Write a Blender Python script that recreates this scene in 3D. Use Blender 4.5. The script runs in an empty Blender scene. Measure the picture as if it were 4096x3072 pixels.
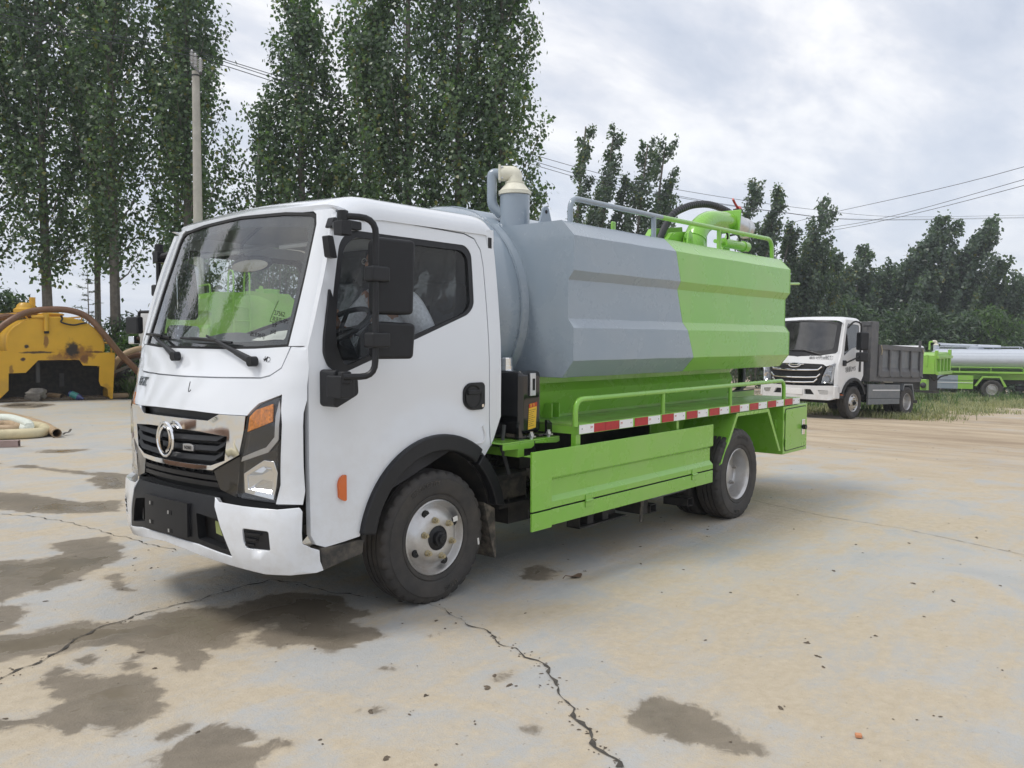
import bpy, bmesh, math, random
import numpy as np
from mathutils import Vector, Matrix, geometry
from math import radians as RD, pi, sin, cos
random.seed(7); rng = np.random.default_rng(11)
D = bpy.data; SC = bpy.context.scene; COL = SC.collection

# ---------------------------------------------------------------- camera
cd = D.cameras.new('camera'); cam = D.objects.new('camera', cd); COL.objects.link(cam)
cd.sensor_width = 36; cd.lens = 29.88; cd.clip_end = 3000; cd.clip_start = .05
cam.matrix_world = Matrix(((0.64848931, 0.03763267, -0.76029297, -3.36450142),
                           (-0.76121542, 0.03673474, -0.64745783, -3.42559274),
                           (0.0035636, 0.99861621, 0.05246866, 1.50299975), (0, 0, 0, 1)))
SC.camera = cam
# ---------------------------------------------------------------- sky
SUN_EL, SUN_AZ = 60, 150      # degrees; azimuth measured from +X towards +Y (where the sun stands)
w = D.worlds.new('World'); SC.world = w; w.use_nodes = True
nt = w.node_tree; nt.nodes.clear()
def N(t, typ, **kw):
    n = t.nodes.new(typ)
    for k, v in kw.items():
        if k == 'i':
            for a, b in v.items(): n.inputs[a].default_value = b
        else: setattr(n, k, v)
    return n
def ramp(t, stops):
    n = t.nodes.new('ShaderNodeValToRGB'); e = n.color_ramp.elements
    while len(e) < len(stops): e.new(.5)
    for q, (p, c) in zip(e, stops):
        q.position = p; q.color = (*c, 1) if len(c) == 3 else c
    return n
out = N(nt, 'ShaderNodeOutputWorld'); bgd = N(nt, 'ShaderNodeBackground', i={'Strength': 0.1})
sky = N(nt, 'ShaderNodeTexSky', sky_type='NISHITA', sun_disc=False, sun_elevation=RD(SUN_EL), sun_rotation=RD(90 - SUN_AZ), air_density=1.0, dust_density=3.0)
tc = N(nt, 'ShaderNodeTexCoord'); sep = N(nt, 'ShaderNodeSeparateXYZ')
nt.links.new(tc.outputs['Generated'], sep.inputs[0])
mx = N(nt, 'ShaderNodeMath', operation='MAXIMUM', i={1: 0.0}); nt.links.new(sep.outputs[2], mx.inputs[0])
ad = N(nt, 'ShaderNodeMath', operation='ADD', i={1: .22}); nt.links.new(mx.outputs[0], ad.inputs[0])
dv = N(nt, 'ShaderNodeVectorMath', operation='DIVIDE'); nt.links.new(tc.outputs['Generated'], dv.inputs[0])
cb = N(nt, 'ShaderNodeCombineXYZ')
for k in range(3): nt.links.new(ad.outputs[0], cb.inputs[k])
nt.links.new(cb.outputs[0], dv.inputs[1])
mp = N(nt, 'ShaderNodeMapping'); mp.inputs['Rotation'].default_value = (0, 0, RD(-38)); mp.inputs['Scale'].default_value = (.85, 1.6, 0); mp.inputs['Location'].default_value = (3.1, 1.7, 0)
nt.links.new(dv.outputs[0], mp.inputs[0])
n1 = N(nt, 'ShaderNodeTexNoise', i={'Scale': 2.1, 'Detail': 9.0, 'Roughness': .58, 'Distortion': .15}); nt.links.new(mp.outputs[0], n1.inputs['Vector'])
r1 = ramp(nt, [(.30, (5.3, 5.8, 6.8)), (.40, (6.1, 6.5, 7.35)), (.48, (7.0, 7.25, 7.9)), (.55, (8.2, 8.3, 8.65)), (.64, (9.4, 9.4, 9.5))])
nt.links.new(n1.outputs['Fac'], r1.inputs[0])
hz = N(nt, 'ShaderNodeMapRange', i={1: 0.0, 2: .30, 3: .75, 4: 0.0}); nt.links.new(mx.outputs[0], hz.inputs[0])
mh = N(nt, 'ShaderNodeMix', data_type='RGBA'); mh.inputs[7].default_value = (6.7, 7.35, 8.4, 1)
nt.links.new(hz.outputs[0], mh.inputs[0]); nt.links.new(r1.outputs[0], mh.inputs[6])
ms = N(nt, 'ShaderNodeMix', data_type='RGBA'); ms.inputs[0].default_value = .9
nt.links.new(sky.outputs[0], ms.inputs[6]); nt.links.new(mh.outputs[2], ms.inputs[7])
nt.links.new(ms.outputs[2], bgd.inputs[0]); nt.links.new(bgd.outputs[0], out.inputs[0])
# ---------------------------------------------------------------- sun (veiled by cloud)
sd = D.lights.new('sun', 'SUN'); sd.energy = 1.5; sd.angle = RD(16); sd.color = (1, .965, .91)
so = D.objects.new('sun', sd); COL.objects.link(so)
sv = Vector((cos(RD(SUN_EL)) * cos(RD(SUN_AZ)), cos(RD(SUN_EL)) * sin(RD(SUN_AZ)), sin(RD(SUN_EL))))
so.rotation_euler = sv.to_track_quat('Z', 'Y').to_euler(); so.location = sv * 60
vs = SC.view_settings; vs.view_transform = 'Standard'; vs.look = 'None'; vs.exposure = 0.32; vs.gamma = 1; vs.use_curve_mapping = False

# ---------------------------------------------------------------- materials
def mat(name, col, rough=.5, metal=0., coat=0., var=0., vscale=6., bump=0., bscale=60., spec=.5, dirt=None, dlow=None):
    """procedural principled material; var = tone variation, dirt = (colour, amount, scale) blotchy dust"""
    m = D.materials.new(name); m.use_nodes = True; t = m.node_tree; b = t.nodes['Principled BSDF']
    b.inputs['Roughness'].default_value = rough; b.inputs['Metallic'].default_value = metal
    b.inputs['Coat Weight'].default_value = coat; b.inputs['Coat Roughness'].default_value = .08
    b.inputs['Specular IOR Level'].default_value = spec
    b.inputs['Base Color'].default_value = (*col, 1)
    co = N(t, 'ShaderNodeTexCoord').outputs['Object']
    cur = None
    if var:
        n = N(t, 'ShaderNodeTexNoise', i={'Scale': vscale, 'Detail': 6.0, 'Roughness': .6}); t.links.new(co, n.inputs['Vector'])
        r = ramp(t, [(.3, tuple(c * (1 - var) for c in col)), (.7, tuple(min(1, c * (1 + var)) for c in col))])
        t.links.new(n.outputs['Fac'], r.inputs[0]); cur = r.outputs[0]
    if dirt:
        dc, da, ds = dirt
        n = N(t, 'ShaderNodeTexNoise', i={'Scale': ds, 'Detail': 8.0, 'Roughness': .65}); t.links.new(co, n.inputs['Vector'])
        mr = N(t, 'ShaderNodeMapRange', i={1: .42, 2: .75, 3: 0., 4: da}); t.links.new(n.outputs['Fac'], mr.inputs[0])
        fac = mr.outputs[0]
        if dlow:      # mud thrown up from the road: thicker below a height (object z)
            s = N(t, 'ShaderNodeSeparateXYZ'); t.links.new(co, s.inputs[0])
            m2 = N(t, 'ShaderNodeMapRange', i={1: dlow[1], 2: dlow[0], 3: 0.06, 4: 1.}); t.links.new(s.outputs[2], m2.inputs[0])
            mm = N(t, 'ShaderNodeMath', operation='MULTIPLY'); t.links.new(fac, mm.inputs[0]); t.links.new(m2.outputs[0], mm.inputs[1]); fac = mm.outputs[0]
        x = N(t, 'ShaderNodeMix', data_type='RGBA'); x.inputs[7].default_value = (*dc, 1); x.inputs[6].default_value = (*col, 1)
        t.links.new(fac, x.inputs[0])
        if cur: t.links.new(cur, x.inputs[6])
        cur = x.outputs[2]
        rr = N(t, 'ShaderNodeMapRange', i={1: 0., 2: 1., 3: rough, 4: .8}); t.links.new(fac, rr.inputs[0]); t.links.new(rr.outputs[0], b.inputs['Roughness'])
    if cur: t.links.new(cur, b.inputs['Base Color'])
    if bump:
        n = N(t, 'ShaderNodeTexNoise', i={'Scale': bscale, 'Detail': 4.0}); t.links.new(co, n.inputs['Vector'])
        p = N(t, 'ShaderNodeBump', i={'Strength': bump, 'Distance': .01}); t.links.new(n.outputs['Fac'], p.inputs['Height']); t.links.new(p.outputs[0], b.inputs['Normal'])
    return m
DUST = (.42, .36, .27)
M = {}
M['white'] = mat('white_paint', (.715, .74, .775), .18, coat=.8, var=.02, vscale=3, dirt=(DUST, .28, 14.0), dlow=(.3, 1.2))
M['white2'] = mat('white_paint_dusty', (.70, .71, .72), .35, coat=.2, var=.03, dirt=(DUST, .4, 4.0), dlow=(.3, 1.2))
M['green'] = mat('green_paint', (.205, .49, .042), .25, coat=.6, var=.045, vscale=2.2, bump=.02, bscale=1.2, dirt=(DUST, .20, 2.2))
M['green2'] = mat('green_paint_far', (.25, .52, .06), .36, coat=.3, var=.06, vscale=2, dirt=(DUST, .3, 3.))
M['grey'] = mat('grey_paint', (.255, .31, .365), .25, coat=.7, var=.04, vscale=2.2, bump=.02, bscale=1.2, dirt=(DUST, .12, 2.2))
M['plastic'] = mat('black_plastic', (.012, .0125, .0145), .46, spec=.4, var=.15, vscale=20, bump=.05, bscale=400)
M['dustyplastic'] = mat('dusty_black_plastic', (.035, .034, .033), .6, var=.2, dirt=((.20, .17, .13), .8, 9.))
M['gloss'] = mat('black_gloss', (.010, .010, .012), .12, coat=.6)
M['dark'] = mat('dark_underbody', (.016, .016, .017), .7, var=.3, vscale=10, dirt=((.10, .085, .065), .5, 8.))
M['gap'] = mat('black_seal', (.006, .006, .006), .7)
M['rubber'] = mat('tyre_rubber', (.035, .033, .032), .68, var=.2, vscale=14, bump=.12, bscale=120, dirt=((.15, .125, .095), .30, 5.))
M['mudflap'] = mat('muddy_rubber', (.05, .046, .04), .8, var=.3, vscale=30, dirt=((.30, .25, .19), .75, 16.))
M['steel'] = mat('wheel_silver', (.56, .56, .56), .32, metal=.8, var=.10, vscale=9, bump=.04, bscale=60, dirt=((.33, .25, .17), .5, 8.))
M['zinc'] = mat('zinc_yellow', (.52, .46, .32), .35, metal=.85)
M['chrome'] = mat('chrome', (.86, .87, .88), .045, metal=1.)
M['alu'] = mat('cast_aluminium', (.62, .63, .64), .34, metal=.9, var=.1, vscale=18, bump=.1, bscale=50)
M['amber'] = mat('amber_lens', (.74, .22, .012), .12, coat=.6, var=.5, vscale=70, bump=.5, bscale=110)
M['orange'] = mat('orange_lens', (.62, .13, .02), .15, coat=.5)
M['red'] = mat('red_reflective', (.42, .012, .016), .35, var=.14, vscale=30)
M['whitefilm'] = mat('white_reflective', (.80, .80, .80), .4, var=.04, vscale=30)
M['seat'] = mat('seat_fabric', (.03, .03, .033), .8, var=.2)
M['dash'] = mat('dash_grey', (.085, .09, .10), .6, var=.1)
M['trim'] = mat('headliner', (.36, .36, .36), .8)
M['yellow'] = mat('yellow_paint', (.66, .37, .022), .42, coat=.15, var=.06, vscale=2.5, dirt=((.22, .13, .06), .30, 3.))
M['rust'] = mat('rust', (.16, .065, .025), .8, var=.5, vscale=8)
M['concretep'] = mat('pole_concrete', (.42, .40, .36), .85, var=.12, vscale=5, bump=.2, bscale=40)
M['iron'] = mat('dark_iron', (.05, .05, .052), .6, var=.2)
M['porcelain'] = mat('insulator', (.55, .55, .56), .25)
M['wire'] = mat('cable', (.045, .05, .06), .6)
M['hosewhite'] = mat('white_hose', (.72, .76, .68), .4, var=.05)
M['hosecream'] = mat('cream_hose', (.60, .53, .34), .5, var=.12, vscale=4, dirt=((.35, .27, .16), .35, 5.))
M['hosetan'] = mat('tan_hose', (.42, .30, .18), .55, var=.16, vscale=3, dirt=((.22, .14, .08), .4, 4.))
M['hosebrown'] = mat('brown_hose', (.17, .085, .045), .45, var=.2, vscale=3)
M['bed'] = mat('dark_grey_paint', (.085, .088, .095), .5, var=.12, vscale=5, bump=.1, bscale=20, dirt=((.25, .23, .20), .35, 7.))
M['bedpanel'] = mat('grey_primer', (.15, .165, .18), .5, var=.08, dirt=((.3, .27, .22), .3, 6.))
M['silver'] = mat('silver_tank_paint', (.50, .54, .60), .5, coat=.05, var=.03)
M['ivory'] = mat('ivory_plastic', (.72, .70, .58), .4, var=.05, vscale=12, dirt=((.35, .3, .2), .3, 14.))
M['bark'] = mat('poplar_bark', (.17, .155, .135), .9, var=.3, vscale=9, bump=.5, bscale=25)
M['label'] = mat('yellow_label', (.80, .50, .04), .5)
M['ink'] = mat('black_ink', (.02, .02, .022), .6)
M['inkred'] = mat('red_ink', (.5, .03, .02), .6)
M['letters'] = mat('chrome_letters', (.25, .26, .26), .15, metal=1.)
M['paper'] = mat('white_paper', (.72, .71, .67), .7)
M['skin'] = mat('skin', (.36, .19, .12), .55, var=.08)
M['hair'] = mat('black_hair', (.012, .011, .010), .6)
M['shirt'] = mat('grey_heather_shirt', (.62, .63, .67), .85, var=.22, vscale=60)
M['trousers'] = mat('dark_trousers', (.03, .032, .04), .85)
M['wood'] = mat('weathered_plank', (.19, .17, .14), .85, var=.3, vscale=9)
M['stone'] = mat('grey_stone', (.20, .185, .165), .9, var=.3, vscale=6, bump=.5, bscale=18)
M['soilclod'] = mat('mud_clod', (.11, .085, .06), .9, var=.4, vscale=30)
M['crack'] = mat('crack_dark', (.065, .058, .048), .9, var=.4, vscale=20)
M['brick'] = mat('brick_orange', (.50, .22, .11), .8, var=.2)
M['deadleaf'] = mat('dead_leaf', (.12, .075, .045), .8, var=.3)
M['redpaint'] = mat('red_paint', (.42, .03, .02), .4)
M['mirrorglass'] = mat('mirror_glass', (.8, .82, .84), .03, metal=1.)
M['fabricwrap'] = mat('corrugated_black', (.018, .019, .022), .5)

def glass(name, tint, refl=1.0, haze=0.0, hcol=(.5, .5, .5)):
    m = D.materials.new(name); m.use_nodes = True; t = m.node_tree; t.nodes.clear()
    o = N(t, 'ShaderNodeOutputMaterial'); tr = N(t, 'ShaderNodeBsdfTransparent'); tr.inputs[0].default_value = (*tint, 1)
    gl = N(t, 'ShaderNodeBsdfGlossy', i={'Roughness': .012}); fr = N(t, 'ShaderNodeFresnel')
    ge = N(t, 'ShaderNodeNewGeometry'); io = N(t, 'ShaderNodeMapRange', i={1: 0., 2: 1., 3: 1.55, 4: 1 / 1.55}); t.links.new(ge.outputs['Backfacing'], io.inputs[0]); t.links.new(io.outputs[0], fr.inputs['IOR'])   # same pane from both sides
    mu = N(t, 'ShaderNodeMath', operation='MULTIPLY', i={1: refl}); t.links.new(fr.outputs[0], mu.inputs[0])
    mxs = N(t, 'ShaderNodeMixShader'); t.links.new(mu.outputs[0], mxs.inputs[0]); t.links.new(tr.outputs[0], mxs.inputs[1]); t.links.new(gl.outputs[0], mxs.inputs[2])
    last = mxs
    if haze:
        df = N(t, 'ShaderNodeBsdfDiffuse'); df.inputs[0].default_value = (*hcol, 1); m3 = N(t, 'ShaderNodeMixShader')
        n = N(t, 'ShaderNodeTexNoise', i={'Scale': 7.0, 'Detail': 5.0}); co = N(t, 'ShaderNodeTexCoord'); t.links.new(co.outputs['Object'], n.inputs['Vector'])
        mr = N(t, 'ShaderNodeMapRange', i={1: .35, 2: .75, 3: haze * .4, 4: haze * 1.6}); t.links.new(n.outputs['Fac'], mr.inputs[0]); t.links.new(mr.outputs[0], m3.inputs[0])
        t.links.new(last.outputs[0], m3.inputs[1]); t.links.new(df.outputs[0], m3.inputs[2]); last = m3
    t.links.new(last.outputs[0], o.inputs[0]); return m
M['windscreen'] = glass('windscreen_glass', (.88, .92, .90), 2.0, .015)
M['sideglass'] = glass('door_glass', (.82, .85, .85), .7, .01)
M['farglass'] = glass('far_windscreen_glass', (.10, .105, .11), 2.2, .06)
M['lensglass'] = glass('lamp_glass', (.9, .9, .9), 1.4)
M['film'] = glass('plastic_film', (.85, .86, .87), 2.0, .16, (.6, .62, .64))

# ---------------------------------------------------------------- mesh helpers
def setp(o, label=None, cat=None, group=None, kind=None):
    if label: o['label'] = label
    if cat: o['category'] = cat
    if group: o['group'] = group
    if kind: o['kind'] = kind
    return o
def root(name, loc, label, cat, rz=0, group=None, ry=0):
    o = D.objects.new(name, None); COL.objects.link(o); o.location = loc; o.rotation_euler = (0, ry, rz); o.empty_display_size = .2
    return setp(o, label, cat, group)
SHIFT = [Vector((0, 0, 0))]
class B:
    """collects shapes into one bmesh"""
    def __init__(s): s.bm = bmesh.new(); s.mi = 0
    def _f(s, vs):
        try:
            f = s.bm.faces.new(vs); f.material_index = s.mi; return f
        except ValueError: return None
    def v(s, p): return s.bm.verts.new(p)
    def box(s, a, b, R=None, c=None):
        p = [(x, y, z) for x in (a[0], b[0]) for y in (a[1], b[1]) for z in (a[2], b[2])]
        if R is not None:
            c = Vector(c) if c else Vector([(a[i] + b[i]) / 2 for i in range(3)])
            p = [R @ (Vector(q) - c) + c for q in p]
        v = [s.v(q) for q in p]
        for q in ((0, 1, 3, 2), (4, 6, 7, 5), (0, 4, 5, 1), (2, 3, 7, 6), (0, 2, 6, 4), (1, 5, 7, 3)): s._f([v[i] for i in q])
        return s
    def hexa(s, bot, top):
        v = [s.v(q) for q in bot] + [s.v(q) for q in top]; n = len(bot)
        s._f(v[:n][::-1]); s._f(v[n:])
        for i in range(n): s._f([v[i], v[(i + 1) % n], v[n + (i + 1) % n], v[n + i]])
        return s
    def prism(s, poly, ax, a, b):
        """poly 2-D in the two other axes (cyclic order x,y,z without ax), extruded a..b along ax"""
        def P(u, w, t): return {0: (t, u, w), 1: (u, t, w), 2: (u, w, t)}[ax]
        return s.hexa([P(u, w, a) for u, w in poly], [P(u, w, b) for u, w in poly])
    def tube(s, pts, r, n=10, cap=True, rs=None):
        pts = [Vector(p) for p in pts]; rings = []; up = None
        for i, p in enumerate(pts):
            t = (pts[min(i + 1, len(pts) - 1)] - pts[max(i - 1, 0)]).normalized()
            if up is None: up = Vector((0, 0, 1)) if abs(t.z) < .9 else Vector((1, 0, 0))
            x = up.cross(t)
            if x.length < 1e-4: x = Vector((1, 0, 0)).cross(t)
            x.normalize(); y = t.cross(x).normalized(); up = y
            rr = float(rs[i] if rs is not None else r)
            rings.append([s.v(p + rr * (cos(2 * pi * k / n) * x + sin(2 * pi * k / n) * y)) for k in range(n)])
        for a, b in zip(rings, rings[1:]):
            for k in range(n): s._f([a[k], a[(k + 1) % n], b[(k + 1) % n], b[k]])
        if cap: s._f(rings[0][::-1]); s._f(rings[-1])
        return s
    def lathe(s, prof, c, ax='z', n=32, mod=None, close=False):
        """prof [(radius, along)], axis through c; mod(i_prof, k) scales radius"""
        c = Vector(c); rings = []
        for i, (r, h) in enumerate(prof):
            ring = []
            for k in range(n):
                a = 2 * pi * k / n; q = r * (mod(i, k) if mod else 1)
                u, w = q * cos(a), q * sin(a)
                ring.append(s.v(c + Vector({'z': (u, w, h), 'y': (u, h, w), 'x': (h, u, w)}[ax])))
            rings.append(ring)
        for a, b in zip(rings, rings[1:]):
            for k in range(n): s._f([a[k], a[(k + 1) % n], b[(k + 1) % n], b[k]])
        if close:
            s._f(rings[0][::-1]); s._f(rings[-1])
        return s
    def cyl(s, p, q, r, n=16, r2=None):
        return s.tube([p, q], r, n, True, [r, r if r2 is None else r2])
    def sphere(s, c, r, nu=14, nv=9, sc=(1, 1, 1)):
        pr = [(r * sin(pi * i / nv), -r * cos(pi * i / nv)) for i in range(nv + 1)]
        pr[0] = (1e-4, pr[0][1]); pr[-1] = (1e-4, pr[-1][1])
        n0 = len(s.bm.verts); s.lathe(pr, (0, 0, 0), 'z', nu)
        s.bm.verts.ensure_lookup_table()
        for v in list(s.bm.verts)[n0:]: v.co = Vector((v.co.x * sc[0], v.co.y * sc[1], v.co.z * sc[2])) + Vector(c)
        return s
    def sheet(s, outer, holes, fm, thick, step=.08):
        """curved panel: 2-D outline with holes, mapped by fm(u,v,off), given thickness"""
        loops = [outer] + list(holes or [])
        pts, edges = [], []
        for lp in loops:
            q = []
            for (a, b) in zip(lp, lp[1:] + lp[:1]):
                m = max(1, int(math.hypot(b[0] - a[0], b[1] - a[1]) / step))
                q += [(a[0] + (b[0] - a[0]) * k / m, a[1] + (b[1] - a[1]) * k / m) for k in range(m)]
            i0 = len(pts); pts += q; edges += [(i0 + k, i0 + (k + 1) % len(q)) for k in range(len(q))]
        nb = len(pts)
        us = [p[0] for p in outer]; ws = [p[1] for p in outer]
        if step < .5:
            B_ = np.array(pts)
            for u in np.arange(min(us) + step / 2, max(us), step):
                for w_ in np.arange(min(ws) + step / 2, max(ws), step):
                    if inpoly((u, w_), loops) and np.min(np.hypot(B_[:, 0] - u, B_[:, 1] - w_)) > step * .45: pts.append((u, w_))
        r = geometry.delaunay_2d_cdt([Vector(p) for p in pts], edges, [], 0, 1e-5)
        V, F = r[0], r[2]
        F = [f for f in F if inpoly((sum(V[i].x for i in f) / 3, sum(V[i].y for i in f) / 3), loops)]
        fr = [s.v(fm(p.x, p.y, 0)) for p in V]
        if not thick:
            for f in F: s._f([fr[i] for i in f])
            return s
        bk = [s.v(fm(p.x, p.y, thick)) for p in V]
        cnt = {}
        for f in F:
            s._f([fr[i] for i in f]); s._f([bk[i] for i in f][::-1])
            for a, b in zip(f, list(f[1:]) + [f[0]]): cnt[(a, b)] = cnt.get((a, b), 0) + 1
        for (a, b) in cnt:
            if (b, a) not in cnt: s._f([fr[b], fr[a], bk[a], bk[b]])
        for q in (fr, bk):
            for x in q:
                if not x.link_faces: s.bm.verts.remove(x)
        return s
    def text(s, body, size, fm, depth=.004, align='CENTER'):
        """lettering: fm(u, v, d) maps the flat text"""
        cu = D.curves.new('t', 'FONT'); cu.body = body; cu.size = size; cu.align_x = align; cu.align_y = 'CENTER'; cu.resolution_u = 3; cu.extrude = depth / 2
        o = D.objects.new('t', cu); COL.objects.link(o); dg = bpy.context.evaluated_depsgraph_get()
        me = D.meshes.new_from_object(o.evaluated_get(dg)); D.objects.remove(o); D.curves.remove(cu)
        n0 = len(s.bm.verts); f0 = len(s.bm.faces); s.bm.from_mesh(me); D.meshes.remove(me)
        s.bm.verts.ensure_lookup_table(); s.bm.faces.ensure_lookup_table()
        for v in list(s.bm.verts)[n0:]: v.co = Vector(fm(v.co.x, v.co.y, v.co.z + depth / 2))
        for f in list(s.bm.faces)[f0:]: f.material_index = s.mi
        return s
    def make(s, name, m, parent=None, bevel=0, ang=35, smooth=True, seg=2, fix=True, **kw):
        if fix: bmesh.ops.recalc_face_normals(s.bm, faces=s.bm.faces[:])
        me = D.meshes.new(name)
        if SHIFT[0].length: bmesh.ops.translate(s.bm, verts=s.bm.verts[:], vec=-SHIFT[0])
        s.bm.to_mesh(me); s.bm.free()
        for q in (m if isinstance(m, (list, tuple)) else [m]): me.materials.append(M[q] if isinstance(q, str) else q)
        if smooth:
            me.polygons.foreach_set('use_smooth', [True] * len(me.polygons)); me.set_sharp_from_angle(angle=RD(ang))
        o = D.objects.new(name, me); COL.objects.link(o)
        if parent: o.parent = parent
        if bevel:
            b = o.modifiers.new('bevel', 'BEVEL'); b.width = bevel; b.segments = seg; b.limit_method = 'ANGLE'; b.angle_limit = RD(40); b.harden_normals = True
        return setp(o, **kw)
def inpoly(p, loops):
    c = False; x, y = p
    for lp in loops:
        j = len(lp) - 1
        for i in range(len(lp)):
            xi, yi = lp[i]; xj, yj = lp[j]
            if (yi > y) != (yj > y) and x < (xj - xi) * (y - yi) / (yj - yi) + xi: c = not c
            j = i
    return c
def rnd(poly, r, n=5):
    """round polygon corners; r number or list"""
    o = []; k = len(poly)
    for i in range(k):
        p0, p, p1 = Vector(poly[i - 1]), Vector(poly[i]), Vector(poly[(i + 1) % k]); q = r[i] if isinstance(r, (list, tuple)) else r
        a = (p0 - p); b = (p1 - p); t = min(q, a.length * .48, b.length * .48)
        if t < 1e-4: o.append(tuple(p)); continue
        A = p + a.normalized() * t; Bb = p + b.normalized() * t
        for j in range(n + 1):
            s = j / n; o.append(tuple((1 - s) ** 2 * A + 2 * s * (1 - s) * p + s * s * Bb))
    return o
def arc(c, r, a0, a1, n=12): return [(c[0] + r * cos(RD(a0 + (a1 - a0) * i / n)), c[1] + r * sin(RD(a0 + (a1 - a0) * i / n))) for i in range(n + 1)]
def path(pts, r, n=5):
    """3-D polyline with rounded corners"""
    pts = [Vector(p) for p in pts]; o = [pts[0]]
    for i in range(1, len(pts) - 1):
        a = pts[i - 1] - pts[i]; b = pts[i + 1] - pts[i]; t = min(r, a.length * .48, b.length * .48)
        A = pts[i] + a.normalized() * t; Bb = pts[i] + b.normalized() * t
        for j in range(n + 1):
            s = j / n; o.append((1 - s) ** 2 * A + 2 * s * (1 - s) * pts[i] + s * s * Bb)
    return o + [pts[-1]]
def spline(pts, n=8):
    P = [Vector(p) for p in pts]; o = []
    for i in range(len(P) - 1):
        p0, p1, p2, p3 = P[max(i - 1, 0)], P[i], P[i + 1], P[min(i + 2, len(P) - 1)]
        for j in range(n):
            t = j / n; o.append(.5 * (2 * p1 + (p2 - p0) * t + (2 * p0 - 5 * p1 + 4 * p2 - p3) * t * t + (3 * p1 - p0 - 3 * p2 + p3) * t ** 3))
    return o + [P[-1]]
def copy_tree(o, parent=None):
    c = o.copy(); COL.objects.link(c); c.parent = parent
    for ch in o.children: copy_tree(ch, c)
    return c
def gz(x, y=0):
    s = x - 4.5
    return 0. if s < 0 else (-.036 * s * s / 6 if s < 3 else -.036 * (s - 1.5))
# ================================================================ main tank truck
YC = .885
T = root('tank_truck', (1.6, YC, 0), 'white cab suction tank truck with grey and lime green ribbed tank, parked in front', 'tank truck')
SHIFT[0] = Vector((1.6, YC, 0))
PZ = [.33, .40, .55, .66, .70, .74, .80, .90, 1.10, 1.13, 1.20, 1.295, 1.36, 1.44, 1.50, 1.80, 2.16, 2.22, 2.30]
PX = [-1.085, -1.115, -1.125, -1.12, -1.10, -1.09, -1.095, -1.10, -1.10, -1.10, -1.075, -1.03, -.985, -.945, -.925, -.82, -.69, -.665, -.55]
def lerp(x, xs, ys): return float(np.interp(x, xs, ys))
def Ys(z):
    if z < 1.35: return 0.
    return .075 * ((z - 1.35) / .82) ** 1.5 if z < 2.2 else .08
def Xf(u, z):
    d = abs(u); e = min(max(d - .795, 0), .0899)
    return lerp(z, PZ, PX) + lerp(z, [1.2, 1.44, 2.2], [.20, .12, .07]) * d * d + lerp(z, [1.2, 1.44], [.06, 0]) * (d / .885) ** 4 + .09 - math.sqrt(.0081 - e * e)
def FP(u, z):
    if abs(u) > .8848:       # carries on along the side of the cab
        p = FP(math.copysign(.8848, u), z); p.x += abs(u) - .8848; return p
    return Vector((Xf(u, z), YC + u * (.885 - Ys(z)) / .885, z))
def FM(base=0.):
    def f(u, z, off):
        p = FP(u, z); h = .006
        n = (FP(u + h, z) - FP(u - h, z)).cross(FP(u, z + h) - FP(u, z - h)).normalized()   # points rearward / inward
        if n.x < -.05 or n.y * (YC - p.y) < -.001 * 0 - .35: n = -n
        return p + n * (off + base)
    return f
def BX(u, z): return FP(u, z) + Vector((-.03, 0, 0))
def BM(base=0.):
    f0 = FM(base)
    return lambda u, z, off: f0(u, z, off) + Vector((-.03, 0, 0))
def mir(h): return h + [(-u, z) for u, z in h[::-1]]          # mirror half outline (u<0 side given top->bottom)
def SM(side=1, base=0.):
    """door side map: (x, z) -> 3-D; side 1 near, -1 far"""
    def f(x, z, off):
        y = Ys(z)
        if x < -.72: y += .032 * ((-.72 - x) / .12) ** 2
        r = math.hypot(x, z - .385); t = min(max((.73 - r) / .10, 0), 1); y -= .014 * t * t * (3 - 2 * t) if z < 1.3 else 0
        y += off + base
        return Vector((x, y if side > 0 else 2 * YC - y, z))
    return f
# --- front white panels
fl = [(-.747, 1.463), (-.735, 1.425), (-.712, 1.360), (-.66, 1.322), (-.612, 1.310), (-.3, 1.304)]
bot = fl + [(0, 1.302)] + [(-u, z) for u, z in fl[::-1]]
top = [(.73, 1.462), (.5, 1.450), (.25, 1.446), (0, 1.446), (-.25, 1.446), (-.5, 1.450), (-.73, 1.462)]
cab = B(); cab.sheet(bot + top[:], [], FM(), .02, .07)
half = [(-.855, 1.462), (-.757, 1.462), (-.742, 1.423), (-.717, 1.355), (-.663, 1.315), (-.612, 1.303), (-.3, 1.297)]
up = half + [(0, 1.295)] + [(-u, z) for u, z in half[::-1]]
lo = [(.855, .69), (.745, .69), (.760, .785), (.775, 1.082), (.752, 1.229), (.638, 1.182), (.605, 1.144), (.589, 1.121), (.417, 1.121), (.2, 1.128), (0, 1.129)]
low = lo + [(-u, z) for u, z in lo[::-1][1:]]
cab.sheet(up + low, [], FM(), .022, .06)
# --- A pillars, joined to the header
for s in (1, -1):
    pl = [(-.735, 1.466), (-.748, 1.8), (-.752, 2.09), (-.735, 2.145), (-.70, 2.165), (-.855, 2.165), (-.855, 1.468)]
    pl = [(s * u, z) for u, z in pl]
    cab.sheet(pl, [], FM(), .03, .05)
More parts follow.
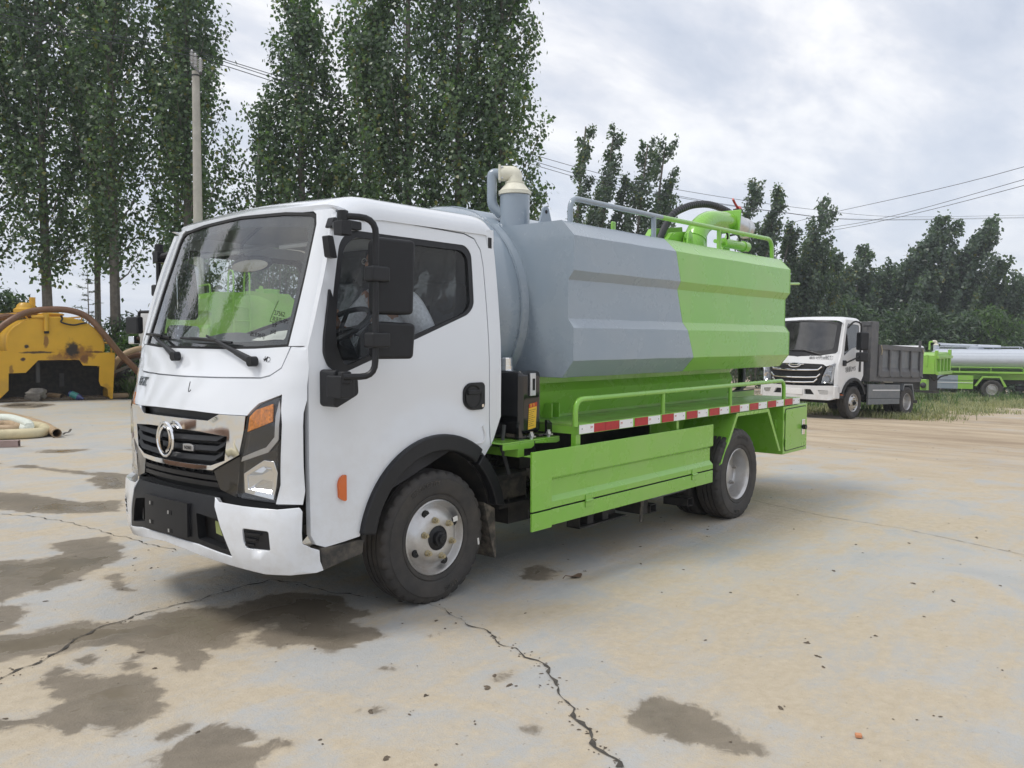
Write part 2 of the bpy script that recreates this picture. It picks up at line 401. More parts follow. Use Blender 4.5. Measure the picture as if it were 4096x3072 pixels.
# --- roof shell
def roofpt(a, q, off):
    d = a; e = min(max(abs(d) - .70, 0) / .125, .9999); drop = .012 * (d / .8) ** 2 + (.125 - off) * (1 - math.sqrt(1 - e * e))
    xf = -.668 + .07 * d * d + .05 * e * e; x = xf + (.552 - xf) * q
    t = min(1, (x - xf) / .24); r = max(0, (x - .47) / .082)
    z = 2.205 - .012 * abs(d) + .074 * (1 - (1 - t) ** 2) - .035 * r * r - drop * (.35 + .65 * min(1, t * 2.5)) - off
    return Vector((x, YC + d * (1 - off), z))
def roofgrid(b, off, flip=False):
    A = [-.825, -.8235, -.819, -.811, -.80, -.785, -.765, -.74, -.705, -.5, -.3, -.1, .1, .3, .5, .705, .74, .765, .785, .80, .811, .819, .8235, .825]
    Q = [0, .02, .05, .1, .15, .2, .26, .33, .45, .6, .75, .86, .92, .96, .985, 1]
    g = [[b.v(roofpt(a, q, off)) for q in Q] for a in A]
    for i in range(len(A) - 1):
        for j in range(len(Q) - 1): b._f([g[i][j], g[i + 1][j], g[i + 1][j + 1], g[i][j + 1]])
    return g
g0 = roofgrid(cab, 0); g1 = roofgrid(cab, .03)
for a, b_ in ((g0[0], g1[0]), (g0[-1], g1[-1]), ([r[0] for r in g0], [r[0] for r in g1]), ([r[-1] for r in g0], [r[-1] for r in g1])):
    for k in range(len(a) - 1): cab._f([a[k], a[k + 1], b_[k + 1], b_[k]])
# --- side frames: gutter rail over the door, B pillar, lower rear corner
for s in (1, -1):
    rail = [(-.655, 2.168), (-.60, 2.150), (-.50, 2.150), (.30, 2.128), (.385, 2.105), (.432, 2.04), (.444, 1.95), (.452, 1.32), (.452, .86), (.49, .905), (.553, 1.03), (.556, 1.5), (.553, 2.0), (.548, 2.10), (.52, 2.16), (.40, 2.168), (-.3, 2.168)]
    cab.sheet(rail, [], SM(s), .03, .12)
cab.box((.525, .06, 1.0), (.545, 2 * YC - .06, 2.15)); cab.box((.525, .15, 2.15), (.545, 2 * YC - .15, 2.24))
for y in (.062, 2 * YC - .122): cab.box((.490, y, 2.05), (.5505, y + .06, 2.168))
body = cab.make('cab_body', 'white', T, bevel=.004, ang=32)
B().sheet([(-.60, 1.30), (.60, 1.30), (.60, 1.137), (-.60, 1.137)], [], FM(.03), .01, .1).make('grille_backing', 'gap', body)
o = B()
def lin(u, v, d): return Vector((FP(u, v).x - .0015 - d, FP(u, v).y, v))
# badge letters D F A C in square strokes on the far side of the bonnet
b = B(); cu = .60
for k, strokes in enumerate(([(0, 0, .25, 1), (0, .8, 1, 1), (0, 0, 1, .2), (.75, 0, 1, 1), (.25, .4, .5, .6)], [(0, 0, .25, 1), (0, .8, 1, 1), (0, .38, .8, .6)], [(0, .8, 1, 1), (.75, 0, 1, 1), (0, .38, .8, .58), (0, 0, .25, .58)], [(0, 0, .25, 1), (0, .8, 1, 1), (0, 0, 1, .2)])):
    for (a0, b0, a1, b1) in strokes:
        u0 = cu - k * .043 - a0 * .034; u1 = cu - k * .043 - a1 * .034; z0 = 1.228 + b0 * .05; z1 = 1.228 + b1 * .05
        b.sheet([(u0, z0), (u1, z0), (u1, z1), (u0, z1)], [], FM(-.006), .006, .5)
b.make('badge_lettering', 'letters', body, label='dark chrome letters DFAC on the bonnet')
def scrawl(pts, wd, name, parent, m='ink', base=-.0014):
    o_ = B(); f_ = FM(base); o_.tube([f_(u, z, 0) for u, z in pts], wd, 4); return o_.make(name, m, parent)
rs_ = random.Random(3)
for k in range(3):
    c_ = (-.597 - .016 * k, 1.401 - .004 * k); scrawl([(c_[0] + rs_.uniform(-.014, .014), c_[1] + rs_.uniform(-.016, .016)) for _ in range(9)], .0016, 'marker_scribble', body)
scrawl([(-.087, 1.272), (-.096, 1.245), (-.108, 1.222), (-.118, 1.222), (-.124, 1.232)], .002, 'marker_tick', body)
# --- windscreen
ws = [(-.727, 1.468), (-.5, 1.457), (-.25, 1.453), (0, 1.452), (.25, 1.453), (.5, 1.457), (.727, 1.468), (.740, 1.8), (.742, 2.09), (.728, 2.132), (.69, 2.150), (.45, 2.172), (0, 2.186), (-.45, 2.172), (-.69, 2.150), (-.728, 2.132), (-.742, 2.09), (-.740, 1.8)]
wo = B().sheet(ws, [], FM(.012), 0, .09).make('windscreen', 'windscreen', T, fix=False)
inn = [(-.685, 1.498), (0, 1.480), (.685, 1.498), (.690, 2.085), (0, 2.135), (-.690, 2.085)]
B().sheet(ws, [rnd(inn, [.03, .2, .03, .08, .2, .08])], FM(.0175), .002, .09).make('windscreen_border', 'plastic', wo)
o2 = [(u * 1.012, z + (.008 if z > 1.8 else -.008)) for u, z in ws]
B().sheet(o2, [[(u * .985, z + (-.008 if z > 1.8 else .008)) for u, z in ws]], FM(.006), .012, .09).make('windscreen_seal', 'gap', wo)
b = B()
for tx, u, z, sz in (('27562', -.607, 1.632, .034), ('清洗吸污', -.611, 1.600, .026), ('k9', -.588, 1.574, .034), ('y18', -.592, 1.541, .03), ('25.9.20号', -.48, 1.522, .032), ('力', -.668, 1.592, .03)):
    b.text(tx, sz, lambda p, q, d, u=u, z=z: FM(.0105 - d)(u - p + .18 * q, z + q - .15 * p, 0), .0006)
b.make('marker_writing', 'ink', wo)
scrawl([(-.575, 1.700), (-.562, 1.66), (-.550, 1.615), (-.548, 1.594), (-.575, 1.590), (-.60, 1.591)], .0016, 'marker_line', wo, 'ink', .0100)
for k, (pv, el, b0, b1) in enumerate((((.139, 1.388), (.545, 1.508), (.70, 1.520), (.322, 1.500)), ((-.551, 1.376), (-.109, 1.505), (.180, 1.498), (-.334, 1.474)))):
    f = FM(-.035); f2 = FM(-.022)
    P0 = f(*pv, 0); P1 = f(*el, 0); b = B(); m = P0.lerp(P1, .35)
    b.tube([P0 + Vector((.02, 0, 0)), P0 + Vector((-.022, 0, 0))], .026, 14)
    b.tube([P0, m], .02, 8, rs=[.022, .016]); b.tube([m, P1], .013, 8, rs=[.014, .007])
    wp = b.make('wiper', 'plastic', body, bevel=.002)
    b = B(); Q = [f2(b0[0] + (b1[0] - b0[0]) * t, b0[1] + (b1[1] - b0[1]) * t, 0) for t in (0, .25, .5, .75, 1)]
    b.tube(Q, .008, 6); b.tube([Q[1] + Vector((-.012, 0, .006)), Q[2] + Vector((-.018, 0, .008)), Q[3] + Vector((-.012, 0, .006))], .007, 6)
    b.make('wiper_blade', 'plastic', wp)
# --- grille
h = [(-.336, 1.084), (-.417, 1.120), (-.588, 1.119), (-.575, 1.038), (-.545, .922), (-.36, .832), (-.2, .827)]
oc = [(0, 1.086)] + h + [(0, .826)] + [(-u, z) for u, z in h[::-1]]
hh = [(-.25, 1.026), (-.472, 1.012), (-.452, .888), (-.35, .856), (-.2, .852)]
ic = [(0, 1.03)] + hh + [(0, .851)] + [(-u, z) for u, z in hh[::-1]]
gr = B().sheet([(-.60, 1.125), (.60, 1.125), (.60, .80), (-.60, .80)], [], FM(.035), .02, .12).make('grille', 'plastic', T)
B().sheet(oc, [ic], FM(-.012), .03, .06).make('grille_chrome_frame', 'chrome', gr, bevel=.004)
for z0, w0 in ((.995, .462), (.945, .455), (.895, .440)):
    b = B()
    for s in (-1, 1):
        prev = None
        for u in (.0, .1, .2, .3, w0 - .06, w0):
            zz = z0 + (.030 if u == w0 else (0 if u < .3 else .0)) - .012 * (1 - u / .46)
            c0 = FM(.0)(s * u, zz + .014, 0); c1 = FM(-.012)(s * u, zz - .010, 0); c2 = FM(.035)(s * u, zz - .02, 0); c3 = FM(.035)(s * u, zz + .02, 0)
            cur = [b.v(c) for c in (c3, c0, c1, c2)]
            if prev:
                for k in range(4): b._f([prev[k], prev[(k + 1) % 4], cur[(k + 1) % 4], cur[k]])
            prev = cur
        b._f(prev)
    b.make('grille_slat', 'plastic', gr)
b = B(); c = FP(0, .967); cx = c.x - .035
n = 40; R1, R2 = .094, .082
ring = [(cx - .004, YC + .081 * cos(2 * pi * k / n), .967 + .088 * sin(2 * pi * k / n)) for k in range(n + 1)]
b.tube(ring, .0085, 10, cap=False)
for s in (1, -1):       # two crescent wings, one turned half round from the other
    q = arc((0, 0), .066, 92, 258, 14) + [(.018 + .066 * cos(RD(t_)), .004 + .064 * sin(RD(t_))) for t_ in np.linspace(245, 112, 12)]
    b.prism([(YC + s * float(u), .967 + s * float(w_) * 1.08) for u, w_ in q], 0, cx - .010, cx + .006)
b.make('grille_emblem', 'chrome', gr)
bg = B(); bg.sheet([(-.130, .952), (-.190, .956), (-.222, .948), (-.222, .920), (-.130, .918)], [], FM(-.016), .012, .5); bg.make('grille_badge', 'alu', gr, bevel=.002)
B().text('N280', .026, lambda p, q, d: FM(-.0175 - d)(-.176 - p, .934 + q, 0), .001).make('badge_lettering', 'ink', gr)
B().sheet([(-.6, .835), (.6, .835), (.55, .71), (-.55, .71)], [], FM(.06), .02, .15).make('lower_grille', 'gap', gr)
b = B()
for z0 in (.79, .755):
    b.sheet([(-.43, z0 + .012), (.43, z0 + .012), (.41, z0 - .012), (-.41, z0 - .012)], [], FM(.0), .05, .1)
for u in np.arange(-.4, .41, .08): b.box(tuple(FP(u, .8) + Vector((.02, -.004, -.01))), tuple(FP(u, .8) + Vector((.04, .004, .02))))
b.make('lower_grille_bar', 'plastic', gr)
for s in (1, -1):
    b = B(); b.sheet([(s * u, z) for u, z in ((-.545, .915), (-.36, .825), (-.40, .735), (-.52, .705))], [], FM(-.002), .02, .08); b.make('grille_side_cheek', 'gloss', gr)
# --- headlights
for s in (1, -1):
    f = lambda L_: [(s * u, z) for u, z in L_]
    hl = B().sheet(f([(-.748, 1.226), (-.771, 1.082), (-.758, .785), (-.744, .697), (-.532, .705), (-.512, .728), (-.548, .905), (-.592, 1.116), (-.607, 1.139), (-.64, 1.177)]), [f([(-.720, .872), (-.730, .842), (-.714, .736), (-.583, .753), (-.583, .822), (-.675, .874)])], FM(.014), .05, .07).make('headlight', 'gloss', T)
    B().sheet(f([(-.716, 1.183), (-.728, 1.095), (-.588, 1.038), (-.604, 1.117), (-.634, 1.150)]), [], FM(-.001), .012, .5).make('turn_signal_lens', 'amber', hl, bevel=.003)
    B().sheet(f([(-.742, 1.20), (-.762, 1.15), (-.756, 1.007), (-.703, .943), (-.548, .888), (-.556, .912), (-.693, .968), (-.736, 1.02), (-.742, 1.12)]), [], FM(.002), .01, .06).make('daytime_running_strip', 'steel', hl)
    zo = f([(-.735, .900), (-.750, .844), (-.728, .708), (-.562, .733), (-.564, .830), (-.685, .905)]); zi = f([(-.718, .870), (-.728, .842), (-.712, .738), (-.585, .755), (-.585, .820), (-.675, .872)])
    B().sheet(zo, [zi], FM(-.004), .018, .06).make('lamp_bezel', 'chrome', hl, bevel=.003)
    b = B(); cen = np.mean(np.array(zi), 0); fo = FM(.002); fi = FM(.055)
    inn_ = [(cen[0] + (u - cen[0]) * .45, cen[1] + (z - cen[1]) * .4) for u, z in zi]
    for k in range(len(zi)):
        a0, a1 = zi[k], zi[(k + 1) % len(zi)]; c0, c1 = inn_[k], inn_[(k + 1) % len(zi)]
        b._f([b.v(fo(*a0, 0)), b.v(fo(*a1, 0)), b.v(fi(*c1, 0)), b.v(fi(*c0, 0))])
    b._f([b.v(fi(*q, 0)) for q in inn_]); b.make('lamp_reflector', 'chrome', hl, smooth=False)
    B().sheet(f([(-.744, 1.216), (-.766, 1.082), (-.752, .785), (-.74, .703), (-.536, .709), (-.518, .728), (-.554, .905), (-.598, 1.116), (-.612, 1.137), (-.642, 1.172)]), [], FM(-.010), 0, .07).make('headlight_cover', 'lensglass', hl)
# --- bumper
bk = [(-.40, .706), (-.53, .418), (-.3, .452), (0, .462)]
bkp = [(0, .712)] + bk[:3] + [bk[3]] + [(-u, z) for u, z in bk[2::-1]]
wh = [(-.425, .703), (-.445, .683), (-.6, .676), (-.785, .672), (-.862, .680), (-.872, .66), (-.872, .50), (-.884, .475), (-.925, .455), (-.925, .348), (-.884, .344), (-.70, .337), (-.44, .372), (-.2, .405)]
# white bumper: U shape around the black centre
outer = [(-.405, .704)] + wh[1:] + [(0, .418)] + [(-u, z) for u, z in wh[:0:-1]] + [(.405, .704), (.533, .416), (.3, .450), (0, .460), (-.3, .450), (-.533, .416)]
fog = [(-.609, .566), (-.749, .561), (-.752, .465), (-.63, .468), (-.612, .50)]
fogs = [rnd(fog, .012), rnd([(-u, z) for u, z in fog], .012)]
bp_ = B().sheet(outer, fogs, BM(), .035, .05)
bu = bp_.make('front_bumper', 'white', T, bevel=.010, ang=38, seg=3)
ho = [rnd([(-.29, .612), (-.455, .592), (-.505, .445), (-.30, .478)], .012), rnd([(.24, .625), (.40, .60), (.47, .455), (.25, .49)], .012)]
bc = B().sheet(bkp, ho, BM(.004), .05, .06).make('bumper_centre_panel', 'plastic', bu, bevel=.006)
B().sheet([(-.52, .64), (.5, .64), (.55, .44), (-.56, .42)], [], BM(.075), .01, .1).make('bumper_beam', 'dark', bu)
b = B(); b.sheet(rnd([(-.24, .655), (.20, .655), (.20, .478), (-.24, .478)], .01), [], BM(-.016), .03, .08); b.make('number_plate_base', 'plastic', bu, bevel=.004)
for u, z in ((.115, .615), (-.085, .590), (.115, .515), (-.085, .495)):
    B().sheet([(u - .02, z - .011), (u + .004, z - .011), (u + .004, z + .011), (u - .02, z + .011)], [], BM(-.0175), .002, .5).make('plate_slot', 'gap', bu)
    B().sheet([(u + .005, z - .009), (u + .018, z - .009), (u + .018, z + .009), (u + .005, z + .009)], [], BM(-.019), .003, .5).make('plate_clip', 'alu', bu)
B().sheet([(-.38, .575), (-.445, .565), (-.455, .49), (-.385, .505)], [], BM(.05), .004, .5).make('tow_cover', mat('olive_film', (.36, .42, .14), .3, coat=.4), bu)
b = B().tube([BM(.06)(.36, .56, 0), BM(.06)(.34, .55, 0), BM(.05)(.30, .555, 0)], .014, 8).tube([BM(.06)(.33, .52, 0), BM(.05)(.30, .515, 0)], .012, 8).make('tow_hook', 'iron', bu)
for s in (1, -1):
    b = B(); b.sheet([(s * u, z) for u, z in rnd(fog, .012)], [], BM(.012), .02, .5)
    vb = b.make('fog_lamp_blank', 'plastic', bu)
    for k in range(3):
        z = .545 - .028 * k; b = B(); b.sheet([(s * u, q) for u, q in ((-.622, z + .004), (-.71 + .02 * k, z), (-.70 + .02 * k, z - .008), (-.622, z - .008))], [], BM(-.002), .016, .5); b.make('slat', 'plastic', vb, bevel=.002)
    y0 = -.004 if s > 0 else 2 * YC - .10
    B().hexa([(-.795, y0 + .004, .345), (-.53, y0 + .01, .385), (-.50, y0 + .10, .385), (-.795, y0 + .10, .345)], [(-.80, y0, .462), (-.53, y0, .462), (-.50, y0 + .10, .465), (-.80, y0 + .10, .465)]).make('door_step_panel', 'dustyplastic', T, bevel=.008)
B().sheet([(-.84, .72), (.84, .72), (.84, .62), (-.84, .62)], [], FM(.045), .02, .12).make('bumper_gap_filler', 'gap', bu)
# --- doors
gapx = lambda z: -.842 + (.0 if z < 1.46 else .205 * ((z - 1.46) / .70) ** 1.1)
for s in (1, -1):
    dl = [(gapx(2.13) + .012, 2.145), (-.5, 2.143), (.295, 2.121), (.378, 2.098), (.424, 2.035), (.436, 1.95), (.444, 1.32), (.444, .86)]
    dl += arc((0, .385), .575, 47, 170, 16)
    dl += [(-.77, .462), (-.815, .480), (-.838, .53), (gapx(.9), .9), (gapx(1.3), 1.3), (gapx(1.46), 1.46), (gapx(1.7), 1.7), (gapx(1.95), 1.95)]
    wn = rnd([(-.742, 1.41), (-.665, 1.325), (.28, 1.648), (.335, 1.70), (.345, 2.01), (.30, 2.056), (-.55, 2.062), (-.632, 2.00), (-.70, 1.72)], [.05, .03, .03, .05, .04, .04, .04, .05, .1])
    dr = B().sheet(dl, [wn], SM(s), .035, .07).make('door', 'white', T, bevel=.004, ang=30)
    cxy = (-.17, 1.72)
    ins = [(cxy[0] + (x - cxy[0]) * .935, cxy[1] + (z - cxy[1]) * .90) for x, z in wn]; ous = [(cxy[0] + (x - cxy[0]) * 1.012, cxy[1] + (z - cxy[1]) * 1.016) for x, z in wn]
    B().sheet(ous, [ins], SM(s, .004), .02, .1).make('window_seal', 'plastic', dr)
    B().sheet([(cxy[0] + (x - cxy[0]) * .97, cxy[1] + (z - cxy[1]) * .97) for x, z in wn], [], SM(s, .016), 0, .2).make('door_window', 'sideglass', dr, fix=(s > 0))
    B().sheet([(-.80, 1.30), (-.35, 1.42), (.30, 1.60), (.42, 1.32), (.42, .95), (-.55, .60), (-.80, .60)], [], SM(s, .055), .03, .2).make('door_inner_panel', 'seat', dr)
    if s < 0: continue
    B().sheet(rnd([(-.725, 1.758), (-.705, 1.70), (-.70, 1.46), (-.635, 1.325), (-.70, 1.335), (-.75, 1.365), (-.775, 1.43), (-.77, 1.5)], .02), [], SM(1, -.014), .02, .07).make('window_corner_trim', 'plastic', dr, bevel=.004)
    hd = B().sheet(rnd([(.215, 1.215), (.26, 1.247), (.38, 1.247), (.398, 1.23), (.398, 1.105), (.38, 1.085), (.27, 1.085), (.215, 1.125)], .03), [], SM(1, -.010), .012, .5).make('door_handle', 'plastic', dr, bevel=.004)
    b = B().lathe([(.001, -.004), (.058, -.004), (.066, -.012), (.070, -.012)], (.295, -.004, 1.165), 'y', 24); b.make('handle_cup', 'gap', hd)
    B().box((.245, -.022, 1.178), (.35, -.012, 1.205)).make('handle_lever', 'plastic', hd, bevel=.006)
    B().cyl((.372, -.008, 1.108), (.372, -.018, 1.108), .010, 12).make('lock_cylinder', 'chrome', hd)
    B().sheet(rnd([(-.668, .815), (-.650, .815), (-.650, .682), (-.668, .682), (-.695, .70), (-.70, .77), (-.69, .80)], .012), [], SM(1, -.016), .016, .5).make('side_marker_lamp', 'orange', dr, bevel=.005)
    B().tube(path([(.22, -.005, .905), (.30, -.012, .885), (.38, -.012, .885), (.40, -.012, .93), (.385, -.005, .985)], .03), .008, 8).make('wire_loop', 'white2', dr)
B().box((.5, .045, .94), (.556, .13, .965)).make('cab_corner_bracket', 'white', body)
# --- mirrors (near side and its mirror image)
def mirror_set(s, dx=0.):
    Y = lambda y: y if s > 0 else 2 * YC - y
    P = lambda x, y, z: (x + dx, Y(y), z); hx = -.02 if s > 0 else -.16; k0 = 0. if s > 0 else hx + .055
    b = B(); b.tube(path([P(-.80, -.17, 2.085), P(-.645 + k0, -.245, 2.085), P(-.655 + k0, -.245, 1.32), P(-.79, -.17, 1.32)], .09), .016, 10)
    arm = b.make('mirror_arm', 'plastic', T)
    b = B(); b.prism(rnd([(-.70 + dx, 2.058), (-.50 + dx, 2.062), (-.50 + dx, 2.105), (-.68 + dx, 2.112)], .01), 1, Y(.035), Y(.085)); b.box(tuple(P(-.815, -.20, 1.995)), tuple(P(-.755, -.135, 2.062)))
    b.tube([P(-.785, -.168, 2.04), P(-.785, -.168, 2.112)], .027, 12); b.tube([P(-.785, -.15, 2.03), P(-.66, .05, 2.075)], .022, 8); b.prism(rnd([(-.76 + dx, 2.01), (-.725 + dx, 2.01), (-.70 + dx, 1.90), (-.745 + dx, 1.905)], .01), 1, Y(-.02), Y(.03)); b.make('mirror_upper_bracket', 'plastic', arm, bevel=.006)
    b = B(); b.prism(rnd([(-.79 + dx, 1.345), (-.765 + dx, 1.355), (-.735 + dx, 1.335), (-.64 + dx, 1.31), (-.635 + dx, 1.225), (-.77 + dx, 1.165), (-.79 + dx, 1.18)], .02), 1, Y(-.10), Y(.03)); b.tube([P(-.765, -.15, 1.285), P(-.765, -.15, 1.345)], .032, 12); b.box(tuple(P(-.80, -.165, 1.215)), tuple(P(-.715, -.05, 1.325)))
    b.make('mirror_lower_bracket', 'plastic', arm, bevel=.008)
    for z0, z1, nm in ((1.625, 2.008, 'main_mirror'), (1.402, 1.592, 'wide_angle_mirror')):
        q = rnd([(-.585 + hx + dx, z0), (-.375 + hx + dx, z0), (-.362 + hx + dx, z1 - .01), (-.59 + hx + dx, z1)], [.03, .025, .03, .05])
        hs = B(); hs.prism(q, 1, Y(-.215), Y(-.125)); # housing seen from behind, glass faces rearwards
        # rotate housing so its glass looks back along the truck
        R = Matrix.Rotation(RD(-22 if s > 0 else 22), 3, 'Z'); c = Vector(P(-.60 + hx + .115, -.20, 0))
        for v in hs.bm.verts: v.co = R @ (v.co - c) + c
        ho_ = hs.make(nm, 'plastic', arm, bevel=.018, seg=3)
        g = B(); qq = [(x * .94 - .028, z0 + (z - z0) * .93 + .012) for x, z in q]; g.prism(qq, 1, Y(-.127), Y(-.121))
        for v in g.bm.verts: v.co = R @ (v.co - c) + c
        zc = (z0 + z1) / 2
        k = B(); k.box(tuple(P(-.690 + k0, -.272, zc - .038)), tuple(P(-.575 + k0, -.20, zc + .038))); k.make('mirror_clamp', 'plastic', arm, bevel=.012)
        g.make('mirror_pane', 'mirrorglass', ho_)
    return arm
mirror_set(1); mirror_set(-1, .17)
b = B(); b.box((-.79, 1.90, 1.53), (-.745, 2.06, 1.64)); fm_ = b.make('front_view_mirror', 'plastic', T, bevel=.012)
B().tube(path([(-.75, 1.95, 1.635), (-.75, 1.95, 1.67), (-.72, 1.83, 1.67), (-.72, 1.76, 1.60)], .03), .010, 8).make('mirror_stay', 'plastic', fm_)
B().box((-.80, 1.93, 1.465), (-.755, 2.0, 1.515)).make('mirror_pane', 'chrome', fm_, bevel=.004)
# --- wheel arch flares, mudguard, mudflap
for s in (1, -1):
    Y0, Y1 = (-.045, .04) if s > 0 else (2 * YC - .04, 2 * YC + .045)
    q = arc((0, .385), .582, 53, 169, 22) + arc((0, .385), .488, 169, 53, 22)
    fl_ = B().prism(q, 1, Y0, Y1).make('wheel_arch_flare', 'plastic', T, bevel=.012, seg=3)
    q = arc((0, .385), .565, 10, 50, 10) + arc((0, .385), .49, 50, 13, 10)
    B().prism(q, 1, Y0 + .01, Y1 - .015).make('rear_mudguard', 'plastic', T, bevel=.008)
    yi = (.04, .42) if s > 0 else (2 * YC - .42, 2 * YC - .04)
    q = arc((0, .385), .52, 0, 175, 20) + arc((0, .385), .49, 175, 0, 20)
    B().prism(q, 1, *yi).make('wheel_well', 'dark', T)
    yf = (.0, .22) if s > 0 else (2 * YC - .22, 2 * YC)
    B().prism([(.40, .52), (.50, .47), (.515, .165), (.50, .16)], 1, *yf).make('mudflap', 'mudflap', T, bevel=.003)
# --- cab interior
b = B(); b.box((-.80, .08, .95), (.53, 1.69, .99)); b.box((-.86, .10, .80), (-.78, 1.67, 1.40)); b.box((.50, .06, 1.0), (.532, 1.71, 2.12)); b.make('cab_floor', 'seat', T)
b = B(); g = []
for i, x in enumerate(np.linspace(-.86, -.34, 12)):
    row = []
    for y in np.linspace(.12, 1.65, 36):
        t = i / 11; u = y - YC
        z = 1.47 - .03 * abs(u) + .045 * sin(pi * min(t * 1.5, 1)) * (1 + .5 * math.exp(-((y - .42) / .16) ** 2) + .55 * math.exp(-((y - .95) / .2) ** 2) + .2 * math.exp(-((y - 1.4) / .14) ** 2)) - (.22 * max(0, t - .72) / .28)
        row.append(b.v((max(x, Xf(u, 1.47) + .035), y, z)))
    g.append(row)
for i in range(11):
    for j in range(35): b._f([g[i][j], g[i + 1][j], g[i + 1][j + 1], g[i][j + 1]])
b.box((-.80, .12, 1.05), (-.40, 1.65, 1.26)); b.make('dashboard', 'dash', T, ang=60)
def seat(y, wd):
    st = B().box((-.18, y - wd / 2, 1.05), (.36, y + wd / 2, 1.24)).make('seat', 'seat', T, bevel=.05, seg=3)
    R = Matrix.Rotation(RD(10), 3, 'Y'); B().box((.30, y - wd / 2, 1.22), (.42, y + wd / 2, 1.86), R, (.36, y, 1.22)).make('seat_back', 'seat', st, bevel=.05, seg=3)
    B().box((.40, y - .14, 1.87), (.49, y + .14, 2.07), R, (.44, y, 1.87)).make('headrest', 'seat', st, bevel=.04, seg=3)
    # loose protective film over the back
    f_ = B(); rows = []
    for i in range(9):
        z = 1.30 + .10 * i; rows.append([f_.v((.285 + .17 * (z - 1.22) * .9 - .012 + .02 * sin(9 * z + 23 * yy), yy, z)) for yy in np.linspace(y - wd / 2 - .015, y + wd / 2 + .015, 14)])
    for a, c in zip(rows, rows[1:]):
        for k in range(13): f_._f([a[k], a[k + 1], c[k + 1], c[k]])
    f_.make('seat_film', 'film', st, ang=80)
seat(.46, .46); seat(1.31, .44)
b = B(); R = Matrix.Rotation(RD(-32), 3, 'Y'); C0 = Vector((-.33, .46, 1.57))
rim_ = [C0 + R @ Vector((.20 * cos(a), .20 * sin(a), 0)) for a in np.linspace(0, 2 * pi, 33)]; b.tube(rim_, .016, 8, cap=False)
for a in (.5, 2.6, 4.7): b.tube([C0 + R @ Vector((0, 0, -.03)), C0 + R @ Vector((.2 * cos(a), .2 * sin(a), 0))], .014, 6)
b.tube([C0 + R @ Vector((0, 0, -.02)), C0 + R @ Vector((-.02, 0, -.32))], .04, 10); b.make('steering_wheel', 'plastic', T)
b = B(); b.sphere((0, 0, 0), 1, 18, 10, (.018, .215, .05)); 
for v in b.bm.verts: v.co += Vector((-.50, 1.046, 1.945))
rm = b.make('interior_mirror', 'plastic', T)
B().tube(spline([(-.50, .83, 2.205), (-.52, .95, 2.14), (-.53, 1.10, 2.06), (-.51, 1.12, 1.985)]), .010, 8).make('mirror_stem', 'plastic', rm)
b = B(); b.sphere((0, 0, 0), 1, 18, 10, (.006, .195, .036))
for v in b.bm.verts: v.co += Vector((-.519, 1.046, 1.932))
b.make('mirror_pane', mat('painted_beige_reflection', (.45, .40, .32), .15, coat=.5), rm)  # beige stands for the reflection seen in the mirror, painted as colour
hl_ = B(); roofgrid(hl_, .05); hl_.make('headliner', 'trim', T)
for y in (.46, 1.30):
    B().box((-.57, y - .22, 2.03), (-.30, y + .22, 2.055), Matrix.Rotation(RD(-14), 3, 'Y')).make('sun_visor', 'trim', T, bevel=.01)
# ---------------------------------------------------------------- tank
TY, TZ, TA_, TB_ = .87, 1.715, .71, .718
def ell(x, k=1., n=56): return [(x, TY + TA_ * k * cos(2 * pi * i / n), TZ + TB_ * k * sin(2 * pi * i / n)) for i in range(n)]
def ellloft(rings, caps=(0, 0)):
    b = B(); R = [[b.v(p) for p in ell(x, k)] for x, k in rings]
    for a, c in zip(R, R[1:]):
        for i in range(56): b._f([a[i], a[(i + 1) % 56], c[(i + 1) % 56], c[i]])
    if caps[0]: b._f(R[0][::-1])
    if caps[1]: b._f(R[-1])
    return b
tank = ellloft([(.610, .02), (.612, .2), (.622, .45), (.650, .68), (.70, .84), (.76, .935), (.83, .985), (.90, 1.0), (.93, 1.0), (.934, .994), (.942, .994), (.946, 1.0), (2.34, 1.0)], (1, 0)).make('tank', 'grey', T, ang=50)
ellloft([(2.341, 1.0), (4.45, 1.0), (4.52, .97), (4.56, .85), (4.58, .5), (4.585, .05)], (0, 1)).make('tank_rear_shell', 'green', T, ang=50)
def weldring(x, k, r):
    b = B(); b.tube([(x + random.uniform(-.003, .003), TY + TA_ * k * cos(a), TZ + TB_ * k * sin(a)) for a in np.linspace(0, 2 * pi, 181)], r, 5, cap=False); return b
weldring(.938, 1.0, .006).make('weld_seam', 'grey', tank)
b = B(); b.tube([(1.027, TY + TA_ * 1.004 * cos(a) + random.uniform(-.002, .002), TZ + TB_ * 1.004 * sin(a) + random.uniform(-.002, .002)) for a in np.linspace(RD(128), RD(232), 90)], .009, 5); b.make('weld_seam', 'grey', tank)
PR = [(.41, 2.262), (-.10, 2.265), (-.20, 2.165), (-.20, 1.945), (-.155, 1.888), (-.155, 1.638), (-.20, 1.578), (-.20, 1.368), (-.112, 1.258), (.30, 1.257)]
SPX = [2.29, 2.308, 2.316, 2.388, 2.418, 2.505, 2.509, 2.607, 2.594, 2.594]
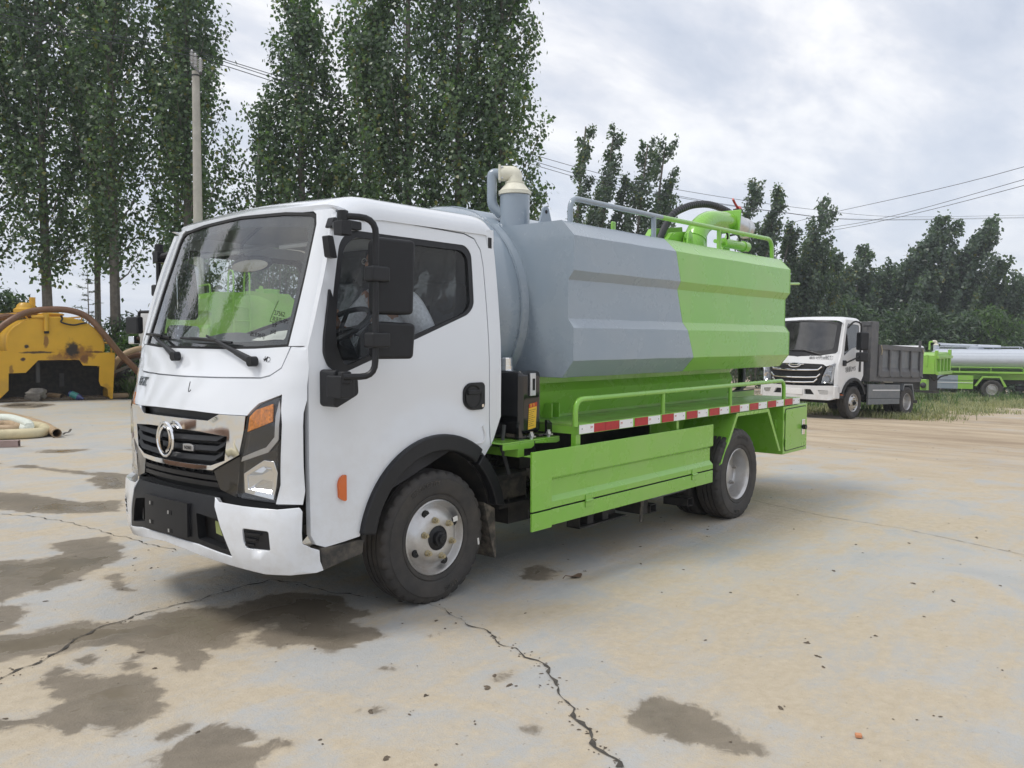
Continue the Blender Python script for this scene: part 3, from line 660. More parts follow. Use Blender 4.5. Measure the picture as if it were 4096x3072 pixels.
for s in (1, -1):
    Y = lambda y: y if s > 0 else 2 * YC - y
    for xa, xb, m in ((1.03, None, 'grey'), (None, 4.45, 'green')):
        b = B(); rows = []
        for i in range(len(PR)):
            x0 = xa if xa else SPX[i] + .0005; x1 = xb if xb else SPX[i]
            rows.append([b.v((x0 + (x1 - x0) * k / 6, Y(PR[i][0]), PR[i][1] + (.0015 * sin(i * 7 + k * 2.3)))) for k in range(7)])
        for a, c in zip(rows, rows[1:]):
            for k in range(6): b._f([a[k], a[k + 1], c[k + 1], c[k]])
        o = b.make('tank_side_fairing', m, T, ang=20, label=('grey' if m == 'grey' else 'lime green') + ' ribbed side panel of the tank')
        sm_ = o.modifiers.new('t', 'SOLIDIFY'); sm_.thickness = .004; sm_.offset = 0
        bv = o.modifiers.new('bevel', 'BEVEL'); bv.width = .006; bv.segments = 2; bv.limit_method = 'ANGLE'; bv.angle_limit = RD(25); bv.harden_normals = True
    th = [180 - math.degrees(math.acos((TY - .41) / TA_)), 180 + math.degrees(math.acos((TY - .30) / TA_))]
    inner = [(TY + TA_ * .985 * cos(RD(a)), TZ + TB_ * .985 * sin(RD(a))) for a in np.linspace(th[1], th[0], 16)]
    poly = [(y - (.004 if y < .2 else 0), z + (.004 if z > 2.2 else 0)) for y, z in PR] + inner
    poly = [(Y(y), z) for y, z in poly]
    b = B()
    for m, x0, x1 in (('grey', 1.022, 1.029), ('green', 4.451, 4.458)):
        b = B(); tri = geometry.delaunay_2d_cdt([Vector(p) for p in poly], [(i, (i + 1) % len(poly)) for i in range(len(poly))], [], 0, 1e-5)
        A = [b.v((x0, p.x, p.y)) for p in tri[0]]; C_ = [b.v((x1, p.x, p.y)) for p in tri[0]]
        for f in tri[2]:
            if inpoly((sum(tri[0][i].x for i in f) / 3, sum(tri[0][i].y for i in f) / 3), [poly]): b._f([A[i] for i in f]); b._f([C_[i] for i in f][::-1])
        for i in range(len(poly)): b._f([A[i], A[(i + 1) % len(poly)], C_[(i + 1) % len(poly)], C_[i]])
        b.make('fairing_end_plate', m, T, ang=20)
# roof fittings
b = B(); b.lathe([(.103, 2.26), (.103, 2.492), (.098, 2.492)], (1.15, .40, 0), 'z', 36); vt = b.make('vent_housing', 'grey', T)
b = B(); b.lathe([(.100, 2.494), (.112, 2.496), (.113, 2.520), (.104, 2.524), (.097, 2.532), (.064, 2.572), (.066, 2.574), (.066, 2.584), (.052, 2.586), (.051, 2.60)], (1.15, .40, 0), 'z', 36)
e = Vector((-.65, .76, 0)); c0 = Vector((1.15, .40, 0))
b.tube(path([c0 + Vector((0, 0, 2.59)), c0 + Vector((0, 0, 2.640)), c0 + e * .055 + Vector((0, 0, 2.642)), c0 + e * .10 + Vector((0, 0, 2.642))], .05, 8), .052, 20)
b.make('vent_elbow', 'ivory', vt, ang=40)
b = B(); R = Matrix.Rotation(math.atan2(.76, -.65), 3, 'Z'); p = c0 + e * .105 + Vector((0, 0, 2.642)); b.box((p.x - .008, p.y - .052, p.z - .054), (p.x + .008, p.y + .052, p.z + .054), R); fp = b.make('vent_flange', 'ivory', vt, bevel=.004)
for sy in (-1, 1):
    for sz in (-1, 1): q = p + R @ Vector((-.012, .037 * sy, 0)) + Vector((0, 0, .037 * sz)); B().tube([q, q - e * .012], .009, 8).make('bolt', 'alu', vt)
b = B(); b.tube(path([c0 + e * .11 + Vector((0, 0, 2.642)), c0 + e * .158 + Vector((0, 0, 2.642)), c0 + e * .158 + Vector((0, 0, 2.42)), c0 + e * .09 + Vector((0, 0, 2.36))], .045, 8), .034, 16); b.make('vent_pipe', 'grey', vt)
b = B(); q = [(1.165, 2.29)] + arc((1.235, 2.375), .034, 170, 10, 12) + [(1.305, 2.29)]; b.prism(q, 1, .19, .205); lg = b.make('lifting_lug', 'grey', T)
B().cyl((1.235, .188, 2.372), (1.235, .207, 2.372), .013, 14).make('lug_hole', 'gap', lg)
rr_ = path([(1.185, -.05, 2.255), (1.185, -.05, 2.437), (2.352, -.05, 2.436)], .10, 8)
tr = B().tube(rr_, .019, 12).tube([(2.238, -.05, 2.26), (2.238, -.05, 2.436)], .019, 10).make('top_rail', 'grey', T, label='grey front half of the guard rail on the tank top')
B().tube(path([(2.354, -.05, 2.436), (4.365, -.05, 2.452), (4.385, -.05, 2.26)], .12, 8), .019, 12).tube([(3.30, -.05, 2.25), (3.30, -.05, 2.440)], .019, 10).make('top_rail', 'green', T, label='lime green rear half of the guard rail on the tank top')
B().box((1.90, .09, 2.25), (1.945, .115, 2.372)).make('rail_stub', 'green', T, bevel=.01)
B().cyl((4.46, .0, 2.04), (5.17, .0, 2.08), .012, 8).make('rear_handle_bar', 'green', T)
# suction boom
b = B(); el = spline([(3.77, .45, 2.30), (3.80, .45, 2.44), (3.90, .45, 2.56), (4.06, .45, 2.635), (4.26, .45, 2.665), (4.50, .45, 2.675)], 6)
b.tube(el, .10, 22, rs=list(np.linspace(.108, .082, len(el)))); bm_ = b.make('suction_elbow', 'green', T)
B().tube([Vector((3.80, .45, 2.44)) + Matrix.Rotation(RD(28), 3, 'Y') @ Vector((.104 * cos(a), .104 * sin(a), 0)) for a in np.linspace(0, 2 * pi, 40)], .006, 5, cap=False).make('weld_seam', 'green', bm_)
R = Matrix.Rotation(RD(8), 3, 'Y')
B().box((4.50, .335, 2.56), (4.525, .565, 2.79), R).make('elbow_flange', 'green', bm_, bevel=.012)
b = B(); b.tube([(4.53, .45, 2.675), (4.60, .45, 2.670), (4.74, .45, 2.655), (4.80, .45, 2.65), (4.81, .45, 2.65), (4.88, .45, 2.64), (4.93, .45, 2.635)], .09, 18, rs=[.105, .10, .095, .085, .10, .10, .07]); vb = b.make('gate_valve', 'alu', bm_)
b = B(); b.tube([(4.70, .45, 2.74), (4.69, .45, 2.79)], .03, 10); b.box((4.64, .42, 2.785), (4.74, .48, 2.82)); b.make('valve_stem', 'iron', bm_)
b = B(); b.tube([(4.74, .45, 2.80), (4.69, .45, 2.83)], .03, 8); b.tube([(4.70, .45, 2.825), (4.60, .44, 2.865), (4.53, .43, 2.90)], .012, 7); b.make('valve_handle', 'redpaint', bm_)
hz_ = [(3.45, .65, 2.36), (3.70, .65, 2.648), (3.97, .65, 2.77), (4.25, .65, 2.835), (4.53, .65, 2.86), (4.88, .65, 2.835), (5.0, .62, 2.76)]
cs = spline(hz_, 14); b = B(); b.tube(cs, .036, 14, rs=[.036 if i % 2 else .031 for i in range(len(cs))]); b.make('corrugated_hose', 'fabricwrap', T, ang=20)
b = B(); b.prism([(3.36, 2.36), (3.52, 2.53), (4.05, 2.60), (4.10, 2.36)], 1, .72, .78); b.prism([(3.45, 2.38), (3.58, 2.49), (4.05, 2.55), (4.05, 2.38)], 1, .56, .60)
b.prism([(3.40, 2.33)] + arc((3.45, 2.44), .035, 170, 10, 8) + [(3.50, 2.33)], 1, .30, .32); b.tube([(3.45, .33, 2.43), (3.75, .5, 2.43)], .03, 10)
b.prism([(3.98, 2.34), (4.10, 2.52), (4.14, 2.52), (4.14, 2.34)], 1, .26, .28); b.prism([(3.98, 2.34), (4.10, 2.52), (4.14, 2.52), (4.14, 2.34)], 1, .50, .52); b.make('boom_cradle', 'green', T, bevel=.003)
b = B(); b.tube([(3.78, .15, 2.385), (4.17, .15, 2.385)], .042, 16); b.tube([(4.17, .15, 2.385), (4.185, .15, 2.385), (4.185, .15, 2.385), (4.27, .15, 2.385)], .045, 16, rs=[.05, .05, .045, .045]); b.tube([(4.27, .15, 2.385), (4.30, .15, 2.385)], .014, 10); b.tube([(3.62, .15, 2.385), (3.78, .15, 2.385)], .018, 10); b.make('boom_cylinder', 'green', T)
B().tube(spline([(3.66, .12, 2.40), (3.64, .1, 2.47), (3.70, .1, 2.50), (3.76, .1, 2.45), (3.80, .12, 2.42)]), .010, 7).tube(spline([(3.82, .10, 2.45), (3.95, .1, 2.47), (4.05, .12, 2.44), (4.1, .14, 2.43)]), .010, 7).make('hydraulic_line', 'plastic', T)
# ---------------------------------------------------------------- subframe, deck, skirt
for s in (1, -1):
    Y = lambda y: y if s > 0 else 2 * YC - y
    b = B(); q = [(Y(y), z) for y, z in ((.14, 1.256), (.15, 1.205), (.12, 1.15), (.20, .93), (.26, .93), (.2, 1.15), (.22, 1.25))]; b.prism(q, 0, 1.02, 3.95); b.make('tank_cradle', 'green', T)
b = B(); b.box((1.06, .30, .93), (3.9, 1.47, 1.22)); b.make('subframe', 'green', T)
for x in (1.18, 1.26): B().box((x, .09, .97), (x + .008, .20, 1.07)).make('cradle_gusset', 'green', T)
def treadmat():
    m = mat('green_tread_plate', (.21, .45, .07), .34, coat=.2, var=.1, vscale=5, dirt=((.30, .25, .17), .6, 6.)); t = m.node_tree; bs = t.nodes['Principled BSDF']
    co = N(t, 'ShaderNodeTexCoord'); hs = []
    for ang in (45, -45):
        mp_ = N(t, 'ShaderNodeMapping'); mp_.inputs['Rotation'].default_value = (0, 0, RD(ang)); t.links.new(co.outputs['Object'], mp_.inputs[0])
        br = N(t, 'ShaderNodeTexBrick', i={'Scale': 22.0, 'Mortar Size': .012, 'Brick Width': .9, 'Row Height': .4, 'Mortar Smooth': .4}); t.links.new(mp_.outputs[0], br.inputs['Vector']); hs.append(br.outputs['Fac'])
    mx_ = N(t, 'ShaderNodeMath', operation='MULTIPLY'); t.links.new(hs[0], mx_.inputs[0]); t.links.new(hs[1], mx_.inputs[1])
    bp2 = N(t, 'ShaderNodeBump', i={'Strength': .8, 'Distance': .006}); t.links.new(hs[0], bp2.inputs['Height']); t.links.new(bp2.outputs[0], bs.inputs['Normal']); return m
M['tread'] = treadmat()
dk = B().box((.997, -.262, .950), (4.58, .18, .963)).make('side_deck', 'tread', T)
b = B(); b.box((.997, -.270, .900), (4.58, -.263, .966)); b.box((.997, -.262, .900), (1.003, .18, .949)); b.box((4.574, -.262, .900), (4.58, .18, .949)); b.make('deck_edge', 'green', dk, bevel=.002)
B().box((1.14, .181, .964), (4.55, .187, 1.012)).make('deck_upstand', 'tread', dk)
B().box((1.12, .188, 1.0), (4.57, .20, 1.022)).make('rubber_strip', 'plastic', dk)
B().box((.997, 2 * YC - .18, .900), (4.58, 2 * YC + .27, .963)).make('side_deck', 'green', T)
SEG = [('w', .997, 1.158), ('r', 1.158, 1.292), ('r', 1.294, 1.454), ('w', 1.46, 1.625), ('r', 1.653, 1.823), ('w', 1.827, 1.992), ('r', 2.019, 2.184), ('w', 2.189, 2.354), ('r', 2.383, 2.549), ('w', 2.554, 2.717), ('r', 2.749, 2.917), ('w', 2.922, 3.081), ('r', 3.118, 3.284), ('w', 3.29, 3.459), ('r', 3.482, 3.65), ('w', 3.656, 3.826), ('r', 3.848, 4.022), ('w', 4.029, 4.19), ('r', 4.219, 4.397), ('w', 4.404, 4.566)]
for k, x0, x1 in SEG:
    o = B().box((x0, -.2735, .904), (x1, -.2712, .960)).make('reflective_strip', 'red' if k == 'r' else 'whitefilm', dk, label=('red' if k == 'r' else 'white') + ' reflective strip on the deck edge')
    if k == 'w':
        b = B(); xa = x0 + .022 if x0 > 1 else x1 - .028
        b.text('3M', .022, lambda p, q, d, xa=xa: (xa + p, -.2736 - d, .938 + q), .0006); b.text('___', .012, lambda p, q, d, xa=xa: (xa + p, -.2736 - d, .922 + q), .0006); o1 = b.make('strip_mark', 'inkred', dk)
        b = B(); xb = x1 - .024 if x0 > 1 else x0 + .03
        b.text('o', .022, lambda p, q, d, xb=xb: (xb + p, -.2736 - d, .936 + q), .0006); b.text('___', .010, lambda p, q, d, xb=xb: (xb + p, -.2736 - d, .920 + q), .0006); b.make('strip_mark', 'ink', dk)
B().tube(path([(.985, -.25, .95), (.985, -.25, 1.122), (4.245, -.25, 1.132), (4.245, -.25, .95)], .11, 8), .018, 12).tube([(2.065, -.25, .95), (2.065, -.25, 1.12)], .016, 10).tube([(3.15, -.25, .95), (3.15, -.25, 1.12)], .016, 10).make('deck_rail', 'green', T)
B().tube(path([(4.2, 1.9, .95), (4.2, 1.9, 1.12), (4.5, 1.9, 1.12)], .1, 8), .017, 10).make('deck_rail', 'green', T)
b = B(); q = [(-.27, .832), (-.27, .660), (-.242, .640), (-.242, .540), (-.27, .512), (-.27, .474), (-.262, .474), (-.262, .508), (-.234, .536), (-.234, .644), (-.262, .664), (-.262, .832)]
b.prism(q, 0, .717, 2.825); b.prism([(-.276, .834), (-.276, .474), (-.262, .474), (-.262, .834)], 0, .520, .716); b.box((.53, -.262, .800), (2.81, -.20, .806))
sk = b.make('side_skirt', 'green', T, bevel=.004, ang=20)
b = B(); b.box((.717, -.27, .366), (2.825, -.262, .464)); b.box((.521, -.276, .356), (.716, -.262, .464)); b.make('skirt_flap', 'green', sk, bevel=.003)
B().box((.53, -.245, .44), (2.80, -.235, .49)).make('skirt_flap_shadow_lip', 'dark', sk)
for x in (1.105, 2.51):
    b = B(); b.box((x - .035, -.277, .472), (x + .035, -.2705, .505)); b.box((x - .035, -.277, .425), (x + .035, -.2705, .458)); b.tube([(x - .04, -.279, .467), (x + .04, -.279, .467)], .009, 8); b.make('hinge', 'green', sk, bevel=.003)
for p0, p1 in (((1.0, -.245, .80), (1.05, -.205, .90)), ((2.28, -.245, .80), (2.315, -.205, .90)), ((.60, -.1, .78), (.66, .5, .83))): B().box(p0, p1).make('skirt_hanger', 'green', T, bevel=.003)
# arch frame over the rear wheel
b = B(); b.prism([(2.955, .49), (3.235, .888), (3.235, .895), (3.88, .895), (4.155, .488), (4.115, .488), (3.855, .865), (3.262, .865), (2.995, .50)], 1, -.270, -.262)
b.prism([(2.952, .485), (3.233, .886), (3.239, .882), (2.958, .481)], 1, -.261, .22); b.prism([(3.24, .881), (3.86, .881), (3.86, .888), (3.24, .888)], 1, -.261, .22)
b.box((2.60, .18, .47), (4.2, .19, .93)); b.make('wheel_arch_frame', 'green', T, bevel=.002)
b = B(); b.box((4.205, -.268, .447), (4.775, .45, .893)); bx_ = b.make('tool_box', 'green', T, bevel=.006)
B().prism(rnd([(4.245, .48), (4.735, .488), (4.735, .868), (4.245, .862)], .03), 1, -.275, -.269).make('tool_box_door', 'green', bx_, bevel=.003)
B().prism(rnd([(4.237, .472), (4.743, .480), (4.743, .876), (4.237, .870)], .03), 1, -.2695, -.2682).make('door_shadow_gap', 'gap', bx_)
[B().box((4.225, -.285, z), (4.25, -.276, z + .07)).make('hinge', 'green', bx_, bevel=.003) for z in (.52, .76)]
b = B(); b.box((4.625, -.283, .60), (4.695, -.2755, .745)); lt = b.make('latch', 'chrome', bx_, bevel=.004); B().cyl((4.64, -.278, .675), (4.64, -.315, .675), .024, 12).make('latch_knob', 'plastic', bx_)
B().box((4.19, -.20, .69), (4.204, -.165, .77)).make('door_handle_recess', 'green', bx_)
B().box((4.20, 2 * YC - .45, .447), (4.775, 2 * YC + .27, .893)).make('tool_box', 'green', T)
B().box((4.70, -.18, .49), (4.98, 2 * YC + .18, .565)).make('rear_guard_bar', 'gloss', T)
# ---------------------------------------------------------------- chassis
for y in (.50, 1.20): B().box((-.8, y, .60), (4.75, y + .07, .79)).make('chassis_rail', 'dark', T)
b = B()
for x in (.75, 1.6, 2.6, 3.8, 4.6): b.box((x, .57, .64), (x + .07, 1.2, .75))
b.make('cross_member', 'dark', T)
b = B(); b.tube([(0, .2, .375), (0, 1.57, .375)], .05, 12); b.box((-.55, .42, .42), (.62, .49, .47)); b.box((-.55, 1.28, .42), (.62, 1.35, .47)); b.make('front_axle', 'dark', T)
b = B(); b.tube([(3.30, .0, .375), (3.30, 1.77, .375)], .075, 14); b.sphere((3.30, YC, .375), .17); b.box((2.65, .42, .45), (3.95, .49, .52)); b.box((2.65, 1.28, .45), (3.95, 1.35, .52)); b.tube([(.9, YC, .6), (3.2, YC, .40)], .045, 10); b.make('rear_axle', 'dark', T)
b = B(); b.box((.10, .55, .42), (.95, 1.22, 1.0)); b.box((.95, .6, .42), (1.5, 1.1, .80)); b.make('engine', 'dark', T, bevel=.03)
bt = B().box((.63, .10, .475), (.93, .42, .615)).make('battery_box', 'dustyplastic', T, bevel=.012)
B().box((.62, .09, .605), (.94, .43, .645)).make('battery_lid', 'dustyplastic', bt, bevel=.012)
b = B(); b.box((.60, .05, .44), (1.04, .45, .462)); b.tube([(.72, .08, .43), (.72, .08, .50)], .006, 6); b.tube([(.90, .08, .43), (.90, .08, .50)], .006, 6); b.make('battery_tray', 'dark', T)
b = B()
for k in range(26): p = Vector((random.uniform(.55, 1.1), random.uniform(.2, .5), random.uniform(.62, .86))); b.tube(spline([p, p + Vector((random.uniform(-.15, .15), random.uniform(-.1, .1), random.uniform(-.1, .1))), p + Vector((random.uniform(-.3, .3), .05, random.uniform(-.12, .12)))], 5), random.choice((.006, .012, .02)), 6)
b.box((.88, .12, .66), (1.02, .25, .80)); b.sphere((1.0, .15, .76), .055); b.make('hose_and_wiring_bundle', 'dark', T)
B().tube([(.62, .03, .97), (.585, .02, .82), (.60, .02, .80), (.655, .02, .66)], .012, 8).make('stay_rod', 'iron', T)
b = B(); b.box((.80, .15, .30), (1.45, .45, .44)); b.tube([(.75, .5, .42), (2.4, .55, .40)], .05, 10); b.tube([(1.3, .35, .38), (2.0, .35, .38)], .11, 14); b.make('silencer', 'dark', T)
b = B(); b.box((1.22, -.02, .235), (1.80, -.012, .33)); b.box((1.22, -.12, .235), (1.80, -.02, .243)); b.box((1.22, -.12, .235), (1.226, -.012, .33))
for x in (1.34, 1.52): b.box((x, -.10, .245), (x + .07, -.03, .40)); b.cyl((x + .07, -.06, .30), (x + .13, -.06, .30), .014)
b.box((1.25, -.05, .32), (1.75, .3, .42)); b.make('support_bracket', 'dark', T)
B().prism([(2.0, .45), (2.06, .45), (2.005, .155), (1.985, .16)], 1, -.12, -.11).make('rubber_strip', 'mudflap', T)
B().box((2.18, -.10, .285), (2.74, .30, .60)).make('air_tank', 'bedpanel', T, bevel=.03)
def chan(b, x0, x1, y0, y1, z0, z1, t=.007):
    b.box((x0, y0, z0), (x1, y1, z0 + t)); b.box((x0, y0, z1 - t), (x1, y1, z1)); b.box((x0, y0, z0), (x0 + t, y1, z1)); b.box((x1 - t, y0, z0), (x1, y1, z1))
b = B(); chan(b, 2.12, 2.21, -.12, .4, .20, .265); b.box((2.05, -.1, .2), (2.12, .3, .45)); b.make('step_channel', 'dark', T)
b = B(); chan(b, 2.69, 2.79, -.12, .10, .165, .235); b.make('step_channel', 'dark', T)
# oil tank behind the cab
ot = B().box((.715, -.02, .90), (.935, .45, 1.305)).make('oil_tank', 'gloss', T, bevel=.035, seg=4)
b = B(); b.lathe([(.001, 1.385), (.040, 1.385), (.043, 1.38), (.043, 1.335), (.048, 1.333), (.048, 1.30)], (.81, .18, 0), 'z', 24, mod=lambda i, k: 1.04 if k % 2 and 1 < i < 4 else 1); b.make('filler_cap', 'chrome', ot)
g = B().box((.80, -.034, 1.145), (.855, -.0225, 1.29)).make('level_gauge', 'alu', ot, bevel=.003)
B().box((.822, -.037, 1.18), (.842, -.0345, 1.255)).make('gauge_glass', 'gap', ot)
lb_ = B().hexa([(.790, -.0225, .930), (.868, -.0225, .940), (.868, -.0215, .940), (.790, -.0215, .930)], [(.80, -.0225, 1.093), (.88, -.0225, 1.103), (.88, -.0215, 1.103), (.80, -.0215, 1.093)]).make('warning_label', 'label', ot)
B().hexa([(.7985, -.0234, 1.067), (.8785, -.0234, 1.077), (.8785, -.0226, 1.077), (.7985, -.0226, 1.067)], [(.80, -.0234, 1.093), (.88, -.0234, 1.103), (.88, -.0226, 1.103), (.80, -.0226, 1.093)]).make('label_header', 'inkred', ot)
B().text('警 告 !', .022, lambda p, q, d: (.839 + p, -.0236 - d, 1.085 + q + .1 * p), .0004).make('label_title', 'label', ot)
b = B()
for i in range(9): b.text('▬▬▬ ▬▬ ▬▬▬▬'[i % 4:10 - i % 3], .0085, lambda p, q, d, i=i: (.795 + p, -.0228 - d, 1.052 - i * .0125 + q + .1 * p), .0004, align='LEFT')
b.make('label_text', 'ink', ot)
b = B(); b.prism([(.66, .885), (1.0, .885), (1.0, .96), (.96, .985), (.945, .985), (.945, .90), (.70, .90), (.66, .985)], 1, -.055, -.035); b.box((.66, -.055, .880), (1.0, .3, .889)); b.prism([(.52, .97), (.70, .97), (.72, .885), (.52, .885)], 1, .10, .12); b.make('oil_tank_bracket', 'gloss', T)
for x in (.76, .935):
    b = B(); b.tube([(x, -.075, .855), (x, -.075, .925)], .011, 8); b.box((x - .02, -.095, .890), (x + .02, -.056, .898)); b.tube([(x, -.075, .898), (x, -.075, .912)], .018, 6); b.make('bolt', 'alu', T)
b = B(); b.box((.46, -.10, .868), (1.02, .6, .879)); b.prism([(.46, .868), (.76, .868), (.76, .84), (.73, .825), (.46, .835)], 1, -.10, -.094); b.prism([(.77, .868), (1.02, .868), (1.02, .845), (.99, .838), (.77, .852)], 1, -.10, -.094); b.box((.55, .20, .72), (.60, .5, .86)); b.make('tank_support_bracket', 'green', T, bevel=.003)
b = B(); b.prism([(4.0, 1.24), (4.12, 1.24), (4.3, 1.08), (4.22, 1.02), (4.1, 1.1)], 1, .3, .38); b.tube([(4.1, .35, 1.2), (4.3, .35, 1.0)], .03); b.tube([(4.15, .25, 1.05), (4.3, .45, 1.12)], .025); b.make('outlet_linkage', 'green', T)
b = B(); b.tube(spline([(4.5, .3, 1.3), (4.42, .25, 1.15), (4.3, .22, 1.02), (4.2, .3, .95)]), .035, 10); b.make('drain_hose', 'fabricwrap', T)
B().box((3.98, .5, .99), (4.5, .51, 1.2)).make('rear_splash_plate', 'whitefilm', T); B().box((4.2, .49, 1.12), (4.28, .499, 1.2)).make('rear_lamp', 'red', T)
SHIFT[0] = Vector((0, 0, 0))
# ---------------------------------------------------------------- wheels
def wheel_proto(r=.383, wd=.205, rim=.215, convex=True, detail=True, lettering=True, n=None):
    """local wheel: axis Y, outer face at y = 0 looking to -Y; returns the rim object with sub-parts"""
    n = n or (128 if detail else 48); b = B()
    if convex: pr = [(rim, wd), (rim * .93, wd - .01), (rim * .90, .10), (rim * .91, .05), (rim * .93, .03), (rim * .975, .016), (rim, .010), (rim * 1.01, .004), (rim * .985, .0), (rim * .94, .012), (rim * .90, .03), (rim * .86, .038), (rim * .80, .030), (rim * .72, .006), (rim * .64, -.008), (rim * .56, -.014), (rim * .40, -.018), (rim * .33, -.016), (rim * .32, .02), (rim * .32, .06)]
    else: pr = [(rim, wd), (rim * .975, .016), (rim, .010), (rim * 1.01, .004), (rim * .985, .0), (rim * .94, .012), (rim * .90, .026), (rim * .90, .05), (rim * .86, .07), (rim * .85, .105), (rim * .80, .125), (rim * .72, .125), (rim * .60, .118), (rim * .45, .118), (rim * .36, .118), (rim * .35, .09), (rim * .30, .085), (.002, .085)]
    b.lathe(pr, (0, 0, 0), 'y', 48); wh_ = b.make('wheel', 'steel', None, ang=40)
    dr = rim; h = r - rim; tp = [(dr * 1.0, .012), (dr * 1.03, -.001), (dr + h * .16, -.006), (dr + h * .19, -.001), (dr + h * .22, -.006), (dr + h * .27, -.010), (dr + h * .72, -.010), (dr + h * .75, -.005), (dr + h * .79, -.004), (r - .022, .000), (r - .010, .007), (r - .002, .018), (r - .001, .045)]
    for y in (.050, .090, .130):
        tp += [(r, y + .0), (r - .011, y + .002), (r - .011, y + .010), (r, y + .012)] if detail else []
    tp += [(r - .001, wd - .045), (r - .002, wd - .018), (r - .022, wd), (dr + h * .5, wd + .01), (dr, wd - .012)]
    m_ = (lambda i, k: (1 - .030 if (k % 4 == 0 and 8 <= i <= 11) else 1)) if detail else None
    b = B(); b.lathe(tp, (0, 0, 0), 'y', n, mod=m_); b.make('tyre', 'rubber', wh_, ang=28)
    if convex:
        b = B(); b.lathe([(.002, -.064), (.024, -.064), (.026, -.05), (.040, -.048), (.042, -.02), (rim * .32, -.012), (rim * .33, .01)], (0, 0, 0), 'y', 24, mod=lambda i, k: .93 if (k % 4 == 0 and i < 3) else 1); b.make('hub_cap', 'plastic', wh_, ang=30)
        q = B(); q.lathe([(.002, -.004), (rim * .105, -.004), (rim * .105, .01)], (0, 0, 0), 'y', 14); hole = q.make('hand_hole', 'gap', wh_)
        pos = [(rim * .735 * cos(RD(18 + 90 * k)), rim * .735 * sin(RD(18 + 90 * k))) for k in range(4)]
        for k, (x, z) in enumerate(pos):
            o = hole if k == 0 else hole.copy()
            if k: COL.objects.link(o); o.parent = wh_
            o.location = (x, .006, z); o.rotation_euler = (0, 0, 0)
        nr = rim * .50; nb = 6
    else: nr = rim * .62; nb = 6
    y0 = -.016 if convex else .115
    q = B(); q.tube([(0, 0, 0), (0, -.006, 0)], .019, 12); q.tube([(0, -.006, 0), (0, -.026, 0)], .0155, 6); q.tube([(0, -.026, 0), (0, -.036, 0)], .009, 8)
    nut = q.make('wheel_nut', 'zinc' if convex else 'steel', wh_, ang=30)
    for k in range(nb):
        o = nut if k == 0 else nut.copy()
        if k: COL.objects.link(o); o.parent = wh_
        a = RD(35 + 360 / nb * k); o.location = (nr * cos(a), y0, nr * sin(a))
    if lettering:
        b = B()
        for s_, a0 in (('STRONGCITY', 98), ('LLTIRE', 282)):
            rr0 = rim + h * .58
            b.text(s_, .036, lambda p, q_, d, a0=a0: ((rr0 + q_) * cos(RD(a0) - p / rr0), -.0095 - d, (rr0 + q_) * sin(RD(a0) - p / rr0)), .004)
        b.make('tyre_lettering', 'dustyplastic', wh_, smooth=False)
    if convex:
        B().box((rim * .66, -.004, .050), (rim * .82, -.001, .078)).make('rim_sticker', 'paper', wh_)
        B().box((rim + h * .55, -.013, -.14), (rim + h * .62, -.010, -.10)).make('tyre_sticker', 'paper', wh_)
    return wh_
def place(w, parent, loc, rz=0, ry=0):
    w.parent = parent; w.location = loc; w.rotation_euler = (0, ry, rz); return w
TL = T.location
fw = wheel_proto(); place(fw, T, (0 - TL.x, .0 - TL.y + .005, .375), RD(-3), RD(-8))
f2 = copy_tree(fw, T); place(f2, T, (0 - TL.x, 2 * YC - .005 - TL.y, .375), RD(177), RD(30))
rw = wheel_proto(convex=False); place(rw, T, (3.30 - TL.x, -.262 - TL.y, .375), 0, RD(20))
r2 = copy_tree(rw, T); place(r2, T, (3.30 - TL.x, 2 * YC + .262 - TL.y, .375), pi)
rin = wheel_proto(convex=False, lettering=False); place(rin, T, (3.30 - TL.x, .20 - TL.y, .375), pi)
r3 = copy_tree(rin, T); place(r3, T, (3.30 - TL.x, 2 * YC - .20 - TL.y, .375), 0)
r4 = None
# ================================================================ person at the wheel
P_ = root('person', (.12, .46, 1.24), 'person in grey heather T-shirt sitting at the wheel of the white cab', 'person')
SHIFT[0] = Vector((.12, .46, 1.24))
def skin(name, joints, bones, m, parent, rootj=0, sub=2):
    """joints [(x,y,z,r)], bones pairs -> one continuous skinned surface"""
    me = D.meshes.new(name); me.from_pydata([tuple(Vector(j[:3]) - SHIFT[0]) for j in joints], bones, [])
    o = D.objects.new(name, me); COL.objects.link(o)
    md = o.modifiers.new('skin', 'SKIN'); md.use_smooth_shade = True
    for i, j in enumerate(joints):
        sv = me.skin_vertices[0].data[i]; r = j[3]; sv.radius = r if isinstance(r, tuple) else (r, r); sv.use_root = (i == rootj)
    s2 = o.modifiers.new('sub', 'SUBSURF'); s2.levels = sub; s2.render_levels = sub
    dg = bpy.context.evaluated_depsgraph_get(); m2 = D.meshes.new_from_object(o.evaluated_get(dg)); D.objects.remove(o); m2.name = name
    m2.materials.clear(); m2.materials.append(M[m]); m2.polygons.foreach_set('use_smooth', [True] * len(m2.polygons))
    q = D.objects.new(name, m2); COL.objects.link(q); q.parent = parent; return q
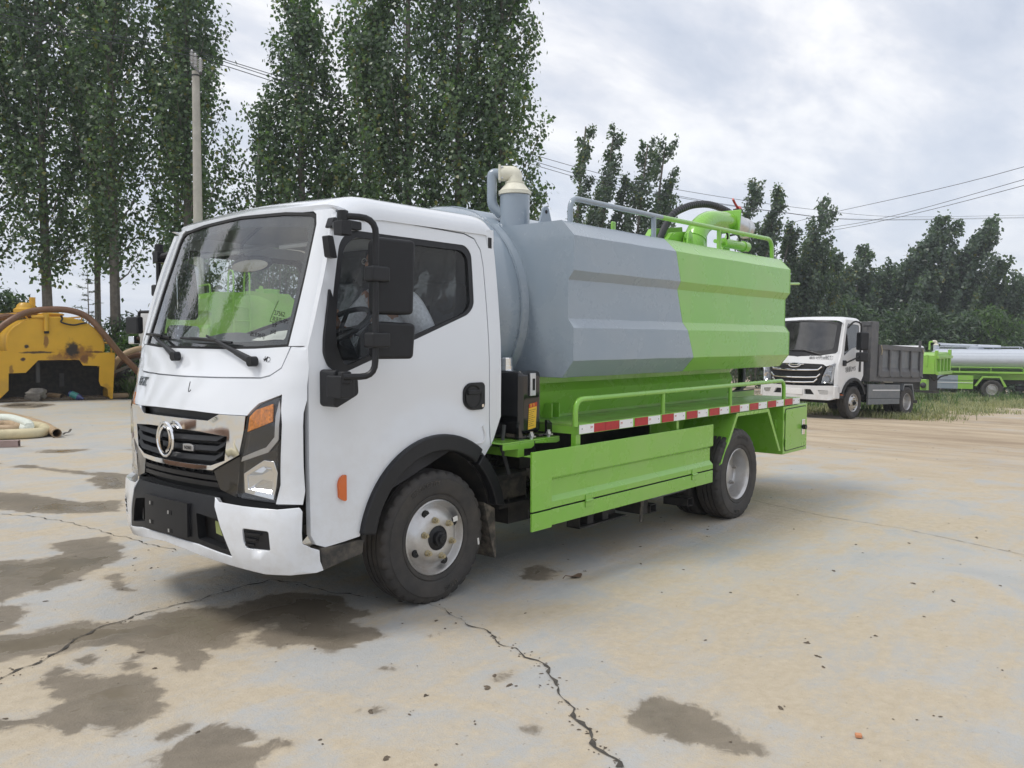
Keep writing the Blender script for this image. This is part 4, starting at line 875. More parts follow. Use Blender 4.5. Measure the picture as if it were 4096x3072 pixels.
J = [(.10, .46, 1.32, (.15, .12)), (.12, .46, 1.48, (.145, .11)), (.08, .46, 1.64, (.155, .11)), (.05, .46, 1.75, (.10, .08)), (.02, .46, 1.81, .052), (-.02, .46, 1.87, .06), (-.03, .46, 1.95, (.078, .088)), (-.03, .46, 2.03, (.062, .07)),
     (.06, .29, 1.71, .062), (.12, .22, 1.54, .048), (.06, .18, 1.44, .040), (-.12, .19, 1.47, .033), (-.20, .20, 1.48, .028),
     (.04, .63, 1.71, .062), (-.06, .70, 1.56, .048), (-.14, .68, 1.49, .040), (-.24, .58, 1.58, .032), (-.31, .53, 1.63, .028),
     (.02, .36, 1.27, .09), (-.25, .36, 1.29, .075), (-.38, .36, 1.27, .06), (-.42, .36, 1.05, .05), (.02, .56, 1.27, .09), (-.25, .56, 1.29, .075), (-.38, .56, 1.27, .06), (-.42, .56, 1.05, .05)]
BN = [(0, 1), (1, 2), (2, 3), (3, 4), (4, 5), (5, 6), (6, 7), (3, 8), (8, 9), (9, 10), (10, 11), (11, 12), (3, 13), (13, 14), (14, 15), (15, 16), (16, 17), (0, 18), (18, 19), (19, 20), (20, 21), (0, 22), (22, 23), (23, 24), (24, 25)]
def hand(wrist, c, d, side):
    """palm and five bent fingers, joined to the forearm at joint `wrist`"""
    d = Vector(d).normalized(); up = Vector((0, 0, 1)); lat = d.cross(up).normalized(); c = Vector(c); base = len(J)
    J.append((*c, (.036, .018)))
    BN.append((wrist, base))
    for k, (o_, l) in enumerate(((-.032, .026), (-.011, .030), (.011, .029), (.031, .023))):
        p0 = c + d * .03 + lat * o_; p1 = p0 + d * l; p2 = p1 - up * l + d * .006; p3 = p2 - up * .006 - d * l * .7; i = len(J)
        J.extend([(*p0, .010), (*p1, .009), (*p2, .0085), (*p3, .008)]); BN.extend([(base, i), (i, i + 1), (i + 1, i + 2), (i + 2, i + 3)])
    p0 = c - d * .005 + lat * .035 * side; p1 = p0 + lat * .022 * side + d * .028; p2 = p1 + d * .028 - up * .012; i = len(J)
    J.extend([(*p0, .012), (*p1, .011), (*p2, .009)]); BN.extend([(base, i), (i, i + 1), (i + 1, i + 2)])
hand(12, (-.245, .20, 1.485), (-1, .1, .05), 1); hand(17, (-.345, .515, 1.655), (-1, -.6, .3), -1)
skin('body', J, BN, 'skin', P_)
grow = lambda r, k: tuple(q + k for q in r) if isinstance(r, tuple) else r + k
SJ = [(*J[0][:3], grow(J[0][3], .022)), (*J[1][:3], grow(J[1][3], .02)), (*J[2][:3], grow(J[2][3], .018)), (*J[3][:3], grow(J[3][3], .012)), (.035, .46, 1.785, .066), (*J[8][:3], .085), (.09, .245, 1.62, .080), (.115, .225, 1.555, .070), (*J[13][:3], .085), (-.03, .68, 1.60, .076), (-.065, .70, 1.555, .072)]
ts = skin('t_shirt', SJ[:5], [(0, 1), (1, 2), (2, 3), (3, 4)], 'shirt', P_)
for q in ([(.05, .36, 1.735), (.06, .29, 1.70), (.09, .245, 1.62), (.118, .222, 1.55)], [(.04, .56, 1.735), (.04, .63, 1.70), (-.02, .675, 1.62), (-.06, .70, 1.56)]):
    b = B(); b.tube(spline(q, 5), .08, 12, rs=list(np.linspace(.085, .072, 16))); b.make('sleeve', 'shirt', ts, ang=80)
TJ = [(*J[i][:3], grow(J[i][3], .018)) for i in (0, 18, 19, 20, 21, 22, 23, 24, 25)]
skin('trousers', TJ, [(0, 1), (1, 2), (2, 3), (3, 4), (0, 5), (5, 6), (6, 7), (7, 8)], 'trousers', P_)
b = B(); b.sphere((.005, .46, 1.985), .092, 16, 10, (1.06, .95, 1.0))
for v in list(b.bm.verts):
    if v.co.z < 1.955 + .9 * (-v.co.x - .02): v.co = Vector((.0, .46, 1.98)) + (v.co - Vector((.0, .46, 1.98))) * .6
b.make('hair', 'hair', P_)
b = B(); b.sphere((-.112, .46, 1.935), .014, 8, 6, (1, .8, 1.5)); 
for s in (1, -1): b.sphere((-.03, .46 + s * .085, 1.945), .02, 8, 6, (.8, .4, 1.5))
b.make('nose_and_ears', 'skin', P_)
b = B()
for s in (1, -1): b.tube([(-.105, .46 + s * .032 + .022 * cos(a), 1.957 + .016 * sin(a)) for a in np.linspace(0, 2 * pi, 14)], .003, 5, cap=False); b.tube([(-.105, .46 + s * .054, 1.957), (-.03, .46 + s * .083, 1.962)], .003, 5)
b.make('glasses', 'steel', P_)
b = B()
for s in (1, -1): b.sphere((-.098, .46 + s * .032, 1.957), .010, 8, 6, (.5, 1.2, .7))
b.sphere((-.104, .46, 1.888), .012, 8, 5, (.5, 1.9, .5)); b.make('eyes_and_mouth', 'hair', P_)
SHIFT[0] = Vector((0, 0, 0))
b = B(); R = Matrix.Rotation(RD(14), 4, 'Y') @ Matrix.Rotation(RD(6), 4, 'Z')
pts = [[b.v(Vector((-.82 + .20 * i / 5, .24 + .32 * j / 6, 1.494 + .055 * i / 5 + .004 * sin(i * 2.1 + j)))) for j in range(7)] for i in range(6)]
for i in range(5):
    for j in range(6): b._f([pts[i][j], pts[i + 1][j], pts[i + 1][j + 1], pts[i][j + 1]])
o = b.make('paper_sheet', 'paper', None, label='white printed paper sheet lying on the dashboard behind the windscreen', cat='paper')
b = B()
for k in range(8): b.text('▬▬▬ ▬▬▬▬ ▬▬', .012, lambda p, q, d, k=k: (-.79 + .018 * k + q, .40 - p, 1.507 + .005 * k + .0045), .0004)
b.make('print', 'ink', o)
B().hexa([(-.80, .17, 1.497), (-.72, .20, 1.505), (-.73, .27, 1.51), (-.81, .25, 1.50)], [(-.80, .171, 1.500), (-.72, .201, 1.508), (-.73, .271, 1.513), (-.81, .251, 1.503)]).make('paper_card', mat('beige_card', (.62, .57, .47), .7), None, label='small beige card leaning beside the paper sheet in the windscreen corner', cat='card')

# ================================================================ second green tank truck beyond the cab
G0 = (5.57, 12.05, 0); ga = RD(62)
GT = root('tank_truck', G0, 'all lime green tank truck with ladder, seen through the windscreen of the white cab', 'tank truck', RD(-15))
# local: x to the right across its end plate, y away along the tank; end plate at y = 0
b = B(); cx, cz, ra, rb = .86, 1.72, .74, .745
rings = []
for y, k in ((.0, 1.0), (5.0, 1.0)): rings.append([b.v((cx + ra * k * cos(2 * pi * i / 40), y, cz + rb * k * sin(2 * pi * i / 40))) for i in range(40)])
for i in range(40): b._f([rings[0][i], rings[0][(i + 1) % 40], rings[1][(i + 1) % 40], rings[1][i]])
b._f(rings[0]); b._f(rings[1][::-1]); b.make('tank', 'green2', GT, ang=40)
pr = [(.5, 2.40), (.10, 2.42), (-.02, 2.30), (-.02, 2.06), (.05, 2.0), (.05, 1.77), (-.02, 1.70), (-.02, 1.50), (.10, 1.38), (.4, 1.36)]
for s in (1, -1):
    b = B(); q = [(x if s > 0 else 2 * cx - x, z) for x, z in pr]; b.prism(q, 1, .02, 4.8); b.make('tank_side_fairing', 'green2', GT, ang=20)
hx = [(.10, 2.425), (-.025, 2.30), (-.025, 2.06), (.045, 2.0), (.045, 1.77), (-.025, 1.70), (-.025, 1.5), (.10, 1.375)]; b = B(); tri = hx + [(2 * cx - x, z) for x, z in hx[::-1]]; b.sheet(tri, [], lambda u, v, off: Vector((u, off - .01, v)), .025, .5); b.make('tank_end_plate', 'green2', GT, ang=20)
b = B(); b.lathe([(.66, -.012), (.60, -.05), (.3, -.09), (.01, -.10)], (0, 0, 0), 'z', 40)
for v in b.bm.verts: v.co = Vector((cx + v.co.x, v.co.z, cz + v.co.y))
b.make('tank_end_dish', 'green2', GT, ang=40)
b = B()
for x in (.44, .76): b.tube(path([(x, -.16, 1.0), (x, -.16, 2.84), (x + .0, .16, 2.88), (x, .22, 2.42)], .13, 8), .018, 8)
for z in (1.25, 1.55, 1.85, 2.12, 2.40): b.tube([(.44, -.16, z), (.76, -.16, z)], .013, 8)
b.make('ladder', 'green2', GT)
b = B(); b.prism([(1.0, 2.42)] + arc((1.06, 2.54), .04, 170, 10, 8) + [(1.12, 2.42)], 1, .04, .06); b.make('lifting_lug', 'green2', GT)
b = B(); b.lathe([(.24, 2.36), (.24, 2.50), (.25, 2.50), (.25, 2.53), (.01, 2.55)], (1.35, .5, 0), 'z', 24); b.make('hatch', 'green2', GT)
b = B(); b.tube(path([(.06, .12, 2.36), (.06, .12, 2.58), (.06, 4.0, 2.58), (.06, 4.0, 2.36)], .1, 6), .018, 8); b.tube([(.06, 1.2, 2.4), (.06, 1.2, 2.58)], .016, 8); b.make('top_rail', 'green2', GT)
b = B(); b.box((-.1, .1, .85), (1.82, 4.6, .95)); b.box((.3, -.1, .6), (1.4, 6.4, .85)); b.make('chassis', 'dark', GT)
b = B(); b.box((-.05, 5.1, .55), (1.77, 6.6, 2.2)); b.make('cab', 'white2', GT, bevel=.1, seg=3)
for y in (1.4, 5.4):
    for x, rz in ((-.05, -pi / 2), (1.77, pi / 2)):
        w_ = copy_tree(rin if y < 3 else fw, GT); w_.location = (x, y, .375); w_.rotation_euler = (0, 0, rz)

# ================================================================ dump truck
DG, DA = (18.044, 3.757, -.434), math.atan2(-.478, 2.719)
DT = root('dump_truck', DG, 'white cab dump truck with dark grey open bed parked at the grass edge', 'dump truck', DA, ry=RD(2.0))
dc = 1.04
def dX(u, z): return lerp(z, [.4, .8, 1.2, 1.35, 1.6, 2.4, 2.6], [-.97, -.99, -.96, -.92, -.83, -.56, -.42]) + .16 * u * u + (.0 if abs(u) < .9 else .14 - math.sqrt(max(.14 ** 2 - (abs(u) - .9) ** 2, 0)))
def DF(base=0.):
    def f(u, z, off):
        sx = (1.04 - .07 * max(0, (z - 1.5) / 1.0)) / 1.04
        return Vector((dX(u, z) + base + off, dc + u * sx, z))
    return f
b = B()
b.sheet([(-1.03, 1.66), (0, 1.50), (1.03, 1.66), (1.03, .82), (.98, .82), (.97, 1.05), (.98, 1.36), (.78, 1.28), (.70, 1.33), (0, 1.345), (-.70, 1.33), (-.78, 1.28), (-.98, 1.36), (-.97, 1.05), (-.98, .82), (-1.03, .82)], [], DF(), .03, .15)
for s in (1, -1): b.sheet([(s * u, z) for u, z in ((-1.03, 1.62), (-.965, 1.60), (-.965, 2.36), (-.90, 2.42), (-1.03, 2.42))], [], DF(), .04, .15)
A = [-1.0, -.98, -.94, -.88, -.8, -.4, 0, .4, .8, .88, .94, .98, 1.0]; g = []
for a in A:
    e = min(max(abs(a) - .8, 0) / .2, .999); dr_ = .15 * (1 - math.sqrt(1 - e * e)) + .02 * a * a; row = []
    for q in (0, .08, .2, .35, .6, .9, .97, 1):
        x0 = dX(a * .9, 2.42); x = x0 + (.37 - x0) * q; row.append(b.v((x, dc + a * .97, 2.43 + .10 * min(1, q / .3) ** .6 - dr_ - (.04 if q == 1 else 0))))
    g.append(row)
for i in range(len(A) - 1):
    for j in range(7): b._f([g[i][j], g[i + 1][j], g[i + 1][j + 1], g[i][j + 1]])
b.box((.30, .06, 1.0), (.36, 2 * dc - .06, 2.42)); 
dcab = b.make('cab_body', 'white2', DT, ang=32)
def DS(s, base=0.):
    def f(x, z, off):
        y = .07 * max(0, (z - 1.5) / 1.0) + off + base; return Vector((x, y if s > 0 else 2 * dc - y, z))
    return f
for s in (1, -1):
    dl = [(-.60, 1.62), (-.36, 2.44), (.30, 2.42), (.375, 2.35), (.44, 1.5), (.46, 1.08)] + arc((0, .42), .57, 55, 150, 10) + [(-.52, .64), (-.70, .66), (-.74, 1.3)]
    wn = rnd([(-.50, 1.55), (-.31, 1.72), (.25, 1.75), (.27, 2.34), (-.28, 2.36)], .04)
    wn = rnd([(-.505, 1.54), (-.10, 1.74), (.26, 1.80), (.26, 2.33), (-.27, 2.35), (-.33, 2.25)], .04)
    d_ = B().sheet(dl, [wn], DS(s), .04, .15).make('door', 'white2', DT, ang=30)
    B().sheet(wn, [], DS(s, .012), .004, .3).make('door_window', 'farglass', d_)
    if s > 0:
        B().sheet(rnd([(.22, 1.17), (.30, 1.17), (.30, 1.47), (.24, 1.47)], .02), [], DS(s, -.02), .02, .5).make('door_handle', 'plastic', d_, bevel=.01)
        B().text('领航M5', .155, lambda p, q, d: (-.17 + p, -.003 - d, 1.225 + q + .12 * p), .002).make('door_lettering', 'bed', d_, smooth=False)
    fq = arc((0, .42), .60, 20, 160, 14) + arc((0, .42), .53, 160, 20, 14); B().prism(fq, 1, -.03 if s > 0 else 2 * dc - .1, .1 if s > 0 else 2 * dc + .03).make('wheel_arch_flare', 'plastic', DT)
wl = rnd([(-.93, 1.62), (-.6, 1.555), (0, 1.52), (.6, 1.555), (.93, 1.62), (.935, 2.33), (.6, 2.41), (0, 2.43), (-.6, 2.41), (-.935, 2.33)], [.05, .2, .2, .2, .05, .08, .2, .2, .2, .08])
w_ = B().sheet(wl, [], DF(.008), .01, .2).make('windscreen', 'farglass', DT)
B().sheet([(u * 1.03, z + (.012 if z > 2 else -.012)) for u, z in wl], [[(u * .93, 1.99 + (z - 1.99) * .85 + .035) for u, z in wl]], DF(-.002), .012, .2).make('windscreen_border', 'plastic', w_)
for p, e_, b0, b1 in (((-.62, 1.56), (-.14, 1.68), (.22, 1.675), (-.35, 1.655)), ((.40, 1.54), (.62, 1.66), (.85, 1.67), (.4, 1.64))):
    b = B(); f = DF(-.035); b.tube([f(*p, 0), f(*e_, 0)], .02, 6); b.tube([f(*b0, 0), f(*b1, 0)], .016, 6); b.make('wiper', 'plastic', dcab)
gr = B().sheet(rnd([(-.76, 1.29), (-.70, 1.325), (0, 1.335), (.70, 1.325), (.76, 1.29), (.66, .84), (-.66, .84)], .03), [], DF(.0), .05, .15).make('grille', 'gap', DT)
for z0, w0, in ((1.20, .70), (1.02, .68), (.90, .62)):
    b = B()
    for s in (1, -1): pass
    pts = [DF(-.03)(u, z0 - .03 * (1 - (u / w0) ** 2) + (.07 if abs(u) > w0 - .02 else 0), 0) for u in (-w0, -w0 + .08, -w0 * .5, 0, w0 * .5, w0 - .08, w0)]; b.tube(pts, .022, 8); b.make('grille_chrome_bar', 'chrome', gr)
for z0 in (1.27, 1.16, 1.11, 1.07, .97, .94, .86):
    B().sheet([(-.66, z0 + .008), (.66, z0 + .008), (.66, z0 - .008), (-.66, z0 - .008)], [], DF(-.012), .02, .3).make('grille_slat', 'plastic', gr)
b = B(); f = DF(-.04); b.tube([f(.155 * cos(a), 1.295 + .05 * sin(a), 0) for a in np.linspace(0, 2 * pi, 24)], .014, 6, cap=False); b.tube([f(-.25, 1.32, 0), f(-.1, 1.305, 0), f(.1, 1.305, 0), f(.25, 1.32, 0)], .013, 6); b.make('grille_emblem', 'chrome', gr)
B().text('福田·时代领航', .075, lambda p, q, d: DF(-.003 - d)(-.56 - p, 1.475 + q, 0), .002).make('bonnet_lettering', 'bed', dcab, smooth=False)
b = B()
for t_, u, z in (('苏苏运 4', -.80, 1.52), ('0.5 2', -.84, 1.46)): b.text(t_, .05, lambda p, q, d, u=u, z=z: DF(-.003 - d)(u - p, z + q, 0), .001)
b.make('marker_writing', 'ink', dcab)
for s in (1, -1):
    hl = B().sheet([(s * u, z) for u, z in ((-.70, .86), (-.72, 1.02), (-.80, 1.25), (-.97, 1.39), (-.985, 1.36), (-.96, .88))], [], DF(.01), .05, .1).make('headlight', mat('lamp_grey', (.30, .31, .32), .2, metal=.6, coat=.5, var=.5, vscale=9), DT)
    b = B()
    for (u, z, r) in ((-.82, .98, .10), (-.90, 1.22, .075)): b.lathe([(.002, .06), (r * .5, .05), (r, .0), (r * 1.08, -.005)], (0, 0, 0), 'x', 18); vs_ = list(b.bm.verts)[-72:]; c_ = DF(-.012)(s * u, z, 0); [setattr(v, 'co', v.co + c_) for v in vs_]
    b.make('lamp_reflector', 'chrome', hl)
    B().sheet([(s * u, z) for u, z in ((-.93, .90), (-.95, .90), (-.965, 1.28), (-.945, 1.28))], [], DF(-.012), .01, .2).make('daytime_running_strip', 'whitefilm', hl)
    B().sheet([(s * u, z) for u, z in ((-.71, .86), (-.73, 1.02), (-.81, 1.24), (-.965, 1.375), (-.98, 1.35), (-.955, .89))], [], DF(-.022), .003, .1).make('headlight_cover', 'lensglass', hl)
def DB(base=0.):
    f0 = DF(base - .05); return lambda u, z, off: f0(u, z, off)
hol = [rnd([(s * u, z) for u, z in ((-.32, .71), (-.48, .71), (-.57, .585), (-.32, .585))], .02) for s in (1, -1)] + [rnd([(s * u, z) for u, z in ((-.65, .70), (-.90, .69), (-.88, .60), (-.70, .60))], .02) for s in (1, -1)]
bu = B().sheet(rnd([(-1.03, .82), (-.6, .80), (0, .79), (.6, .80), (1.03, .82), (1.03, .50), (.9, .46), (-.9, .46), (-1.03, .50)], .03), hol, DB(), .06, .12).make('front_bumper', 'white2', DT, bevel=.012)
b = B(); b.box((-.85, .0, .50), (-.62, .06, .81)); b.box((-.85, 2 * dc - .06, .5), (-.62, 2 * dc, .81)); b.make('bumper_corner', 'white2', bu, bevel=.02)
B().sheet([(-.6, .73), (.6, .73), (.6, .56), (-.6, .56)], [], DB(.06), .02, .2).make('bumper_recess', 'gap', bu)
for s in (1, -1): B().sheet([(s * u, z) for u, z in ((-.66, .69), (-.89, .685), (-.87, .605), (-.71, .605))], [], DB(.012), .02, .3).make('fog_lamp', 'alu', bu)
B().sheet([(-.28, .72), (.28, .72), (.28, .575), (-.28, .575)], [], DB(-.02), .015, .3).make('number_plate_base', 'whitefilm', bu, bevel=.006)
B().box((-.64, .02, .50), (-.35, .12, .64)).make('step', 'plastic', DT, bevel=.01); B().box((-.56, .012, .585), (-.43, .02, .62)).make('side_reflector', 'orange', DT)
b = B(); b.tube(path([(-.50, -.06, 2.22), (-.42, -.18, 2.40), (-.10, -.20, 2.36), (-.10, -.20, 1.55), (-.45, -.12, 1.42), (-.50, -.02, 1.36)], .12), .022, 8); ar = b.make('mirror_arm', 'plastic', DT)
for z0, z1 in ((1.70, 2.14), (1.42, 1.65)): B().box((-.16, -.34, z0), (.06, -.10, z1), Matrix.Rotation(RD(-30), 3, 'Z')).make('mirror', 'plastic', ar, bevel=.04, seg=3)
B().box((-.55, -.06, 1.30), (-.45, .02, 1.44)).make('mirror_base', 'plastic', ar, bevel=.02)
b = B(); b.box((-.75, .2, .95), (.3, 2 * dc - .2, 1.45)); b.box((.1, .2, 1.4), (.28, .8, 2.0)); b.box((.1, 1.25, 1.4), (.28, 1.85, 2.0)); b.make('cab_interior', 'seat', DT)
# bed
by0, by1 = .02, 2 * dc - .02
bed = B(); bed.box((.80, by0, .93), (3.62, by1, 1.04)); bed.box((.80, by0 + .10, 1.0), (.86, by1 - .1, 2.44)); bed.make('bed_floor', 'bed', DT, bevel=.01)
hb = B(); hb.box((.80, by0 - .02, .95), (1.16, by0 + .10, 2.46)); hb.box((.80, by1 - .10, .95), (1.16, by1 + .02, 2.46)); hb.box((.78, by0, 2.34), (1.16, by1, 2.45)); hb.box((.76, by0 + .06, 1.66), (.80, by1, 1.78)); hb.make('headboard_post', 'bed', DT, bevel=.012)
for s in (1, -1):
    Y0, Y1 = (by0, by0 + .05) if s > 0 else (by1 - .05, by1)
    yo = (by0 - .05, by0) if s > 0 else (by1, by1 + .05)
    pn = B().box((1.16, Y0, 1.04), (3.62, Y1, 1.86)).make('side_board', 'bedpanel', DT)
    b = B(); b.box((1.17, yo[0], 1.76), (3.64, yo[1], 1.88)); b.box((1.17, yo[0] + .005, 1.06), (3.64, yo[1], 1.20)); b.hexa([(1.2, yo[0] + .006, 1.2), (3.6, yo[0] + .006, 1.2), (3.6, yo[1], 1.2), (1.2, yo[1], 1.2)], [(1.2, yo[1] - .002, 1.30), (3.6, yo[1] - .002, 1.30), (3.6, yo[1], 1.30), (1.2, yo[1], 1.30)]); b.make('side_board_rail', 'bed', pn, bevel=.006)
    for x in (1.18, 1.74, 2.32, 2.90, 3.44): B().box((x, yo[0] - .004, 1.06), (x + (.08 if 1.2 < x < 3.4 else .18), yo[1], 1.80)).make('side_board_post', 'bed', pn, bevel=.008)
    b = B()
    for x in (1.2, 1.78, 2.36, 2.94, 3.5): b.tube([(x, yo[0] - .01, 1.07), (x + .10, yo[0] - .01, 1.07)], .022, 8)
    b.make('hinge', 'bed', pn)
    b = B(); b.tube([(1.22, yo[0] - .02, 1.86), (1.26, yo[0] - .03, 1.72), (1.25, yo[0] - .02, 1.62)], .015, 6); b.tube([(3.52, yo[0] - .02, 1.82), (3.56, yo[0] - .03, 1.70)], .015, 6); b.make('latch_chain', 'zinc', pn)
    sk_ = B().box((.74, yo[0] + .02, .50), (2.41, yo[1] + .02, .86)).make('side_skirt', 'bedpanel', DT, bevel=.01)
    B().box((.74, yo[0] + .02, .345), (2.40, yo[1] + .02, .492)).make('skirt_flap', 'bedpanel', sk_, bevel=.008); B().box((.95, yo[0] + .012, .70), (2.39, yo[0] + .02, .725)).make('skirt_trim', 'whitefilm', sk_)
    fq = [(2.44, .42), (2.62, .88), (3.11, .88), (3.26, .44), (3.22, .44), (3.08, .84), (2.65, .84), (2.49, .42)]; B().prism(fq, 1, (by0 - .03) if s > 0 else by1 - .5, by0 + .5 if s > 0 else by1 + .03).make('mudguard', 'bedpanel', DT)
B().box((3.60, by0, .95), (3.66, by1, 1.84)).make('tailgate', 'bed', DT, bevel=.01); B().box((3.56, by0 + .02, 1.84), (3.62, by0 + .07, 2.06)).make('tailgate_hook', 'bed', DT)
b = B(); b.box((-.6, .6, .60), (3.7, .70, .80)); b.box((-.6, 1.4, .60), (3.7, 1.5, .80)); b.box((.5, .3, .45), (2.4, 1.8, .80)); b.tube([(0, .2, .4), (0, 1.9, .4)], .05); b.tube([(2.8, .1, .4), (2.8, 2., .4)], .09); b.box((3.20, by0 - .04, .36), (3.40, by1, .44)); b.make('chassis', 'dark', DT)
for x in (0, 2.80):
    for s in (1, -1):
        w_ = copy_tree(fw if x == 0 else rw, DT); w_.scale = (1.04,) * 3
        w_.location = (x, -.02 if s > 0 else 2 * dc + .02, .40); w_.rotation_euler = (0, 0, RD(0) if s > 0 else pi)
        if x:
            w2 = copy_tree(rin, DT); w2.scale = (1.04,) * 3; w2.location = (x, .46 if s > 0 else 2 * dc - .46, .40); w2.rotation_euler = (0, 0, pi if s > 0 else 0)

# ================================================================ silver sprinkler tanker
TG = (43.88, 5.69, -1.364)
TK = root('tanker_truck', TG, 'silver sprinkler tanker with green running gear far right behind the grass', 'tanker truck', RD(-74))
b = B(); b.lathe([(.01, -2.75), (.5, -2.70), (.72, -2.5), (.74, -2.4), (.74, 3.6), (.4, 3.8), (.01, 3.82)], (0, 0, 0), 'x', 44)
for v in b.bm.verts: v.co = Vector((v.co.x, 1.1 + v.co.y * 1.42, 1.93 + v.co.z * .73))
tk = b.make('tank', 'silver', TK, ang=50)
B().box((-2.3, .045, 2.245), (3.6, .06, 2.26)).make('tank_seam_strip', 'silver', tk)
b = B(); b.box((-2.9, .0, 1.27), (3.9, 2.2, 1.36)); b.box((-2.6, .4, .95), (3.8, 1.8, 1.27)); b.make('deck', 'green2', TK, bevel=.01)
b = B(); b.tube(path([(-2.3, .05, 1.34), (-2.3, .05, 1.56), (1.30, .05, 1.56), (1.32, .05, 1.34)], .12), .022, 8)
for x in (-1.44, -.07): b.tube([(x, .05, 1.34), (x, .05, 1.56)], .02, 6)
b.make('deck_rail', 'green2', TK)
b = B(); b.tube(path([(-2.38, .75, 2.40), (-2.38, .75, 2.56), (1.33, .75, 2.57), (1.36, .75, 2.38)], .12), .022, 8)
for x in (-1.09, .06, 1.2): b.tube([(x, .75, 2.35), (x, .75, 2.56)], .02, 6)
b.make('top_rail', 'silver', TK)
b = B(); b.tube([(-2.4, 1.1, 2.74), (-1.8, 1.1, 2.70), (.4, 1.1, 2.62)], .035, 8); b.tube([(-2.3, 1.0, 2.66), (-.7, 1.0, 2.63)], .04, 8); b.tube([(-.6, .9, 2.6), (.4, .9, 2.58)], .07, 8); b.prism([(-1.05, 2.45), (-.9, 2.62), (-.45, 2.62), (-.3, 2.45)], 1, .9, 1.3); b.make('hose_rack', 'silver', TK)
vt = B().cyl((-2.50, .9, 2.35), (-2.50, .9, 2.66), .13, 18).make('vent_housing', 'silver', TK)
b = B(); b.cyl((-2.50, .9, 2.66), (-2.50, .9, 2.72), .14, 16, .08); b.tube(path([(-2.50, .9, 2.7), (-2.50, .9, 2.84), (-2.66, .9, 2.84)], .08), .065, 12); b.make('vent_elbow', 'ivory', vt)
B().tube(path([(-2.62, .9, 2.82), (-2.80, .9, 2.82), (-2.80, .9, 2.40)], .08), .05, 10).make('vent_pipe', 'green2', vt)
sk_ = B().box((-2.43, .0, .48), (-1.506, .03, 1.155)).make('side_skirt', 'bedpanel', TK, label='grey front part of the side skirt'); sk_.data.materials[0] = M['grey']
B().box((-1.504, .0, .48), (-.83, .03, 1.155)).make('side_skirt', 'green2', TK, label='green rear part of the side skirt')
b = B(); b.box((-2.42, -.01, .90), (-.84, .0, .915)); b.make('skirt_groove', 'dark', TK); B().box((-2.42, -.02, .775), (-.84, .0, .80)).make('skirt_trim', 'whitefilm', TK)
B().prism([(-.78, .63), (-.44, 1.13), (.36, 1.13), (.64, .62), (.52, .60), (.31, 1.05), (-.39, 1.05), (-.68, .62)], 1, -.02, .45).make('mudguard', 'green2', TK, bevel=.01)
b = B(); b.box((-5, .5, .75), (3.8, 1.7, 1.0)); b.make('chassis', 'dark', TK); B().tube([(1.05, .5, .53), (1.9, .5, .53)], .14, 14).make('air_tank', 'plastic', TK)
b = B(); b.box((-5.0, .05, .7), (-3.05, 2.15, 2.62)); cb_ = b.make('cab', 'white2', TK, bevel=.16, seg=4); B().box((-4.6, .03, 1.75), (-3.6, .049, 2.4)).make('cab_window', 'gap', cb_)
for x in (0, -3.9):
    for s in (1, -1):
        w_ = copy_tree(rw if x == 0 else fw, TK); w_.scale = (1.23, 1.2, 1.23); w_.location = (x, 0 if s > 0 else 2.2, .468); w_.rotation_euler = (0, 0, 0 if s > 0 else pi)
    w_ = copy_tree(rin, TK); w_.scale = (1.23, 1.2, 1.23); w_.location = (x + .0, .52, .468); w_.rotation_euler = (0, 0, pi)

# ================================================================ green hopper truck behind the dump truck
HC = (33.5, 5.70, -1.0)
HT = root('hopper_truck', HC, 'green refuse hopper truck with ribbed side half hidden behind the dump bed', 'refuse truck', RD(-2))
# local: end face at x = 0 turned to us, ribbed side at y = 0 running away to the right
b = B(); b.prism([(0, 1.17), (1.9, 1.17), (1.9, 1.95), (1.5, 2.04), (.1, 1.99), (0, 1.93)], 1, .0, 2.1); b.make('hopper_body', 'green2', HT, bevel=.02)
for k in range(4): B().box((.25 + .45 * k, -.09, 1.27), (.36 + .45 * k, -.002, 1.80)).make('rib', 'green2', HT, bevel=.01)
b = B(); b.box((.0, -.10, 1.14), (1.92, -.002, 1.27)); b.box((.0, -.10, 1.78), (1.92, -.002, 1.90)); b.box((.0, -.05, 1.90), (.14, .06, 2.12)); b.box((1.76, -.05, 1.90), (1.92, .06, 2.14)); b.make('hopper_frame', 'green2', HT, bevel=.012)
b = B(); b.box((-.06, .30, 1.48), (-.0, .36, 1.95)); b.box((-.05, .55, 1.2), (.0, .62, 2.05)); b.box((-.05, .62, 1.9), (0, 2., 2.1)); b.box((-.03, .05, 1.17), (-.002, .52, 1.82)); b.make('hopper_side_bar', 'green2', HT, bevel=.006)
b = B(); b.box((.2, .3, .45), (1.3, 1.7, 1.15)); b.tube(spline([(-.05, .2, 1.1), (.3, .1, .9), (.7, 0, 1.05), (1.2, -.1, 1.1)]), .03, 6); b.make('chassis', 'dark', HT)
b = B(); b.box((-.2, -.15, .42), (-.05, 1.9, .52)); b.make('rear_step', 'dark', HT); B().box((-.12, .3, .5), (.2, .55, .95)).make('pump', 'green2', HT, bevel=.02); b = B(); b.sphere((-.15, .42, .72), .12); b.make('pump_head', 'iron', HT)
